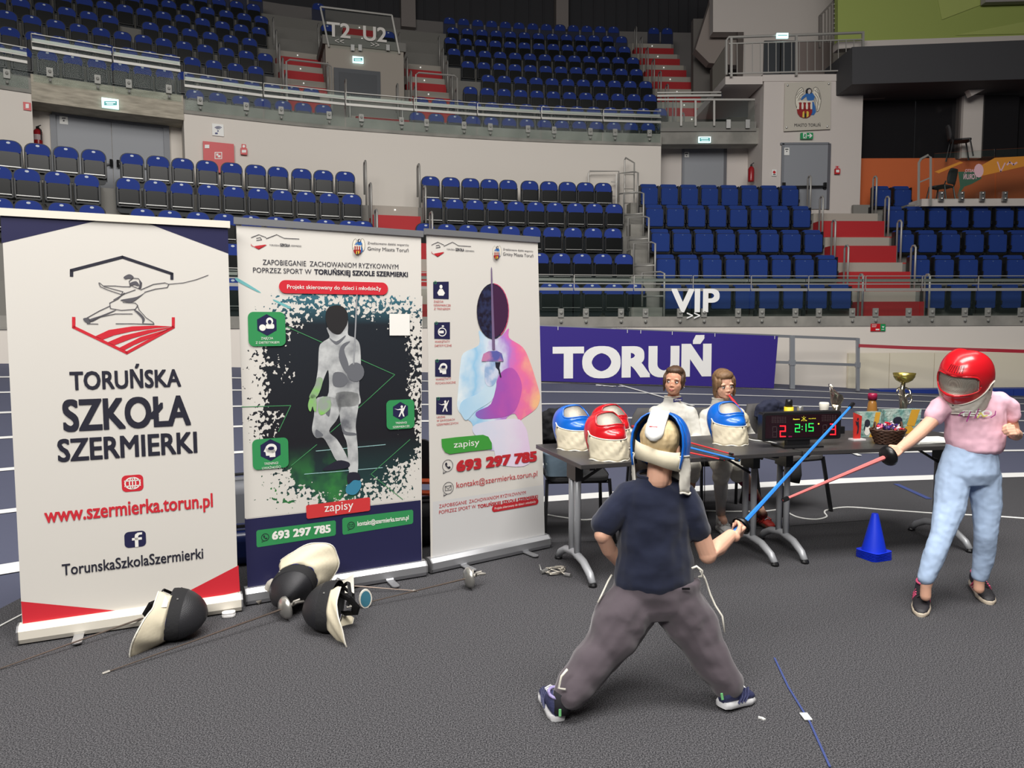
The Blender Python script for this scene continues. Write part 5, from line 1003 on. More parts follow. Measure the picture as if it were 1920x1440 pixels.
pill(SH3, P3_, m_lred, 922, 953.5, 1009, 940.5, 6, 4); tx(SH3, P3_, m_pw, [('Projekt skierowany do dzieci i młodzieży', 927, 954.5, 1004, 943, 4.6)], 5)
phone_icon(SH3, P3_, 839, 873, 10, 4); phone_icon(SH3, P3_, 840, 915, 10, 4, env=True)
# ================================================================== tables and what stands on them
m_top = mat('table_laminate', (58, 56, 56), .38, spec=.5, bump=(90, .05)); m_edge = mat('table_edge', (44, 42, 42), .5); m_leg = mat('table_leg_silver', (172, 174, 178), .4, .2)
TZ = .74
def table(label, fl, d, L, dep, feet):
    d = Vector((d[0], d[1], 0)).normalized(); n = Vector((-d.y, d.x, 0)); F = Vector((fl[0], fl[1], 0)); root = thing('folding_table', label, 'table', (F.x, F.y, 0))
    c = F+d*L/2+n*dep/2; rz = math.atan2(d.y, d.x); b = MB(); b.box((c.x, c.y, TZ-.013), (L, dep, .026), rz=rz); o = b.build('tabletop', m_top, root); bevel(o, .003)
    b = MB(); b.box((c.x, c.y, TZ-.06), (L-.3, .05, .05), rz=rz); b.build('under_beam', m_edge, root)
    for u in feet:
        p = F+d*u; f0, f1 = p+n*.11, p+n*(dep-.10); m_ = (f0+f1)/2
        g = MB()
        for o_ in (-.045, .045): q = m_+n*o_; g.tube([q+Vector((0, 0, .10)), q+Vector((0, 0, TZ-.03))], .021, 10)
        lg = g.build('leg', m_leg, root, smooth=True)
        g = MB(); g.tube([f0+Vector((0, 0, .018)), f0+(m_-f0)*.15+Vector((0, 0, .06)), f0+(m_-f0)*.5+Vector((0, 0, .105)), m_+Vector((0, 0, .125)), f1+(m_-f1)*.5+Vector((0, 0, .105)), f1+(m_-f1)*.15+Vector((0, 0, .06)), f1+Vector((0, 0, .018))], [.02, .023, .024, .024, .024, .023, .02], 10); g.build('foot', m_leg, lg, smooth=True)
        g = MB(); 
        for f in (f0, f1): g.lathe([(.024, 0), (.026, .012), (.02, .024)], 10, c=f)
        g.build('foot_cap', m_black, lg)
        g = MB(); g.bar(p+n*.12+Vector((0, 0, TZ-.045)), p+n*(dep-.12)+Vector((0, 0, TZ-.045)), .035, .03); s_ = 1 if u < L/2 else -1; g.bar(m_+Vector((0, 0, TZ-.2)), m_+d*s_*.28+Vector((0, 0, TZ-.04)), .014); g.build('bracket', m_edge, lg)
        g = MB(); g.box((m_.x, m_.y, TZ-.1), (.05, .14, .12), rz=rz); g.build('hinge_box', m_black, lg)
    return root
table('long grey folding table under the masks and toy foils', (.381, 4.082), (.955, .296), 1.452, .77, (.12, 1.36))
table('grey folding table carrying the scoreboard and prizes', (1.776, 4.512), (.983, .181), 1.40, .76, (.10, 1.30))
def T(px, py): return atZ(px, py, TZ+.0005)
# ------------------------------------------------------------------ fencing masks
m_mblue = mat('mask_plastic_blue', (18, 104, 206), .28, coat=.3, spec=.5); m_mred = mat('mask_plastic_red', (204, 26, 36), .25, coat=.35, spec=.5)
m_bib = mat('bib_canvas', (222, 212, 186), .8, bump=(14, .35, .006)); m_bibw = mat('bib_white', (226, 222, 210), .8, bump=(14, .25))
def visor_mat(name, col, hole, scale, metal=.5):
    m = bpy.data.materials.new(name); m.use_nodes = True; nt = m.node_tree; b = nt.nodes['Principled BSDF']; b.inputs['Roughness'].default_value = .45; b.inputs['Metallic'].default_value = metal
    tc = nt.nodes.new('ShaderNodeTexCoord'); v = nt.nodes.new('ShaderNodeTexVoronoi'); v.inputs['Scale'].default_value = scale; v.inputs['Randomness'].default_value = .15
    r = nt.nodes.new('ShaderNodeValToRGB'); r.color_ramp.elements[0].color = lin(hole); r.color_ramp.elements[1].color = lin(col); r.color_ramp.elements[0].position = .25; r.color_ramp.elements[1].position = .42
    nt.links.new(tc.outputs['Object'], v.inputs['Vector']); nt.links.new(v.outputs['Distance'], r.inputs[0]); nt.links.new(r.outputs[0], b.inputs['Base Color'])
    bp = nt.nodes.new('ShaderNodeBump'); bp.inputs['Strength'].default_value = .5; bp.inputs['Distance'].default_value = .002; nt.links.new(v.outputs['Distance'], bp.inputs['Height']); nt.links.new(bp.outputs[0], b.inputs['Normal']); return m
m_visor = visor_mat('visor_wire_mesh', (176, 170, 158), (88, 84, 78), 330); m_bmesh = visor_mat('black_wire_mesh', (44, 44, 48), (10, 10, 12), 260, .2)
m_dark_in = mat('mask_inside_dark', (24, 24, 28), .8); m_blin = mat('lining_blue', (34, 42, 140), .35, bump=(22, .5)); m_bcloth = mat('black_cloth', (24, 24, 27), .85, bump=(60, .2))
def plastic_mask(name, label, loc, rot, col, tilt=-20, zc=.130, zb=0.0, group=None, bibr=(.120, .165), bib_y=0.0, bibm=None, parent=None, vch=-.60, vside=.12, wv=(.12, .64), vents=-1, sc=1.12, bmax=84, cut=80):
    root = thing(name, label, 'mask', tuple(loc), rot, group); bibm = bibm or m_bib
    ax, ay, az = .101*sc, .122*sc, .118*sc; Tm = Matrix.Translation((0, .01, zc)) @ Matrix.Rotation(R(tilt), 4, 'X')
    def P(a, v, off=0.0):
        A = R(a)
        if v >= 0:
            E_ = R(90*v); c = math.cos(E_)**.8; x, y, z = ax*math.sin(A)*c, -ay*math.cos(A)*c, az*math.sin(E_)**.95
            y -= .004
        else:
            t = -v; c = 1-.07*t-.24*t*t*max(0, math.cos(A)); x, y, z = ax*math.sin(A)*(1-.05*t-.1*t*t), -ay*math.cos(A)*c, -.115*t
            y -= .030*math.exp(-((a/34)**2))*math.sin(min(1, t/(-vch*1.35))*PI)+.004
        # brow ridge and groove under the window
        y -= (.010*math.exp(-((v-wv[0]+.03)/.05)**2)+.006*math.exp(-((v-wv[1]-.06)/.06)**2))*math.cos(A)**2 if abs(a) < 80 else 0
        n = Vector((x/ax/ax, y/ay/ay, (z/az/az) if z > 0 else 0)).normalized(); return Tm @ (Vector((x, y, z))+n*off)
    AZ = [-108+216*i/48 for i in range(49)]; VV = [-1+.05*i for i in range(20)]+[.0+.05*i for i in range(20)]+[.975, 1.0]
    VV = sorted(set(round(v, 3) for v in VV))
    shell = MB(); vis = MB(); vid = {}; sv = []
    grid = [[P(a, v) for a in AZ] for v in VV]
    def win(a, v): 
        e = abs(a)/56; m_ = (wv[0]+wv[1])/2; h_ = (wv[1]-wv[0])/2; return e < 1 and (abs(v-m_)/h_)**3+e**5 < 1
    def vtop(a): return vside+(vch+.04-vside)*max(0, math.cos(R(a*90/84)))**.75 if abs(a) < 84 else vside
    def vmin(a): return -1 if abs(a) > cut else vtop(a)-.13
    nA = len(AZ); sf = []; vf = []
    for j in range(len(VV)-1):
        for i in range(nA-1):
            a = (AZ[i]+AZ[i+1])/2; v = (VV[j]+VV[j+1])/2; q = (j*nA+i, j*nA+i+1, (j+1)*nA+i+1, (j+1)*nA+i)
            if win(a, v): vf.append(q)
            elif v > vmin(a): sf.append(q)
    allv = [p for r_ in grid for p in r_]
    shell.add(allv, sf); o = shell.build('shell', col, root, smooth=True, local=True); md = o.modifiers.new('s', 'SOLIDIFY'); md.thickness = .004; md.offset = 1
    allv2 = [P(a, v, -.003) for v in VV for a in AZ]; vis.add(allv2, vf); vis.build('visor', m_visor, root, smooth=True, local=True)
    rim = MB(); m_, h_ = (wv[0]+wv[1])/2, (wv[1]-wv[0])/2; per = [(57*(abs(math.cos(t))**.4)*(1 if math.cos(t) > 0 else -1), m_+h_*(abs(math.sin(t))**.67)*(1 if math.sin(t) > 0 else -1)) for t in [2*PI*k/40 for k in range(40)]]
    pts = [P(a, v, .004) for a, v in per]; rim.tube(pts+[pts[0]], .0045, 6); rim.build('visor_rim', col, root, smooth=True, local=True)
    h = MB()
    for i in range(-3, 4):
        for j in range(5):
            v = (wv[0]-.17-.05*j) if vents < 0 else (wv[1]+.10+.035*j); a = i*6.0+j*.4; p = P(a, v, .0036 if vents < 0 else .0055); n = (P(a, v, .01)-P(a, v, 0)).normalized(); u, w = frame_from(n); r_ = .0022
            h.add([p+u*r_*math.cos(k*PI/3)+w*r_*1.5*math.sin(k*PI/3) for k in range(6)], [tuple(range(6))])
    h.build('vent_holes', m_black, root, local=True)
    # canvas bib, from a curve on the shell down to its own hem
    n_ = 36; rings = []
    AA = [-bmax+2*bmax*i/n_ for i in range(n_+1)]
    top = [P(a, vtop(a), .006) for a in AA]
    bot = [Vector((bibr[0]*math.sin(R(a*1.05)), -bibr[1]*math.cos(R(a))*(1 if abs(a) < 90 else .7)+bib_y, zb+.004*math.sin(a*.15))) for a in AA]
    for j in range(9):
        f = j/8; rings.append([t_.lerp(b_, f)+Vector((math.sin(a*.11+f*5), -math.cos(R(a)), 0))*((.004 if zb == 0 else .003)*math.sin(f*PI)*(1+1.2*math.sin(a*.16+f*9)+.8*math.sin(a*.37-f*13))) for t_, b_, a in zip(top, bot, AA)])
    bb_ = MB(); bb_.loft(rings, closed=False, caps=False); o = bb_.build('bib', bibm, root, smooth=True, local=True); md = o.modifiers.new('s', 'SOLIDIFY'); md.thickness = .005; md.offset = 1
    t = MB(); t.tube(rings[-1], .004, 6); t.tube(rings[0], .0035, 6); t.build('bib_piping', m_bibw, root, smooth=True, local=True)
    rv = MB()
    for a in (-78, 0, 78): p = P(a, vtop(a)-.05, .012); rv.sphere(p, .005, 6, 4)
    rv.build('rivet', mat('rivet_steel', (90, 90, 96), .3, .8), root, local=True)
    return root, P, Tm
g = 'toy fencing masks on the table'
plastic_mask('fencing_mask', 'blue plastic fencing mask at left corner of the long table', T(1072, 838), (0, 0, R(27)), m_mblue, group=g)
plastic_mask('fencing_mask', 'red plastic fencing mask half hidden behind another red one', T(1142, 836), (0, 0, R(33)), m_mred, group=g)
plastic_mask('fencing_mask', 'red plastic fencing mask nearest the front table edge', T(1134, 857), (0, 0, R(27)), m_mred, group=g)
plastic_mask('fencing_mask', 'blue plastic fencing mask before the girl with red whistle', T(1360, 829), (0, 0, R(24)), m_mblue, group=g)
def mesh_mask(label, loc, rot, group=None, strap=True):
    root = thing('fencing_mask', label, 'mask', tuple(loc), rot, group)
    def P(th, ph, off=0): 
        t, p_ = R(th), R(ph); s = math.sin(t); ax, ay, az = .10+off, .135+off, .135+off
        x, z = ax*s*math.cos(p_), az*s*math.sin(p_); y = -ay*math.cos(t)*(1+.10*max(0, 1-abs(x)/.05)); return Vector((x, y, z))
    b = MB(); b.loft([[P(th, ph) for ph in range(0, 360, 12)] for th in (2, 12, 24, 36, 48, 60, 72, 80)], caps=False); o = b.build('wire_face', m_bmesh, root, smooth=True, local=True); md = o.modifiers.new('s', 'SOLIDIFY'); md.thickness = .003
    b = MB(); b.loft([[P(th, ph, .004) for ph in range(0, 360, 12)] for th in (72, 84, 94, 100)], caps=False); b.build('trim_band', m_bcloth, root, smooth=True, local=True)
    b = MB()
    for sx in (-1, 1): b.tube([P(86, 90+sx*20, .004), Vector((sx*.055, .075, .10)), Vector((sx*.04, .10, .02)), Vector((sx*.03, .09, -.02))], .012, 6, flat=.3)
    b.tube([Vector((-.09, .03, .02)), Vector((-.06, .10, .0)), Vector((0, .125, -.005)), Vector((.06, .10, .0)), Vector((.09, .03, .02))], .022, 6, flat=.25); b.build('strap', m_bcloth, root, local=True)
    PH = [170+200*i/30 for i in range(31)]; rings = []
    for j in range(8):
        f = j/7; row = []
        for ph in PH:
            p = P(96, ph, .006+.012*f); d_ = Vector((.2*math.cos(R(ph)), .75, -.55 if math.sin(R(ph)) < 0 else -.1)); w = max(.25, -math.sin(R(ph))); row.append(p+d_*f*(.05+.11*w)+Vector((0, 0, .006*math.sin(ph*.13+f*6))))
        rings.append(row)
    b = MB(); b.loft(rings, closed=False, caps=False); o = b.build('bib', m_bib, root, smooth=True, local=True); md = o.modifiers.new('s', 'SOLIDIFY'); md.thickness = .004; md.offset = 1
    b = MB(); b.loft([[p*.965 for p in r_] for r_ in rings], closed=False, caps=False); b.build('bib_lining', m_blin, root, smooth=True, local=True)
    b = MB(); b.loft([[P(th, ph, -.006) for ph in range(0, 360, 15)] for th in (2, 30, 60, 96)], caps=False); b.build('inner_padding', m_dark_in, root, smooth=True, local=True)
    b = MB(); b.tube(rings[-1], .0035, 6); b.build('bib_piping', m_bibw, root, local=True)
    b = MB(); b.sphere(P(84, 0, .006), .005, 6, 4); b.sphere(P(84, 180, .006), .005, 6, 4); b.build('rivet', m_steel, root, local=True)
    b = MB(); q = [P(98, 188, .012), P(98, 200, .012), rings[3][4], rings[3][1]]; b.add([v*1.03 for v in q], [(0, 1, 2, 3)]); b.build('printed_label', m_bibw, root, local=True)
    return root
g = 'black wire masks on the carpet'
def FU(front, up):
    y = -Vector(front).normalized(); z = Vector(up); z = (z-y*z.dot(y)).normalized(); x = y.cross(z); return tuple(Matrix((x, y, z)).transposed().to_euler())
mesh_mask('black wire fencing mask on carpet before the first white banner', atZ(326, 1196)+Vector((.0, .02, .112)), FU((.93, .2, -.12), (-.25, .85, .5)), g)
mesh_mask('black wire fencing mask with white tongue leaning on middle banner', atZ(552, 1142)+Vector((0, .0, .135)), FU((-.1, -.95, -.25), (-.75, .2, -.55)), g)
mesh_mask('black wire fencing mask with blue lining before the middle banner', atZ(622, 1180)+Vector((0, .02, .112)), FU((-.93, .1, -.05), (.2, .8, .55)), g)
# ------------------------------------------------------------------ foils on the carpet
m_blade = mat('blade_steel', (108, 96, 88), .4, .7); m_guard = mat('guard_aluminium', (190, 188, 182), .32, .8, bump=(30, .1)); m_grip = mat('grip_grey', (170, 166, 158), .5)
def foil(label, gp, tip, guard_r=.062, blade=None, guard=None, grip=None, shape='steel', gripdir=None, group=None, th=.0035, name='fencing_sword'):
    gp, tip = Vector(gp), Vector(tip); d = (tip-gp).normalized(); root = thing(name, label, 'sword', tuple(gp), group=group); blade = blade or m_blade; guard = guard or m_guard
    b = MB(); L = (tip-gp).length; b.tube([gp, gp+d*L*.5+Vector((0, 0, 0)), tip], [th*1.5, th*1.1, th*.8], 6); b.build('blade', blade, root)
    b = MB(); b.tube([tip-d*.03, tip], th*1.5, 6); b.build('tip', m_grip if shape == 'steel' else m_black, root)
    u, v = frame_from(d); M = Matrix((list(u)+[0], list(v)+[0], list(-d)+[0], [0, 0, 0, 1])); M = Matrix(((u.x, v.x, -d.x, gp.x), (u.y, v.y, -d.y, gp.y), (u.z, v.z, -d.z, gp.z), (0, 0, 0, 1)))
    r = guard_r; b = MB(); b.lathe([(.004, -.004), (r*.35, -.002), (r*.75, .008), (r*.95, .02), (r, .032), (r*.97, .033), (r*.9, .02), (r*.7, .011), (.003, .004)], 24, M=M); b.build('guard', guard, root, smooth=True)
    if grip is not False:
        gd = gripdir or -d; b = MB(); e = gp-d*.03
        if shape == 'steel':
            b.tube([gp-d*.01, e, e+(-d)*.06+v*.01, e-d*.10+v*.0], [.009, .011, .01, .007], 8); b.tube([e-d*.02, e-d*.035+u*.03+v*.02, e-d*.05+u*.055+v*.02], [.006, .006, .005], 6); b.tube([e-d*.04, e-d*.03-u*.03+v*.03, e-d*.055-u*.05+v*.04], [.006, .006, .005], 6)
        else: b.tube([gp-d*.005, gp-d*.11], [.012, .014], 8)
        b.build('grip', grip or m_grip, root, smooth=True)
    return root
foil('steel sword with round silver guard lying before the middle banner', atZ(527, 1165)+Vector((0, 0, .062)), atZ(192, 1265)+Vector((0, 0, .004)), group='swords on the carpet')
foil('steel sword with silver guard lying before the right banner', atZ(872, 1105)+Vector((0, 0, .062)), atZ(650, 1146)+Vector((0, 0, .02)), group='swords on the carpet')
foil('steel sword whose blade runs off at the lower left edge', atZ(330, 1158)+Vector((0, .0, .06)), atZ(-30, 1266)+Vector((0, 0, .004)), guard_r=.05, group='swords on the carpet')
foil('thin steel sword blade lying against the middle banner foot', atZ(640, 1112)+Vector((0, .02, .04)), atZ(784, 1110)+Vector((0, 0, .006)), guard_r=.04, group='swords on the carpet')
# white earphone case, paper card, glove, tub scrap
b = MB(); p = atZ(429, 1156); b.prism(rrect(-.034, -.026, .034, .026, .02, 5), p+Vector((0, 0, .018)), (.96, .28, 0), (-.28, .96, 0), .018); o = b.build('small_white_case', mat('case_white', (232, 230, 228), .3), label='small white plastic case on carpet right of first mask', category='case'); bevel(o, .006, 3)
b = MB(); p = atZ(429, 1156)+Vector((0, 0, .0185)); b.prism(rrect(-.033, -.025, .033, .025, .02, 5), p+Vector((0, 0, .007)), (.96, .28, 0), (-.28, .96, 0), .0065); c = b.build('lid', mat('case_white', (232, 230, 228), .3), o); 
def card(label, pts, m, name='paper_card'):
    b = MB(); b.add([Vector(p) for p in pts]+[Vector(p)+Vector((0, .002, .001)) for p in pts], [(0, 1, 2, 3), (7, 6, 5, 4), (0, 4, 5, 1), (1, 5, 6, 2), (2, 6, 7, 3), (3, 7, 4, 0)]); return b.build(name, m, label=label, category='paper')
pb = atZ(640, 1112); card('white instruction card leaning behind the black masks', [atY(612, 1112, pb.y-.02), atY(664, 1112, pb.y-.03), atY(663, 1076, pb.y+.05), atY(630, 1098, pb.y+.02)], m_bibw)
b = MB(); p = atZ(615, 1120); b.sphere(p+Vector((0, 0, .05)), (.085, .04, .05), 14, 8); b.sphere(p+Vector((-.06, .01, .07)), (.06, .035, .04), 12, 6); o = b.build('fencing_glove', mat('glove_grey', (168, 162, 152), .8, bump=(20, .4)), smooth=True, label='crumpled grey fencing glove behind the black masks', category='glove')
b = MB(); p = atZ(488, 1133); b.tube([p+Vector((-.02, 0, .012)), p+Vector((.02, .03, .05)), p+Vector((.05, .03, .1)), p+Vector((.07, .02, .12))], [.02, .022, .026, .02], 8); b.build('fencing_glove', mat('glove_grey', (168, 162, 152), .8), smooth=True, label='pale fencing glove left of the leaning black mask', category='glove')
b = MB(); p = atZ(686, 1140)+Vector((0, 0, .05)); b.prism(ell(0, 0, .035, .052, 16), p, (.9, .43, 0), (0, 0, 1), .012); o = b.build('foam_tongue', m_bibw, label='white oval tongue pad with blue lining beside third mask', category='pad'); b = MB(); b.prism(ell(0, 0, .028, .044, 16), p+Vector((.43, -.9, 0))*.001, (.9, .43, 0), (0, 0, 1), .001); b.build('blue_lining', mat('lining_teal', (60, 120, 140), .6), o)
# ------------------------------------------------------------------ bags behind the banners
def bag(label, c, size, m, rz=0, name='sports_bag'):
    root = thing(name, label, 'bag', (c[0], c[1], 0)); b = MB(); b.box((c[0], c[1], size[2]/2+.002), size, rz=rz); o = b.build('body', m, root); bevel(o, min(size)*.28, 4); autosmooth(o, 60)
    b = MB(); h = size[2]; ca, sa = math.cos(rz), math.sin(rz); f = lambda x, y, z: (c[0]+x*ca-y*sa, c[1]+x*sa+y*ca, z)
    b.tube([f(-size[0]*.2, -size[1]*.4, h*.9), f(-size[0]*.15, -size[1]*.3, h*1.12), f(size[0]*.15, -size[1]*.3, h*1.12), f(size[0]*.2, -size[1]*.4, h*.9)], .012, 6); b.build('handle', m_black, root); return root
bag('black sports bag with orange trim between middle and right banners', (-.62, 5.15), (.5, .3, .30), m_bcloth, R(20)); b = MB()
for z in (.44, .36): b.tube([Vector((-.80, 5.12, z)), Vector((-.66, 5.06, z+.01)), Vector((-.5, 5.1, z))], .02, 6)
b.tube([Vector((-.80, 5.12, .44)), Vector((-.82, 5.14, .3))], .02, 6); b.tube([Vector((-.5, 5.1, .44)), Vector((-.48, 5.12, .3))], .02, 6)
b.build('orange_strap', mat('strap_orange', (226, 92, 40), .5), label='bright orange strap frame above the bag between banners', category='strap')
b = MB(); P0 = Vector((-.66, 5.2, .36)); b.lathe([(.03, 0), (.15, 0), (.15, .04), (.03, .04)], 24, M=Matrix.Translation(P0+Vector((0, .1, .2))) @ Matrix.Rotation(R(90), 4, 'X')); b.build('black_hoop', m_black, label='black round rim behind the orange strap', category='hoop')
bag('dark blue shiny bag between first and middle banners', (-1.75, 4.75), (.6, .3, .22), mat('bag_navy', (26, 40, 92), .25), R(20)); bag('grey and white bag behind the first banner gap', (-2.0, 5.3), (.5, .3, .42), mat('bag_grey', (110, 112, 118), .6), R(25))
# ------------------------------------------------------------------ things on the tables
g = 'toy foils lying on the long table'
m_fb = mat('foam_blue', (48, 128, 214), .4); m_fr = mat('foam_red', (206, 60, 62), .4)
A = T(1186, 822)+Vector((0, 0, .035)); foil('blue toy foil with silver guard lying on the long table', A, T(1386, 867)+Vector((0, 0, .012)), .035, m_fb, m_steel, m_fb, 'toy', th=.007, group=g, name='toy_foil')
foil('red toy foil lying highest on the long table', T(1200, 812)+Vector((0, 0, .03)), T(1374, 856)+Vector((0, 0, .012)), .032, m_fr, m_steel, m_fr, 'toy', th=.0055, group=g, name='toy_foil')
foil('red toy foil lying nearest the front edge of the long table', T(1190, 836)+Vector((0, 0, .03)), T(1358, 865)+Vector((0, 0, .008)), .03, m_fr, m_steel, m_fr, 'toy', th=.0055, group=g, name='toy_foil')
def cable(label, pts, r=.004, m=None, z=.004, name='cable', photo=True, zz=0):
    q = [atZ(*p, zz)+Vector((0, 0, z)) for p in pts] if photo else pts; out = []
    for i in range(len(q)-1):
        a, b_, c, d = q[max(0, i-1)], q[i], q[i+1], q[min(len(q)-1, i+2)]
        for k in range(5): t = k/5; out.append(.5*((2*b_)+(-a+c)*t+(2*a-5*b_+4*c-d)*t*t+(-a+3*b_-3*c+d)*t**3))
    out.append(q[-1]); b = MB(); b.tube(out, r, 6); return b.build(name, m or m_signw, smooth=True, label=label, category='cable')
cable('white cable running along the carpet under the tables', [(1024, 966), (1060, 972), (1100, 976), (1140, 968), (1200, 962), (1290, 958), (1356, 960), (1392, 960), (1430, 960), (1470, 956), (1482, 965), (1500, 972), (1530, 975), (1550, 970), (1546, 962), (1552, 957), (1590, 952), (1660, 957), (1760, 964), (1850, 968), (1935, 974)], .007)
cable('thin white cable at the far left edge of carpet', [(-20, 1186), (10, 1170), (45, 1152), (60, 1148)], .005)
cable('thin dark wire crossing the carpet below the tables', [(1030, 1018), (1200, 1012), (1330, 1000), (1500, 985), (1640, 975)], .002, mat('wire_dark', (60, 60, 62), .6), .002)
cable('white cable on the table left of the scoreboard', [(1394, 820), (1410, 826), (1440, 829), (1462, 834), (1480, 836)], .004, None, .004, zz=TZ)
# scoreboard
o0 = T(1503, 836); root = thing('scoreboard', 'black electronic scoreboard showing 2 and 3 with green clock', 'scoreboard', tuple(o0))
ScA, ScB = atY(1430, 829, 4.63), atY(1580, 826, 4.74); U = (ScB-ScA); U.z = 0; U.normalize(); pl = Plane(ScA, U, Vector((0, 0, 1))); q0 = pl.px(1429, 828); q1 = pl.px(1578, 770)
b = MB(); b.prism(rrect(q0[0], q0[1], q1[0], q1[1], .015, 3), pl.O, pl.U, pl.V, .06); o = b.build('housing', mat('scoreboard_black', (22, 22, 24), .4), root); bevel(o, .004)
b = MB(); b.prism(rrect(q0[0]+.02, q0[1]+.018, q1[0]-.02, q1[1]-.018, .008, 2), pl.O+pl.N*.002, pl.U, pl.V, .002); face = b.build('display_face', mat('display_face', (34, 14, 20), .25), o)
b = MB(); cx = (q0[0]+q1[0])/2; b.prism([(cx-.1, -.08 if False else TZ-pl.O.z+.012), (cx+.06, TZ-pl.O.z+.012), (cx+.06, q0[1]+.01), (cx-.1, q0[1]+.01)], pl.O-pl.N*.005, pl.U, pl.V, .03); b.build('stand', m_black, root)
b = MB(); cc = pl.O+pl.U*(cx-.02)-pl.N*.02; b.box((cc.x, cc.y, TZ+.006), (.27, .16, .01), rz=math.atan2(U.y, U.x)); b.build('base_plate', m_black, root)
def led(name, col, st): return mat(name, tuple(int(c*.6) for c in col), .4, emit=(col, st))
LR, LG, LY, LO = led('led_red', (255, 30, 40), 2.2), led('led_green', (40, 230, 90), 1.6), led('led_yellow', (230, 220, 60), 1.2), mat('led_off', (150, 140, 140), .5)
SEG = {'2': 'abged', '3': 'abgcd', '1': 'bc', '5': 'afgcd', '8': 'abcdefg'}
def digit(mb, ch, x0, y0, x1, y1, step=5, r=.0028):
    ym = (y0+y1)/2; L_ = {'a': ((x0, y0), (x1, y0)), 'b': ((x1, y0), (x1, ym)), 'c': ((x1, ym), (x1, y1)), 'd': ((x0, y1), (x1, y1)), 'e': ((x0, ym), (x0, y1)), 'f': ((x0, y0), (x0, ym)), 'g': ((x0, ym), (x1, ym))}
    for s_ in SEG[ch]:
        (a, b_), (c, d) = L_[s_]
        for k in range(step+1): u, v = pl.px(a+(c-a)*k/step, b_+(d-b_)*k/step); pl.uv(mb, ell(u, v, r, r, 6), .003)
q = lambda x, y: (1400+x/4.8, 680+y/4.8)
b = MB(); digit(b, '2', *q(300, 570), *q(346, 664), r=.0042); digit(b, '3', *q(752, 552), *q(796, 646), r=.0042); b.build('red_digits', LR, face)
b = MB(); digit(b, '2', *q(436, 556), *q(474, 622), 4, .0035); digit(b, '1', *q(518, 552), *q(532, 616), 4, .0035); digit(b, '5', *q(558, 548), *q(596, 614), 4, .0035)
for y in (575, 600): u, v = pl.px(*q(497, y)); pl.uv(b, ell(u, v, .004, .004, 6), .003)
b.build('green_clock', LG, face)
b = MB(); digit(b, '8', *q(232, 576), *q(268, 668), 5, .0012); digit(b, '8', *q(684, 560), *q(718, 650), 5, .0012)
for X0, Y0 in ((228, 490), (678, 475)):
    for i in range(9):
        for j in range(5): u, v = pl.px(*q(X0+i*15, Y0+j*12)); pl.uv(b, ell(u, v, .0015, .0015, 5), .003)
b.build('unlit_leds', LO, face)
b = MB(); pl.stroke(b, [q(512, 480), q(512, 525)], .0015, .003); pl.stroke(b, [q(495, 490), q(530, 518)], .0015, .003); pl.stroke(b, [q(530, 490), q(495, 518)], .0015, .003); pl.text(b, 'P I B', *q(490, 526), *q(540, 524), 1.8, .003); pl.text(b, 'Favero', *q(416, 515), *q(474, 512), 2.4, .003, .02); pl.text(b, 'FULL-ARM-05', *q(556, 508), *q(620, 505), 1.8, .003)
u, v = pl.px(*q(645, 550)); pl.uv(b, ell(u, v, .006, .005, 8), .003); b.build('yellow_marks', LY, face)
b = MB(); u, v = pl.px(*q(390, 664)); pl.uv(b, [(u-.012, v-.004), (u+.012, v-.004), (u+.012, v+.004), (u-.012, v+.004)], .003); b.build('pink_mark', mat('mark_pink', (140, 20, 80), .5), face)
# trophies
m_gold = mat('gold_cup', (196, 178, 96), .25, .85); m_silv = mat('silver_cup', (208, 200, 184), .18, .95)
p = T(1563, 812); root = thing('trophy', 'silver wing-shaped trophy on a black base behind scoreboard', 'trophy', tuple(p)); b = MB(); b.box(p+Vector((0, 0, .025)), (.12, .08, .05), rz=.2); b.build('base', m_black, root)
b = MB(); b.tube([p+Vector((0, 0, .05)), p+Vector((.01, 0, .14)), p+Vector((.02, 0, .2))], [.02, .014, .03], 10)
b.loft([[p+Vector((x*w_+.01+dx, .02*math.sin(x*9), z)) for x in (-1, -.6, -.2, .2, .6, 1)]+[p+Vector((x*w_+.01+dx, .02*math.sin(x*9)+.012, z)) for x in (1, .6, .2, -.2, -.6, -1)] for z, w_, dx in ((.17, .02, 0), (.2, .035, .005), (.24, .05, .01), (.27, .045, .005), (.29, .03, -.015), (.32, .012, -.035), (.35, .003, -.045))]); b.build('wing_body', m_silv, root, smooth=True)
p = T(1692, 803); root = thing('trophy', 'tall gold cup trophy with silver twisted stem', 'trophy', tuple(p)); b = MB(); b.box(p+Vector((0, 0, .02)), (.1, .1, .04)); b.build('base', m_black, root)
b = MB(); b.tube([p+Vector((0, 0, .04)), p+Vector((0, 0, .2)), p+Vector((-.015, 0, .28)), p+Vector((.0, 0, .36))], [.022, .03, .02, .012], 12); b.build('stem', m_silv, root, smooth=True)
b = MB(); b.tube([p+Vector((.05*math.cos(R(a)), .02*math.sin(R(a)), .27+.035*math.sin(R(a*1.0)))) for a in range(-160, 181, 20)], .007, 6); b.tube([p+Vector((.025+.025*math.cos(R(a)), -.02, .22+.035*math.sin(R(a)))) for a in range(0, 361, 30)], .008, 6); b.build('scroll', m_silv, root, smooth=True)
b = MB(); b.lathe([(.008, .335), (.03, .342), (.056, .358), (.071, .382), (.078, .412), (.075, .412), (.066, .383), (.05, .364), (.0, .35)], 24, c=p); b.build('cup_bowl', m_gold, root, smooth=True)
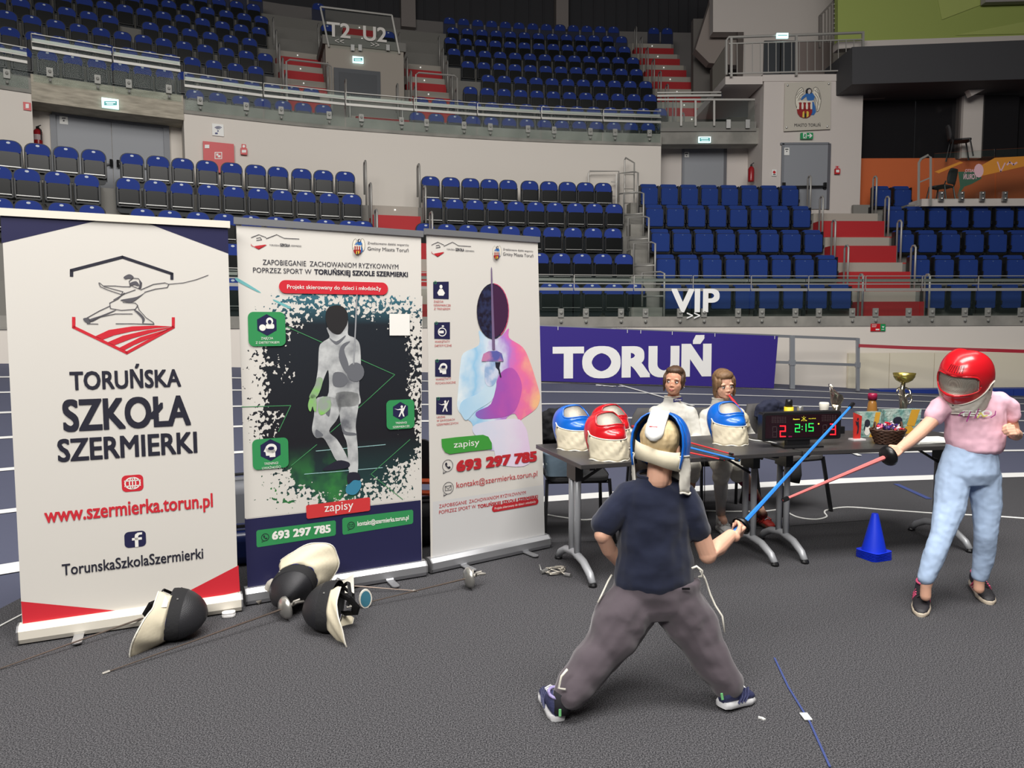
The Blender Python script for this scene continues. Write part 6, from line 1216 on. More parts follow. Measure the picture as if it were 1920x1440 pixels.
# small jars behind the scoreboard
def jar(name, label, cat, p, prof, m, lid=None, lm=None):
    root = thing(name, label, cat, tuple(p)); b = MB(); b.lathe(prof, 16, c=p); b.build('body', m, root, smooth=True)
    if lid: b = MB(); b.lathe(lid, 16, c=p); b.build('lid', lm, root, smooth=True)
m_yel = mat('label_yellow', (224, 196, 40), .5)
jar('cream_jar', 'yellow jar with black lid behind the scoreboard', 'jar', T(1478, 806), [(0, 0), (.032, 0), (.034, .12), (.033, .17), (0, .17)], m_yel, [(0, .17), (.026, .17), (.026, .21), (.022, .225), (0, .225)], m_black)
jar('metal_tin', 'small silver tin behind the scoreboard', 'tin', T(1499, 806), [(0, 0), (.022, 0), (.022, .17), (.02, .175), (0, .175)], m_steel)
jar('white_cup', 'crumpled white cup behind the scoreboard near the wing trophy', 'cup', T(1544, 803), [(0, 0), (.02, 0), (.032, .15), (.036, .185), (.03, .195), (0, .18)], m_bibw)
jar('drink_bottle', 'bottle with magenta cap among the gift bags', 'bottle', T(1634, 803), [(0, 0), (.036, 0), (.038, .12), (.03, .19), (.022, .215), (0, .215)], mat('bottle_amber', (150, 104, 50), .2), [(0, .215), (.032, .215), (.034, .25), (.028, .262), (0, .262)], mat('cap_magenta', (150, 26, 66), .3))
def gift(label, x0, x1, ybase, h, dY, rz):
    p = T((x0+x1)/2, ybase); w = atZ(x1, ybase, TZ).x-atZ(x0, ybase, TZ).x; root = thing('gift_bag', label, 'bag', tuple(p)); c, s = math.cos(rz), math.sin(rz); U_, V_ = Vector((c, s, 0)), Vector((0, 0, 1)); O = p-U_*w/2; N = Vector((s, -c, 0))
    b = MB(); b.prism([(0, 0), (w, 0), (w*1.05, h), (-.05*w, h)], O+N*.03, U_, V_, .06); b.build('bag_body', mat('gift_teal_foil', (120, 168, 160), .25, .3, bump=(60, .8, .01), var=(18, (196, 214, 204), .4, .6)), root)
    b = MB(); b.flat(ell(w*.35, h*.3, w*.16, h*.24, 14), O+N*.031, U_, V_, .001); b.build('penguin_print', mat('print_white2', (226, 224, 216), .5), root); b = MB(); b.flat(ell(w*.35, h*.56, w*.14, h*.16, 14), O+N*.031, U_, V_, .002); b.flat([(w*.22, h*.2), (w*.28, h*.5), (w*.24, h*.55), (w*.18, h*.35)], O+N*.031, U_, V_, .002); b.build('penguin_print', m_ink, root)
    b = MB(); b.flat([(w*.62, h*.35), (w*.75, h), (w*1.0, h), (w*.85, h*.3)], O+N*.031, U_, V_, .0015); b.flat([(w*.45, 0), (w*.9, 0), (w*.75, h*.35), (w*.6, h*.3)], O+N*.031, U_, V_, .0015); b.build('ribbon_print', mat('print_gold', (200, 150, 50), .4), root)
gift('teal foil gift bag with penguin print beside red plaque', 1606, 1646, 818, .17, 0, .1); gift('teal foil gift bag with penguin print behind the basket', 1650, 1722, 812, .17, 0, .18)
p = T(1607, 825); root = thing('plaque', 'slim red award plaque with a black fencer figure', 'plaque', tuple(p)); b = MB(); b.box(p+Vector((0, 0, .005)), (.09, .06, .01), rz=.2); b.build('clear_base', mat('acrylic', (226, 220, 220), .1), root)
b = MB(); b.prism([(-.025, 0), (.022, .0), (.03, .15), (-.03, .175)], p+Vector((0, -.005, .01)), (.98, .2, 0), (0, 0, 1), .012); b.build('panel', mat('plaque_red', (190, 50, 44), .3), root)
b = MB(); 
for P_ in ([(-.008, .03), (-.002, .07), (-.012, .11), (.004, .12), (.008, .08), (.004, .04)], [(-.012, .09), (-.02, .12), (-.014, .12), (-.004, .1)], ell(-.002, .132, .007, .009, 8)): b.flat(P_, p+Vector((0, -.0065, .01)), (.98, .2, 0), (0, 0, 1), .001)
b.build('fencer_figure', m_ink, root)
# basket of sweets
p = T(1664, 832); root = thing('wicker_basket', 'brown wicker basket full of wrapped sweets', 'basket', tuple(p)); m_wick = mat('wicker', (74, 46, 30), .6, bump=(60, .5)); 
for k in range(9):
    b = MB(); f = k/8; r1, r2 = .075+.035*f, .052+.03*f; b.tube([p+Vector((r1*math.cos(R(a)), r2*math.sin(R(a)), .008+.085*f+.004*math.sin(a*.2+k*3.1))) for a in range(0, 361, 12)], .0065, 6); b.build('wicker_strand', m_wick, root, smooth=True)
b = MB(); b.lathe([(0, .002), (.07, .002), (.095, .085), (.0, .08)], 20, M=Matrix.Translation(p) @ Matrix.Scale(.72, 4, (0, 1, 0))); b.build('basket_lining', mat('wicker_dark', (44, 28, 20), .8), root, smooth=True)
for sx in (-1, 1): b = MB(); b.tube([p+Vector((sx*.085+.032*math.cos(R(a))*.4, .035*math.cos(R(a)), .09+.05*math.sin(R(a)))) for a in range(0, 181, 20)], .006, 6); b.build('handle', m_wick, root, smooth=True)
cols = [mat('sweet_pink', (226, 90, 120), .3), mat('sweet_violet', (60, 40, 110), .3), mat('sweet_red', (190, 30, 50), .3), mat('sweet_white', (230, 210, 220), .3)]
for i in range(26):
    a = random.random()*2*PI; r_ = random.random()**.5; q_ = p+Vector((.085*r_*math.cos(a), .055*r_*math.sin(a), .098+.03*(1-r_)+random.random()*.012)); d_ = Vector((random.uniform(-1, 1), random.uniform(-1, 1), random.uniform(-.4, .4))).normalized()
    b = MB(); b.tube([q_-d_*.02, q_-d_*.011, q_, q_+d_*.011, q_+d_*.02], [.008, .004, .010, .004, .008], 6); b.build('wrapped_sweet', cols[i % 4], label='small shiny %s wrapped sweet heaped in the wicker basket' % ('pink', 'violet', 'red', 'white')[i % 4], category='sweet', group='sweets in the basket')
# papers
for k in range(5):
    b = MB(); c = T(1742, 828)+Vector((random.uniform(-.01, .01), random.uniform(-.01, .01), .0015+k*.0035)); b.box(c, (.29, .2, .003), rz=.1+random.uniform(-.08, .08)); b.build('paper_sheet', m_signw, label='%s white paper sheet from bottom of the pile right of basket' % ordinal(k+1), category='paper', group='pile of paper')
# cones
m_cone = mat('cone_blue', (20, 52, 206), .45, spec=.4)
pc = atZ(1638, 1046)
for k in range(6):
    z = k*.0095; b = MB(); b.lathe([(.017, .0+.245), (.019, .245), (.021, .24), (.075, .006), (.072, .006), (.018, .238)], 24, c=pc+Vector((0, 0, z))); b.prism(rrect(-.083, -.083, .083, .083, .03, 4), pc+Vector((0, 0, z+.006)), (math.cos(.35+k*.03), math.sin(.35+k*.03), 0), (-math.sin(.35+k*.03), math.cos(.35+k*.03), 0), .0035)
    o = b.build('marker_cone', m_cone, label='blue marker cone, %s from the floor in its stack' % ordinal(k+1) if k < 5 else 'topmost blue marker cone of the stack under table edge', category='cone', group='stack of blue cones'); autosmooth(o, 40)
# tangled clip cable on carpet
base = atZ(1042, 1075); b = MB(); pts = [base+Vector((.055*math.sin(t*1.7)+.02*math.sin(t*5), .05*math.cos(t*1.1)+.02*math.cos(t*4.3), .012+.008*math.sin(t*3)+.008)) for t in [i*.22 for i in range(60)]]; b.tube(pts, .004, 6); o = b.build('body_wire', mat('wire_clear', (190, 184, 172), .25, .3), smooth=True, label='tangled clear body wire with plugs on the carpet', category='cable')
b = MB(); b.tube([base+Vector((-.09, -.02, .015)), base+Vector((-.05, 0, .018))], .013, 8); b.tube([base+Vector((.05, -.05, .012)), base+Vector((.085, -.075, .012))], .012, 8); b.tube([base+Vector((-.1, .02, .05)), base+Vector((-.09, -.01, .015)), base+Vector((-.06, .03, .02))], .004, 5); b.build('plug', m_steel, o)
b = MB(); p = atZ(1427, 1348); b.box(p+Vector((0, 0, .004)), (.02, .008, .006), rz=-.5); b.box(p+Vector((.008, -.008, .003)), (.012, .006, .005), rz=.3); b.build('paper_scrap', m_signw, label='tiny white scrap on the carpet right of the boy', category='scrap')
# ------------------------------------------------------------------ chairs behind the tables
m_bfab = mat('black_chair_fabric', (36, 36, 38), .85, bump=(150, .2)); m_gfab = mat('grey_chair_fabric', (74, 72, 72), .85, bump=(150, .2))
chair('visitor_chair', 'black chair with a plastic tub behind the left table end', Vector((.45, 5.32, 0)), R(4), m_bfab, m_frm, h=.80, group='black chairs behind the tables')
chair('visitor_chair', 'dark chair under the seated girl nearer the boy', Vector((1.17, 5.92, 0)), R(-6), m_gfab, m_frm, h=.82, group='black chairs behind the tables')
chair('visitor_chair', 'dark chair under the seated girl with the whistle', Vector((1.68, 5.95, 0)), R(6), m_gfab, m_frm, h=.82, group='black chairs behind the tables')
chair('visitor_chair', 'empty dark chair with navy jacket behind the scoreboard', Vector((2.27, 6.1, 0)), R(22), m_gfab, m_frm, h=.84, group='black chairs behind the tables')
# tub on chair
p = Vector((.36, 5.2, .4705)); root = thing('plastic_tub', 'clear plastic tub on the chair at left table end', 'tub', tuple(p)); b = MB(); b.loft([[p+Vector((x, y, z)) for x, y in rrect(-w, -w*.8, w, w*.8, .04, 4)] for w, z in ((.13, 0), (.15, .15), (.16, .17), (.15, .165), (.125, .01))], caps=False); b.add([p+Vector((x, y, .004)) for x, y in rrect(-.128, -.10, .128, .10, .04, 4)], [tuple(range(20))]); o = b.build('tub', glassmat('tub_plastic', (150, 172, 190), .45, .2), root, smooth=True)
b = MB()
for i in range(6): a = i*1.1; b.tube([p+Vector((.08*math.cos(a), .06*math.sin(a), .02)), p+Vector((.1*math.cos(a+2), .07*math.sin(a+2), .09)), p+Vector((.07*math.cos(a+4), .06*math.sin(a+4), .14))], .012, 6)
b.build('contents', mat('tub_contents', (120, 140, 160), .6), root, smooth=True)
b = MB(); b.add([p+Vector(v) for v in ((-.16, -.1, .18), (.1, -.14, .19), (.16, .1, .2), (-.1, .13, .185))]+[p+Vector(v) for v in ((-.16, -.1, .183), (.1, -.14, .193), (.16, .1, .203), (-.1, .13, .188))], [(3, 2, 1, 0), (4, 5, 6, 7), (0, 1, 5, 4), (1, 2, 6, 5), (2, 3, 7, 6), (3, 0, 4, 7)]); b.build('paper_sheet', m_signw, label='white papers lying on the plastic tub', category='paper')
# ================================================================== people
m_skin = mat('skin', (226, 176, 150), .55, spec=.35, bump=(120, .05)); m_skin2 = mat('skin_warm', (214, 158, 130), .55, spec=.35)
for m_ in (m_skin, m_skin2):
    b_ = m_.node_tree.nodes['Principled BSDF']; b_.inputs['Subsurface Weight'].default_value = .12; b_.inputs['Subsurface Radius'].default_value = (.02, .008, .004); b_.inputs['Subsurface Scale'].default_value = .5
def blob(name, mb, voxel, m, parent, smooth=8, disp=None, fac=.5, **props):
    me = bpy.data.meshes.new('b'); me.from_pydata([tuple(v) for v in mb.v], [], mb.f); me.update()
    bm = bmesh.new(); bm.from_mesh(me); bmesh.ops.recalc_face_normals(bm, faces=bm.faces); bm.to_mesh(me); bm.free()
    o = bpy.data.objects.new('b', me); COL.objects.link(o)
    md = o.modifiers.new('r', 'REMESH'); md.mode = 'VOXEL'; md.voxel_size = voxel; md.use_smooth_shade = True
    md = o.modifiers.new('s', 'SMOOTH'); md.factor = fac; md.iterations = smooth
    if disp:
        t = bpy.data.textures.new('w', 'CLOUDS'); t.noise_scale = disp[0]; t.noise_depth = 1; d = o.modifiers.new('d', 'DISPLACE'); d.texture = t; d.strength = disp[1]; d.mid_level = .5; d.texture_coords = 'GLOBAL'
        md = o.modifiers.new('s2', 'SMOOTH'); md.factor = .5; md.iterations = 2
    bpy.context.view_layer.update(); r = bpy.data.meshes.new_from_object(o.evaluated_get(bpy.context.evaluated_depsgraph_get())); bpy.data.objects.remove(o)
    off = ORG.get(parent.name, Vector()) if parent else Vector(); 
    for v in r.vertices: v.co -= off
    r.materials.clear(); r.materials.append(m); r.shade_smooth(); return link(name, r, parent, **props)
def limb(mb, pts, rad, n=14):
    pts = [Vector(p) for p in pts]; mb.tube(pts, rad, n)
    for p, r in zip(pts, rad): mb.sphere(p, r, n, 8)
def secs(mb, S_, n=20):   # S_: (centre, rx, ry, yaw)  horizontal elliptical sections, bottom to top
    rings = []
    for c, rx, ry, yaw in S_:
        c = Vector(c); ca, sa = math.cos(yaw), math.sin(yaw); rings.append([(c.x+rx*math.cos(2*PI*k/n)*ca-ry*math.sin(2*PI*k/n)*sa, c.y+rx*math.cos(2*PI*k/n)*sa+ry*math.sin(2*PI*k/n)*ca, c.z) for k in range(n)])
    mb.loft(rings)
def hand(mb, wrist, d, palm, curl, s=1.0, thumb=1, spread=.12, tcurl=.6):
    """d: direction wrist->knuckles; palm: direction the palm faces; curl in radians per joint; thumb=+1/-1 side"""
    d = Vector(d).normalized(); palm = Vector(palm); palm = (palm-d*palm.dot(d)).normalized(); side = d.cross(palm)*thumb; w = Vector(wrist)
    L = .066*s
    for k in range(4):
        o = side*((1.5-k)*.0165*s); limb(mb, [w+o*.6+d*.006, w+o+d*L], [.0125*s, .0115*s], 8)
        p = w+o+d*L; dd = d.copy(); fl = (.036, .040, .038, .030)[k]*s; r = (.0082, .0086, .0082, .0072)[k]*s
        dd = (dd+side*(1.5-k)*spread*.4).normalized(); pts = [p]; ax = dd.cross(palm).normalized()
        for j in range(3):
            q = Matrix.Rotation(curl*(1.0 if j else .9), 3, ax); dd = q @ dd; p = p+dd*fl*(1, .68, .52)[j]; pts.append(p)
        limb(mb, pts, [r*1.08, r, r*.92, r*.8], 8)
    t0 = w+side*.022*s+d*.014*s; td = (side*.75+d*.65+palm*.35).normalized(); p1 = t0+td*.034*s; td2 = (d*.75+palm*tcurl+side*(.25-.5*tcurl)).normalized(); p2 = p1+td2*.028*s; td3 = (td2+palm*tcurl*.5-side*tcurl*.6).normalized(); limb(mb, [t0, p1, p2, p2+td3*.02*s], [.014*s, .011*s, .0098*s, .008*s], 8)
def head_geo(mb, M, s=1.0, face=True):
    def e(c, r): mb.sphere((0, 0, 0), 1, 18, 12, M=M @ Matrix.Translation(Vector(c)*s) @ Matrix.Diagonal((r[0]*s, r[1]*s, r[2]*s, 1)))
    e((0, .012, .03), (.072, .09, .082)); e((0, -.028, -.022), (.058, .058, .072)); e((0, -.054, -.070), (.028, .027, .023)); e((0, -.02, -.05), (.055, .052, .042)); e((0, -.03, -.03), (.062, .056, .05))
    for x in (-1, 1): e((x*.032, -.058, -.022), (.022, .02, .022)); e((x*.073, .012, -.012), (.008, .016, .026)); e((x*.03, -.07, .022), (.02, .012, .009))
    if face: e((0, -.086, -.008), (.007, .009, .02)); e((0, -.093, -.022), (.0095, .0105, .0085)); e((-.009, -.088, -.027), (.007, .008, .006)); e((.009, -.088, -.027), (.007, .008, .006)); e((0, -.082, -.05), (.02, .012, .008)); e((0, -.080, -.058), (.017, .011, .007))
    limb(mb, [M @ Vector((0, .028*s, -.05*s)), M @ Vector((0, .03*s, -.13*s))], [.043*s, .045*s], 14)
def face_parts(root, M, s=1.0, gaze=(0, 0), brow=(84, 58, 42), iris=(70, 50, 36)):
    W = lambda v: M @ (Vector(v)*s)
    for x in (-1, 1):
        g = MB(); g.sphere((0, 0, 0), 1, 14, 10, M=M @ Matrix.Translation(Vector((x*.030, -.0765, .004))*s) @ Matrix.Diagonal((.0132*s, .0088*s, .0082*s, 1))); ey = g.build('eye', mat('eye_white', (226, 222, 218), .3), root, smooth=True)
        g = MB(); c = Vector((x*.030+gaze[0]*.005, -.0845, .004+gaze[1]*.003)); g.sphere((0, 0, 0), 1, 12, 8, M=M @ Matrix.Translation(c*s) @ Matrix.Diagonal((.0056*s, .0022*s, .0058*s, 1))); g.build('iris', mat('iris_%d' % iris[0], iris, .3), ey, smooth=True)
        g = MB(); g.tube([W((x*(.030+dx), -.0835+abs(dx)*.25, .0115-abs(dx)**1.5*2.2)) for dx in (-.014, -.007, 0, .007, .014)], .0016*s, 5); g.build('eyelid', mat('lash_dark', (60, 40, 34), .7), root)
        g = MB(); g.tube([W((x*(.030+dx), -.0865+abs(dx)*.35, .0245-abs(dx+.002)**1.5*1.8)) for dx in (-.017, -.008, 0, .008, .018)], [.0012*s, .0026*s, .0028*s, .0024*s, .001*s], 6); g.build('eyebrow', mat('brow_%d' % brow[0], brow, .8), root)
    g = MB(); g.tube([W((dx, -.0935+abs(dx)*.35, -.0525+abs(dx)*.05)) for dx in (-.018, -.009, 0, .009, .018)], [.0012*s, .0038*s, .004*s, .0038*s, .0012*s], 6); g.tube([W((dx, -.0925+abs(dx)*.4, -.0595)) for dx in (-.014, -.007, 0, .007, .014)], [.001*s, .0036*s, .0042*s, .0036*s, .001*s], 6); g.build('lips', mat('lips', (186, 104, 96), .45), root, smooth=True)
def Mrot(c, yaw=0, pitch=0, roll=0):   # facing -Y at yaw 0; yaw ccw from above
    return Matrix.Translation(Vector(c)) @ Matrix.Rotation(yaw, 4, 'Z') @ Matrix.Rotation(pitch, 4, 'X') @ Matrix.Rotation(roll, 4, 'Y')
def shoe(name, label_parts, heel, toe, parent, cols, h=.085, w=.040, lift=0.0, ankle=None):
    heel, toe = Vector(heel), Vector(toe); d = toe-heel; L = d.length; d.normalize(); sd = Vector((-d.y, d.x, 0)).normalized(); up = sd.cross(d)*-1
    if up.z < 0: up = -up
    def ring(f, w_, z0, z1): c = heel+d*L*f; return [c+sd*w_*math.cos(a)+up*(z0+(z1-z0)*(.5+.5*math.sin(a))) for a in [2*PI*k/14 for k in range(14)]]
    b = MB(); prof = [(-.02, .3, .02), (.0, .62, .03), (.1, .82, .034), (.3, .86, .034), (.5, .9, .034), (.72, 1.04, .032), (.9, .85, .028), (.99, .45, .024), (1.01, .15, .02)]
    rings = []
    for f, ww, hh in prof: c = heel+d*L*f; W_ = w*ww; rings.append([c+sd*x*W_+up*z for x, z in ((-1, .004), (-.9, 0), (.9, 0), (1, .004), (1.02, hh*.6), (.9, hh*.8), (-.9, hh*.8), (-1.02, hh*.6))])
    b.loft(rings); so = b.build(name, cols[1], parent, smooth=False); autosmooth(so, 50); so['label'] = label_parts[1]
    u = MB(); u.loft([ring(-.01, w*.4, .015, h*.75), ring(.03, w*.66, .012, h*1.02), ring(.14, w*.8, .012, h*1.05), ring(.3, w*.82, .012, h*.98), ring(.45, w*.84, .012, h*.82), ring(.62, w*.93, .012, h*.64), ring(.8, w*.9, .012, h*.54), ring(.93, w*.68, .012, h*.42), ring(.99, w*.3, .014, h*.28)])
    up_ = u.build('upper', cols[0], so, smooth=True); c = heel+d*L*.16
    g = MB(); g.tube([c+up*h*1.0+sd*w*.62*math.cos(a)+d*L*.17*math.sin(a)+up*(.004*math.sin(a)) for a in [2*PI*k/14 for k in range(15)]], .0065, 6); g.build('collar', cols[2], so, smooth=True)
    g = MB()
    for k in range(4):
        f = .36+.09*k; cc = heel+d*L*f; hh = h*(.92-.42*(f-.3)); g.tube([cc-sd*w*.5+up*(hh-.012), cc+up*hh, cc+sd*w*.5+up*(hh-.012)], .0035, 5)
    g.build('laces', cols[3], so)
    g = MB()
    for sx in (-1, 1):
        for k in range(3):
            f = .3+.1*k; cc = heel+d*L*f; g.tube([cc+sd*sx*w*.9+up*.02, cc+d*.02+sd*sx*w*.87+up*h*.45, cc+d*.03+sd*sx*w*.62+up*h*.74], .0048, 5)
    g.build('stripes', cols[4], so); return so
q_ = atY
# ------------------------------------------------------------------ the boy in front, seen from behind
BY = 2.92
boy = thing('person', 'child in navy t-shirt and dark grey trousers, back turned, lunging with blue foil', 'person', (.55, 2.8, 0))
HC = q_(1240, 838, BY+.0)      # head centre
HM = Mrot(HC, R(152), R(6))
b = MB(); head_geo(b, HM, .98, True)
neck = q_(1236, 893, BY-.01); limb(b, [HC+Vector((0, -.01, -.06)), neck, neck+Vector((0, .01, -.08))], [.047, .048, .07])
pel = q_(1226, 1085, BY); chest = q_(1228, 960, BY)
limb(b, [chest, pel], [.065, .065])
shL, shR = q_(1178, 922, BY), q_(1282, 922, BY)
elL = q_(1130, 1003, BY-.03); wrL = q_(1160, 1052, BY+.05)
limb(b, [chest, shL, q_(1143, 965, BY-.01), elL, q_(1142, 1030, BY+.01), wrL], [.06, .036, .036, .034, .031, .025])
hand(b, wrL, q_(1176, 1068, BY+.10)-wrL, Vector((.8, .5, 0)), .5, .82, 1)
elR = q_(1327, 1040, BY+.0); wrR = q_(1370, 1004, BY+.12)
limb(b, [chest, shR, q_(1303, 970, BY-.01), elR, q_(1346, 1026, BY+.05), wrR], [.06, .036, .038, .037, .035, .026])
tipB = atY(1600, 757, 3.55); gB = q_(1397, 978, BY+.19); dB = (tipB-gB).normalized()
hdir = (q_(1390, 990, BY+.17)-wrR).normalized(); pb_ = Vector((-.85, .35, .35)); pb_ = (pb_-hdir*pb_.dot(hdir)).normalized(); wh = gB-dB*.045-pb_*.020-hdir*.058; limb(b, [wrR, wh], [.025, .022]); hand(b, wh, hdir, pb_, 1.25, .84, 1, .02, .9)
hipL, hipR = q_(1196, 1118, BY), q_(1260, 1118, BY)
knL, anL = q_(1128, 1220, BY-.07), q_(1055, 1306, BY-.16); knR, anR = q_(1313, 1205, BY-.02), q_(1367, 1292, BY-.07)
limb(b, [pel, hipL, knL, anL, anL+Vector((-.005, .0, -.04))], [.06, .055, .045, .03, .028]); limb(b, [pel, hipR, knR, anR, anR+Vector((0, 0, -.04))], [.06, .055, .045, .03, .028])
blob('body', b, .0034, m_skin, boy, 4)
# shirt
m_tee = mat('navy_tshirt', (33, 38, 58), .9, bump=(7, .35, .02), sheen=.2, spec=.2)
b = MB(); Q = lambda x0, x1, y, ry: (q_((x0+x1)/2, y, BY), (q_(x1, y, BY)-q_(x0, y, BY)).x/2, ry, 0)
secs(b, [Q(1152, 1302, 1101, .105), Q(1151, 1303, 1086, .115), Q(1153, 1300, 1060, .118), Q(1157, 1296, 1030, .112), Q(1160, 1293, 1000, .108), Q(1162, 1293, 965, .106), Q(1160, 1294, 935, .098), Q(1166, 1286, 915, .085), Q(1188, 1262, 900, .066), Q(1198, 1254, 890, .052)])
limb(b, [q_(1216, 915, BY), q_(1180, 930, BY), q_(1153, 957, BY-.01), q_(1136, 982, BY-.015)], [.056, .061, .058, .055]); limb(b, [q_(1243, 915, BY), q_(1277, 930, BY), q_(1297, 963, BY-.01), q_(1307, 992, BY)], [.056, .061, .058, .056])
b.sphere(q_(1235, 1098, BY-.03), (.13, .08, .03))
blob('tshirt', b, .0055, m_tee, boy, 6, (.085, .016))
b = MB(); c0 = q_(1226, 891, BY); b.tube([c0+Vector((.064*math.cos(a), .056*math.sin(a), .002+.006*math.sin(a))) for a in [2*PI*k/20 for k in range(21)]], .0065, 6); b.build('collar', m_tee, boy, smooth=True)
# trousers
m_tr = mat('grey_sweatpants', (86, 78, 84), .95, bump=(6, .4, .025), sheen=.3, spec=.15)
b = MB(); secs(b, [Q(1172, 1290, 1152, .09), Q(1158, 1303, 1130, .115), Q(1150, 1312, 1105, .118), Q(1150, 1310, 1085, .11)])
limb(b, [q_(1192, 1120, BY), q_(1166, 1160, BY-.03), q_(1128, 1222, BY-.07), q_(1097, 1262, BY-.11), q_(1068, 1297, BY-.145)], [.104, .114, .086, .076, .066])
limb(b, [q_(1262, 1120, BY), q_(1292, 1160, BY-.01), q_(1317, 1207, BY-.03), q_(1340, 1246, BY-.05), q_(1362, 1281, BY-.065)], [.104, .106, .086, .074, .064])
blob('trousers', b, .006, m_tr, boy, 6, (.11, .034))
def piping(parent, pts, r=.004, col=None): b = MB(); b.tube(pts, r, 6); b.build('piping', col or m_bibw, parent, smooth=True)
piping(boy, [q_(1147, 1078, BY), q_(1140, 1090, BY-.02), q_(1128, 1116, BY-.04), q_(1121, 1130, BY-.05)]); piping(boy, [q_(1313, 1070, BY-.04), q_(1322, 1085, BY-.03), q_(1332, 1115, BY-.03), q_(1341, 1135, BY-.04), q_(1354, 1155, BY-.05), q_(1359, 1185, BY-.06)]); piping(boy, [q_(1297, 1066, BY-.1), q_(1306, 1062, BY-.1), q_(1316, 1070, BY-.1), q_(1317, 1080, BY-.09), q_(1310, 1082, BY-.08)], .005)
piping(boy, [q_(1064, 1255, BY-.2), q_(1053, 1268, BY-.2), q_(1047, 1290, BY-.21), q_(1060, 1293, BY-.21)], .005)
b = MB(); b.box(q_(1286, 1104, BY-.115), (.03, .004, .008), rz=0); b.build('hem_tag', m_black, boy)
m_shn = mat('shoe_navy', (52, 56, 92), .6, bump=(90, .3)); m_shw = mat('shoe_sole_white', (214, 214, 216), .5); m_shl = mat('shoe_lilac', (150, 140, 186), .6); m_shg = mat('shoe_lime', (120, 200, 130), .5)
m_blks = mat('sock_black', (30, 30, 36), .9)
for a_ in (anL, anR): b = MB(); b.tube([a_+Vector((0, 0, .02)), a_+Vector((-.003, 0, -.03)), a_+Vector((-.005, 0, -.06))], [.034, .034, .034], 12); b.build('sock', m_blks, boy, smooth=True)
s1 = shoe('shoe', ('', 'navy shoe with white studded sole'), atZ(1046, 1352, .0), atZ(1024, 1300, .0), boy, (m_shn, m_shw, m_shl, m_shw, m_shn), .095, .044)
s2 = shoe('shoe', ('', 'navy shoe with white studded sole'), atZ(1352, 1333, .0)+Vector((0, 0, .015)), atZ(1412, 1317, .0)+Vector((.0, .03, .0)), boy, (m_shn, m_shw, m_shl, m_shw, m_shn), .095, .044)
for s_, pts in ((s1, [q_(1050, 1330, 2.70), q_(1050, 1343, 2.70)]), (s2, [q_(1353, 1300, 2.76), q_(1355, 1312, 2.76)])): b = MB(); b.tube(pts, .005, 6, flat=.4); b.build('heel_tab', m_shg, s_)
# hair
m_blond = mat('hair_blond', (226, 204, 160), .6, bump=(60, .8, .004), var=(14, (196, 166, 118), .35, .7), stretch=(1, 1, .25))
b = MB(); e = lambda c, r: b.sphere((0, 0, 0), 1, 20, 14, M=HM @ Matrix.Translation(Vector(c)) @ Matrix.Diagonal((r[0], r[1], r[2], 1)))
e((0, .022, .034), (.078, .088, .086)); e((0, .062, -.02), (.052, .036, .05)); blob('hair', b, .004, m_blond, boy, 6, (.03, .005))
# worn mask of the boy
wm, WP, WT = plastic_mask('fencing_mask', 'blue plastic fencing mask worn by the boy, open at back', HC+HM.to_3x3() @ Vector((0, -.012, .012)), HM.to_euler(), m_mblue, tilt=0, zc=0, zb=-.185, bibr=(.115, .125), bibm=m_bibw, vch=-.85, vside=-.35, wv=(-.22, .38), vents=1, sc=1.05, bmax=122, cut=200)
b = MB(); AA_ = [(108, v) for v in (-1, -.8, -.6, -.4, -.2)]+[(108, v) for v in (0, .15, .3, .45, .6, .75, .88)]; arcR = [WP(108, v) for v in (-.75, -.4, 0, .2, .4, .6, .75, .87, .95)]; arcL = [WP(-108, v) for v in (.95, .87, .75, .6, .4, .2, 0, -.4, -.75)]
top = [WP(a, .97) for a in (108, 150, 180, -150, -108)]; path = arcR+[WP(180, .985)]+arcL; ext = [p+Vector((0, .035, 0)) for p in path]; b.loft([path, ext], closed=False, caps=False); o = b.build('rear_rim', m_mblue, wm, smooth=True, local=True); md = o.modifiers.new('s', 'SOLIDIFY'); md.thickness = .005
b = MB(); b.loft([[p*.95 for p in path], [p*.95 for p in ext]], closed=False, caps=False); b.build('inner_rim', m_dark_in, wm, smooth=True, local=True)
# tongue, strap, side bib
b = MB(); rows = []
for f in range(9):
    t_ = f/8; w_ = .037 if t_ < .7 else .037*math.sqrt(max(0.02, 1-((t_-.7)/.32)**2)); y = .056+.082*math.sin(t_*1.5); z = .132-.115*t_; rows.append([Vector((x*w_, y-.010*x*x, z)) for x in (-1, -.6, -.2, .2, .6, 1)]+[Vector((x*w_, y-.010*x*x-.012, z-.004)) for x in (1, .6, .2, -.2, -.6, -1)])
b.loft(rows); tg = b.build('tongue', m_signw, wm, smooth=True, local=True)
b = MB(); b.tube([Vector((-.012, .115, .068)), Vector((.02, .114, .069))], .0022, 5); b.build('tongue_print', m_nred, tg, local=True); b = MB(); b.tube([Vector((-.014, .1165, .0505)), Vector((.014, .1165, .0505))], .0035, 6, flat=.6); b.build('tongue_print', m_ink, tg, local=True)
b = MB(); rows = []
for i in range(15):
    a = R(-88+176*i/14); c = Vector((.102*math.sin(a), .012+.102*math.cos(a), -.044+.02*math.sin(a*1.2))); w_ = .028+.012*abs(a)/1.5; rows.append([c+Vector((0, .004, w_+.003*math.sin(i))), c+Vector((0, .008+.003*math.sin(i*1.7), 0)), c+Vector((0, .004, -w_)), c+Vector((0, -.0, -w_)), c+Vector((0, .0, w_))])
b.loft(rows); b.build('head_strap', m_bib, wm, smooth=True, local=True)
foil('blue toy foil with black guard held by the boy', gB, tipB, .042, m_fb, mat('guard_black', (18, 18, 20), .35), m_fb, 'toy', th=.0068, name='toy_foil', gripdir=None)
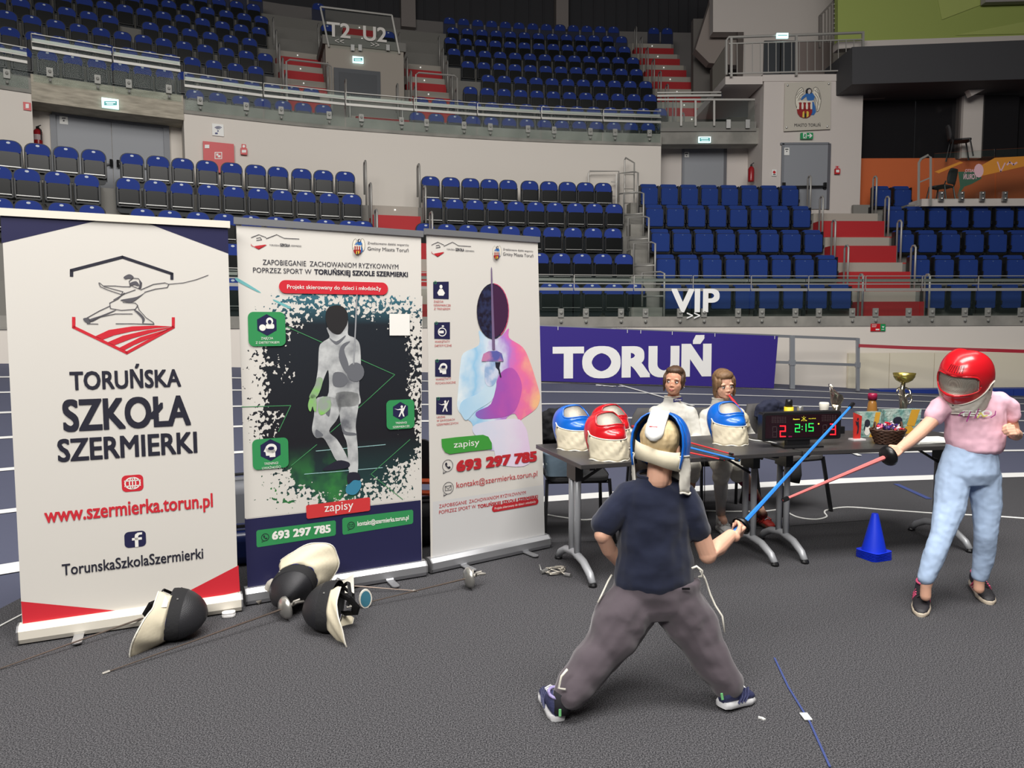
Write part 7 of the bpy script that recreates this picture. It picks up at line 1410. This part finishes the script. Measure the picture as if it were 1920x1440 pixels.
# ------------------------------------------------------------------ the girl on the right
GY = 3.92
girl = thing('person', 'child in pink top, pale blue leggings and red mask, sword arm out', 'person', (2.35, 3.9, 0))
GC = q_(1812, 706, GY-.04); GM = Mrot(GC, R(-56), R(22), R(10))
b = MB(); head_geo(b, GM, 1.0, True)
ch, pv = q_(1822, 790, GY), q_(1815, 868, GY); nk = q_(1820, 745, GY); limb(b, [GC+Vector((.01, .02, -.06)), nk, ch], [.045, .042, .06]); limb(b, [ch, pv], [.06, .065])
s0_, s1_ = q_(1768, 760, GY), q_(1882, 762, GY); e0, w0 = q_(1724, 812, GY-.08), q_(1683, 845, GY-.2)
limb(b, [ch, s0_, q_(1748, 788, GY-.03), e0, q_(1703, 830, GY-.14), w0], [.055, .036, .036, .034, .030, .023])
gG = q_(1658, 858, GY-.27); tG = atY(1468, 938, 3.42); dG = (tG-gG).normalized(); hd = (q_(1668, 852, GY-.25)-w0).normalized(); pb_ = Vector((.2, .85, -.5)); pb_ = (pb_-hd*pb_.dot(hd)).normalized(); wh = gG-dG*.05-pb_*.020-hd*.058; limb(b, [w0, wh], [.023, .021]); hand(b, wh, hd, pb_, 1.25, .82, -1, .02, .9)
e1, w1 = q_(1900, 812, GY+.02), q_(1902, 812, GY-.16)
limb(b, [ch, s1_, q_(1893, 785, GY+.01), e1, q_(1905, 815, GY-.07), w1], [.055, .036, .035, .034, .031, .025]); hand(b, w1, Vector((-.35, -.5, .25)), Vector((-.8, .3, -.2)), 1.15, .84, -1, .02, .9)
hl, hr = q_(1790, 890, GY), q_(1842, 890, GY); kl, al = q_(1762, 1012, GY-.08), q_(1736, 1100, GY-.10); kr, ar = q_(1848, 1000, GY-.02), q_(1836, 1090, GY+.03)
limb(b, [pv, hl, kl, al, al+Vector((0, 0, -.05))], [.06, .055, .038, .027, .027]); limb(b, [pv, hr, kr, ar, ar+Vector((0, 0, -.04))], [.06, .055, .038, .027, .027])
blob('body', b, .0036, m_skin, girl, 4)
m_pink = mat('pink_tshirt', (236, 190, 206), .9, bump=(7, .3, .02), spec=.2); G = lambda x0, x1, y, ry, dy=0: (q_((x0+x1)/2, y, GY+dy), (q_(x1, y, GY)-q_(x0, y, GY)).x/2, ry, 0)
b = MB(); secs(b, [G(1788, 1872, 849, .08), G(1779, 1878, 842, .105), G(1775, 1881, 825, .108), G(1775, 1882, 805, .1), G(1774, 1884, 785, .098), G(1768, 1886, 765, .09), G(1766, 1886, 750, .078), G(1776, 1876, 738, .066), G(1794, 1850, 730, .05)])
limb(b, [q_(1785, 752, GY), q_(1763, 764, GY-.01), q_(1752, 779, GY-.02)], [.055, .055, .050]); limb(b, [q_(1872, 752, GY), q_(1890, 763, GY), q_(1896, 776, GY+.0)], [.053, .053, .048])
blob('pink_top', b, .0055, m_pink, girl, 6, (.07, .015))
pl = Plane(q_(1833, 785, GY-.112), (1, 0, 0), (0, 0.12, 1)); b = MB()
pl.text(b, 'FEEO', 1805, 781, 1860, 779, 11, .001, .02); b.build('chest_print', m_signw, girl)
b = MB(); pl.stroke(b, [(1797, 780), (1800, 775), (1808, 772)], .005, .003); pl.stroke(b, [(1812, 790), (1819, 772)], .006, .003); pl.stroke(b, [(1827, 784), (1837, 761)], .005, .003); pl.stroke(b, [(1857, 783), (1865, 778), (1866, 771)], .005, .003); b.build('chest_print', mat('print_violet', (160, 50, 130), .5), girl)
b = MB(); pl.stroke(b, [(1832, 783), (1838, 774), (1843, 781), (1850, 779)], .006, .004); b.build('chest_print', mat('print_lemon', (214, 214, 100), .5), girl)
m_legg = mat('pale_blue_leggings', (178, 200, 230), .85, bump=(8, .25, .012), spec=.25)
b = MB(); secs(b, [G(1766, 1871, 905, .09), G(1760, 1872, 885, .11), G(1766, 1870, 862, .10), G(1774, 1868, 842, .094), G(1777, 1867, 832, .09)])
limb(b, [q_(1787, 895, GY), q_(1781, 950, GY-.03), q_(1764, 1008, GY-.08), q_(1752, 1040, GY-.09), q_(1737, 1082, GY-.10)], [.085, .078, .054, .055, .043])
limb(b, [q_(1845, 895, GY), q_(1850, 950, GY-.01), q_(1848, 1002, GY-.02), q_(1846, 1035, GY+.01), q_(1838, 1078, GY+.03)], [.083, .072, .056, .055, .043])
blob('leggings', b, .0055, m_legg, girl, 7, (.045, .007))
m_shk = mat('shoe_black', (40, 38, 42), .6, bump=(90, .3)); m_shp = mat('shoe_pink', (240, 100, 140), .5); m_shs = mat('shoe_sole_beige', (206, 192, 172), .5)
shoe('shoe', ('', 'black shoe with pink stripes and beige sole'), atZ(1734, 1118)+Vector((0, .03, .012)), atZ(1726, 1157), girl, (m_shk, m_shs, m_shp, m_shk, m_shp), .085, .044); shoe('shoe', ('', 'black shoe with pink stripes and beige sole'), atZ(1826, 1098)+Vector((0, .0, .01)), atZ(1856, 1134), girl, (m_shk, m_shs, m_shp, m_shk, m_shp), .085, .044)
b = MB(); 
for i in range(6): b.tube([GM @ Vector((-.07+.006*i, -.01-.004*i, -.05)), GM @ Vector((-.085+.006*i, -.02, -.11)), GM @ Vector((-.08+.004*i, -.045, -.16))], [.006, .008, .003], 6)
blob('hair', b, .004, m_blond, girl, 3)
plastic_mask('fencing_mask', 'red plastic fencing mask worn by the girl in pink', GC+GM.to_3x3() @ Vector((0, -.008, .008)), (GM @ Matrix.Scale(1.0, 4)).to_euler(), m_mred, tilt=0, zc=0, zb=-.165, bibr=(.11, .12), bibm=m_bibw, vch=-.95, vside=-.12, wv=(-.32, .26), vents=1, sc=1.2, bmax=100, cut=200)
foil('pale red toy foil with black guard held by the girl in pink', gG, tG, .052, mat('foam_pink', (228, 122, 120), .45), mat('guard_black', (18, 18, 20), .3), m_black, 'toy', th=.0075, name='toy_foil')
# ------------------------------------------------------------------ two seated girls in white jackets
m_jkt = mat('white_jacket', (204, 202, 194), .85, bump=(9, .45, .02), spec=.2); m_bro = mat('hair_brown', (96, 70, 48), .6, bump=(50, .8, .004), var=(10, (62, 42, 28), .35, .7), stretch=(1, 1, .3)); m_bro2 = mat('hair_light_brown', (140, 108, 76), .6, bump=(50, .8, .004), var=(10, (96, 70, 46), .35, .7), stretch=(1, 1, .3))
def seated(label, hc, yaw, pitch, roll, tc, sh, hs, skinm, hairm, gaze, Y, brow, iris, longhair):
    root = thing('person', label, 'person', (hc[0], Y, 0)); M = Mrot(hc, yaw, pitch, roll); b = MB(); head_geo(b, M, hs); nk = Vector((tc[0], tc[1], sh-.0)); limb(b, [M @ Vector((0, .03, -.07)), nk, nk+Vector((0, 0, -.1))], [.042, .042, .06]); limb(b, [nk+Vector((0, 0, -.1)), Vector((tc[0], tc[1]+.02, .52))], [.06, .07]); return root, M, b, nk
# girl 1
Y1 = 5.62; h1 = q_(1264, 716, Y1-.02); root, M, b, nk = seated('child in white fencing jacket seated left, looking aside with hair pinned', h1, R(-22), R(0), R(4), (q_(1262, 760, Y1).x, Y1+.03), q_(1262, 752, Y1).z, .98, m_skin2, m_bro, (-.9, .2), Y1, None, None, 0)
p1 = root; sl, sr = q_(1226, 775, Y1), q_(1297, 775, Y1); el, er = q_(1216, 825, Y1-.05), q_(1308, 822, Y1-.05)
for s_, e_, w_ in ((sl, el, q_(1240, 842, Y1-.28)), (sr, er, q_(1290, 842, Y1-.28))): limb(b, [nk+Vector((0, 0, -.08)), s_, e_, w_], [.05, .034, .032, .024]); hand(b, w_, Vector((0.1, -.6, -.5)), Vector((0, 0, -1)), .4, .8, 1 if s_ is sl else -1)
kx = [(1250, 5.25), (1298, 5.3)]
for (px, ky) in kx: K = Vector((q_(px, 860, ky).x, ky, .50)); F = Vector((K.x-.02, ky+.12, .06)); limb(b, [Vector((tc_x := q_(1262, 760, Y1).x, Y1, .52)), K, F, F+Vector((0, -.08, -.02))], [.06, .045, .032, .028])
blob('body', b, .0038, m_skin2, root, 4)
def jacket(root, sl, sr, el, er, wl, wr, nk, Yc, x0, x1):
    b = MB(); cx_ = nk.x; z0 = .50; W_ = (sr.x-sl.x)/2; secs(b, [((cx_, Yc+.02, z0), W_*.98, .12, 0), ((cx_, Yc+.02, .62), W_*.98, .115, 0), ((cx_, Yc+.02, .75), W_*1.0, .11, 0), ((cx_, Yc+.02, sl.z-.03), W_*1.02, .10, 0), ((cx_, Yc+.02, sl.z+.03), W_*.86, .085, 0), ((cx_, Yc+.02, nk.z-.015), W_*.45, .062, 0)])
    b.tube([nk+Vector((0, 0, -.02)), nk+Vector((0, -.008, .036))], [.066, .059], 16)
    limb(b, [nk+Vector((-.03, 0, -.05)), sl+Vector((.015, 0, 0)), el, wl], [.05, .056, .052, .042]); limb(b, [nk+Vector((.03, 0, -.05)), sr+Vector((-.015, 0, 0)), er, wr], [.05, .056, .052, .042]); blob('jacket', b, .006, m_jkt, root, 5, (.07, .018))
    b = MB(); b.tube([nk+Vector((.060*math.cos(a), .057*math.sin(a)-.008, .035)) for a in [2*PI*k/18 for k in range(19)]], .005, 6); b.build('collar_edge', m_bibw, root)
jacket(root, sl, sr, el, er, q_(1240, 842, Y1-.24), q_(1290, 842, Y1-.24), nk, Y1, 0, 0)
b = MB(); pl = Plane(nk+Vector((.0, -.066, 0)), (.95, .2, 0), (0, 0, 1)); pl.poly(b, [(1262, 748), (1279, 745), (1279, 751), (1262, 754.5)], .004); lb = b.build('collar_label', mat('label_navy', (52, 50, 110), .5), root); b = MB(); pl.text(b, 'allstar', 1264, 752, 1277, 749, 3, .006, .02); b.build('lettering', m_signw, lb)
face_parts(root, M, .98, (-.9, .3))
def hair_cap(root, M, m, extra, vox=.004):
    b = MB(); e = lambda c, r: b.sphere((0, 0, 0), 1, 20, 14, M=M @ Matrix.Translation(Vector(c)) @ Matrix.Diagonal((r[0], r[1], r[2], 1)))
    e((0, .024, .046), (.078, .088, .078)); e((0, .05, .0), (.070, .060, .08))
    for k, (c, r) in enumerate(extra): e(c, r)
    return blob('hair', b, vox, m, root, 4, (.02, .006))
hair_cap(root, M, m_bro, [((.066, -.005, .02), (.018, .04, .05)), ((-.066, -.005, .01), (.018, .038, .06)), ((-.07, .0, -.04), (.010, .022, .04)), ((0, -.010, .084), (.066, .058, .034)), ((.03, .09, -.03), (.03, .02, .04))])
b = MB(); b.tube([M @ Vector((.082, -.01, .03)), M @ Vector((.085, -.005, .012))], .004, 6); b.build('hair_clip', m_steel, root); b = MB(); b.sphere(M @ Vector((.078, .002, -.036)), .005, 8, 6); b.sphere(M @ Vector((-.075, .002, -.036)), .005, 8, 6); b.build('earring', m_steel, root)
m_wtr = mat('white_breeches', (216, 212, 200), .85, bump=(9, .4, .02))
def legs(root, hip, segs):
    b = MB()
    for K in segs: limb(b, [hip, hip.lerp(K, .6), K, K+Vector((0, .03, -.07))], [.10, .085, .07, .062])
    blob('breeches', b, .006, m_wtr, root, 5, (.05, .01))
def sock(root, a, c, m, r=(.05, .034)): b = MB(); b.tube([a, a.lerp(c, .3), a.lerp(c, .7), c], [r[0]*.92, r[0], r[1]*1.1, r[1]], 14); b.sphere(c, r[1]); b.tube([c, c+Vector((0, -.01, -.05)), c+Vector((0, -.09, -.05))], [r[1], r[1]*1.08, r[1]*.98], 14); b.build('sock', m, root, smooth=True)
m_mar = mat('sock_maroon', (120, 36, 62), .85, bump=(60, .3)); m_swh = mat('sock_white', (206, 204, 200), .85, bump=(60, .3)); m_cam = mat('sock_camouflage', (90, 78, 64), .8, var=(40, (150, 60, 50), .45, .6)); m_shr = mat('shoe_red', (210, 56, 46), .5, bump=(30, .3)); m_shwh = mat('shoe_white', (226, 226, 224), .5)
KS = []
for (px, ky) in kx: KS.append(Vector((q_(px, 860, ky).x, ky, .50)))
legs(root, Vector((nk.x, Y1+.03, .53)), KS)
for K in KS: F = Vector((K.x-.03, K.y+.17, .10)); sock(root, K+Vector((0, .03, -.05)), F, m_mar); shoe('shoe', ('', 'red shoe'), F+Vector((0, .04, -.10)), F+Vector((0, -.17, -.10)), root, (m_shr, m_shw, m_shr, m_shw, m_shr), .08, .042)
# girl 2
Y2 = 5.62; h2 = q_(1357, 722, Y2-.03); root, M, b, nk = seated('child in white fencing jacket seated right, red whistle in mouth', h2, R(6), R(10), R(-6), (q_(1352, 762, Y2).x, Y2+.03), q_(1352, 756, Y2).z, .98, m_skin, m_bro2, (0, 0), Y2, None, None, 1)
p2 = root; sl, sr = q_(1322, 780, Y2), q_(1388, 778, Y2); el, er = q_(1316, 828, Y2-.05), q_(1404, 820, Y2-.08); wl, wr = q_(1335, 842, Y2-.25), q_(1391, 776, Y2-.17)
limb(b, [nk+Vector((0, 0, -.08)), sl, el, wl], [.05, .034, .032, .024]); hand(b, wl, Vector((0.1, -.6, -.5)), Vector((0, 0, -1)), .4, .8, 1)
limb(b, [nk+Vector((0, 0, -.08)), sr, er, wr], [.05, .034, .032, .024]); hand(b, wr, Vector((-.5, -.2, .55)), Vector((-.6, -.4, -.6)), 1.0, .8, 1, .02, .8)
KL, KR = Vector((q_(1352, 868, 5.25).x, 5.22, .50)), Vector((q_(1384, 868, 5.35).x, 5.32, .50)); FL, FR = Vector((atZ(1335, 950, .1).x-.02, 5.42, .12)), Vector((atZ(1412, 945, .12).x, 5.6, .14))
for K, F in ((KL, FL), (KR, FR)): limb(b, [Vector((nk.x, Y2, .52)), K, F, F+Vector((0, -.08, -.03))], [.06, .045, .032, .028])
blob('body', b, .0038, m_skin, root, 4)
jacket(root, sl, sr, el, er, wl, q_(1393, 784, Y2-.15), nk, Y2, 0, 0); face_parts(root, M, .98, (.2, -.1), (120, 92, 66), (64, 60, 54))
hair_cap(root, M, m_bro2, [((.068, -.01, .02), (.018, .042, .055)), ((-.068, -.01, .02), (.018, .042, .055)), ((.074, -.005, -.045), (.012, .03, .05)), ((-.072, -.0, -.04), (.012, .026, .05)), ((0, -.018, .080), (.067, .058, .036)), ((-.048, -.05, .035), (.018, .02, .035)), ((.05, -.048, .035), (.016, .02, .032))])
b = MB(); a_, c_ = M @ Vector((.004, -.095, -.055)), wr+Vector((-.03, -.03, .045)); b.tube([a_, a_.lerp(c_, .5)+Vector((0, -.005, 0)), c_], [.008, .012, .011], 8, flat=.6); b.build('toy_whistle', mat('whistle_red', (214, 22, 32), .3), label='red plastic whistle in the mouth of the right seated girl', category='whistle', smooth=False)
b = MB(); b.sphere(wr+Vector((.0, -.012, -.03)), (.045, .045, .05), 14, 10); b.tube([wr+Vector((.005, 0, -.02)), wr+Vector((.02, .02, -.09))], [.045, .05], 12); blob('glove', b, .005, mat('glove_cream', (214, 200, 170), .85, bump=(18, .5, .01)), root, 3, (.03, .012))
legs(root, Vector((nk.x, Y2+.03, .53)), [KL, KR]); sock(root, KL+Vector((0, .03, -.05)), FL, m_swh); sock(root, KR+Vector((0, .03, -.05)), KR.lerp(FR, .6)+Vector((0, .02, 0)), m_mar); sock(root, KR.lerp(FR, .55)+Vector((0, .02, 0)), FR, m_cam, (.048, .04))
shoe('shoe', ('', 'white laced shoe'), Vector((FL.x, FL.y+.04, .002)), Vector((FL.x+.02, FL.y-.17, .002)), root, (m_shwh, m_shwh, m_shwh, m_shwh, m_shwh), .09, .044); shoe('shoe', ('', 'red worn shoe'), Vector((FR.x, FR.y+.03, .01)), Vector((FR.x+.05, FR.y-.17, .002)), root, (m_shr, m_cam, m_shr, m_shw, m_shr), .08, .044)
# jackets over chairs
def drape(name, label, c, w, h, d, m, rz=0, cat='jacket'):
    b = MB(); ca, sa = math.cos(rz), math.sin(rz); f = lambda x, y, z: (c[0]+x*ca-y*sa, c[1]+x*sa+y*ca, c[2]+z)
    b.tube([f(-w/2, 0, -h*.35), f(-w*.42, 0, h*.2), f(-w*.2, 0, h*.42), f(w*.1, 0, h*.45), f(w*.4, 0, h*.25), f(w*.5, 0, -h*.3)], [d*.5, d*.6, d*.55, d*.6, d*.6, d*.5], 10); b.loft([[f(x*w/2, yy, z) for x, yy in ((-1, -d/2), (1, -d/2), (1, d/2), (-1, d/2))] for z in (-h*.5, h*.3)]); return blob(name, b, .008, m, None, 6, (.05, .03), label=label, category=cat)
m_nav = mat('navy_cloth', (30, 34, 56), .9, bump=(10, .4))
drape('jacket', 'black jacket heaped on chair behind the left blue mask', q_(1052, 800, 5.55), .36, .20, .10, m_bcloth)
drape('jacket', 'navy jacket over the back of the empty chair', q_(1446, 772, 6.28), .26, .14, .08, m_nav, R(22))
b = MB(); b.tube([q_(1495, 868, 5.9), q_(1493, 890, 5.9), q_(1490, 905, 5.9)], [.03, .045, .04], 10, flat=.5); b.build('hanging_sleeve', m_bcloth, label='black sleeve hanging below the empty chair seat', category='sleeve', smooth=True)
b = MB(); b.tube([q_(1321, 862, 5.2), q_(1321, 958, 5.2)], .003, 5); o = b.build('power_lead', m_black, label='black lead with adapter hanging under the table', category='cable'); b = MB(); b.box(q_(1323, 965, 5.2)+Vector((0, 0, -.02)), (.03, .03, .09)); b.build('adapter', m_black, o)
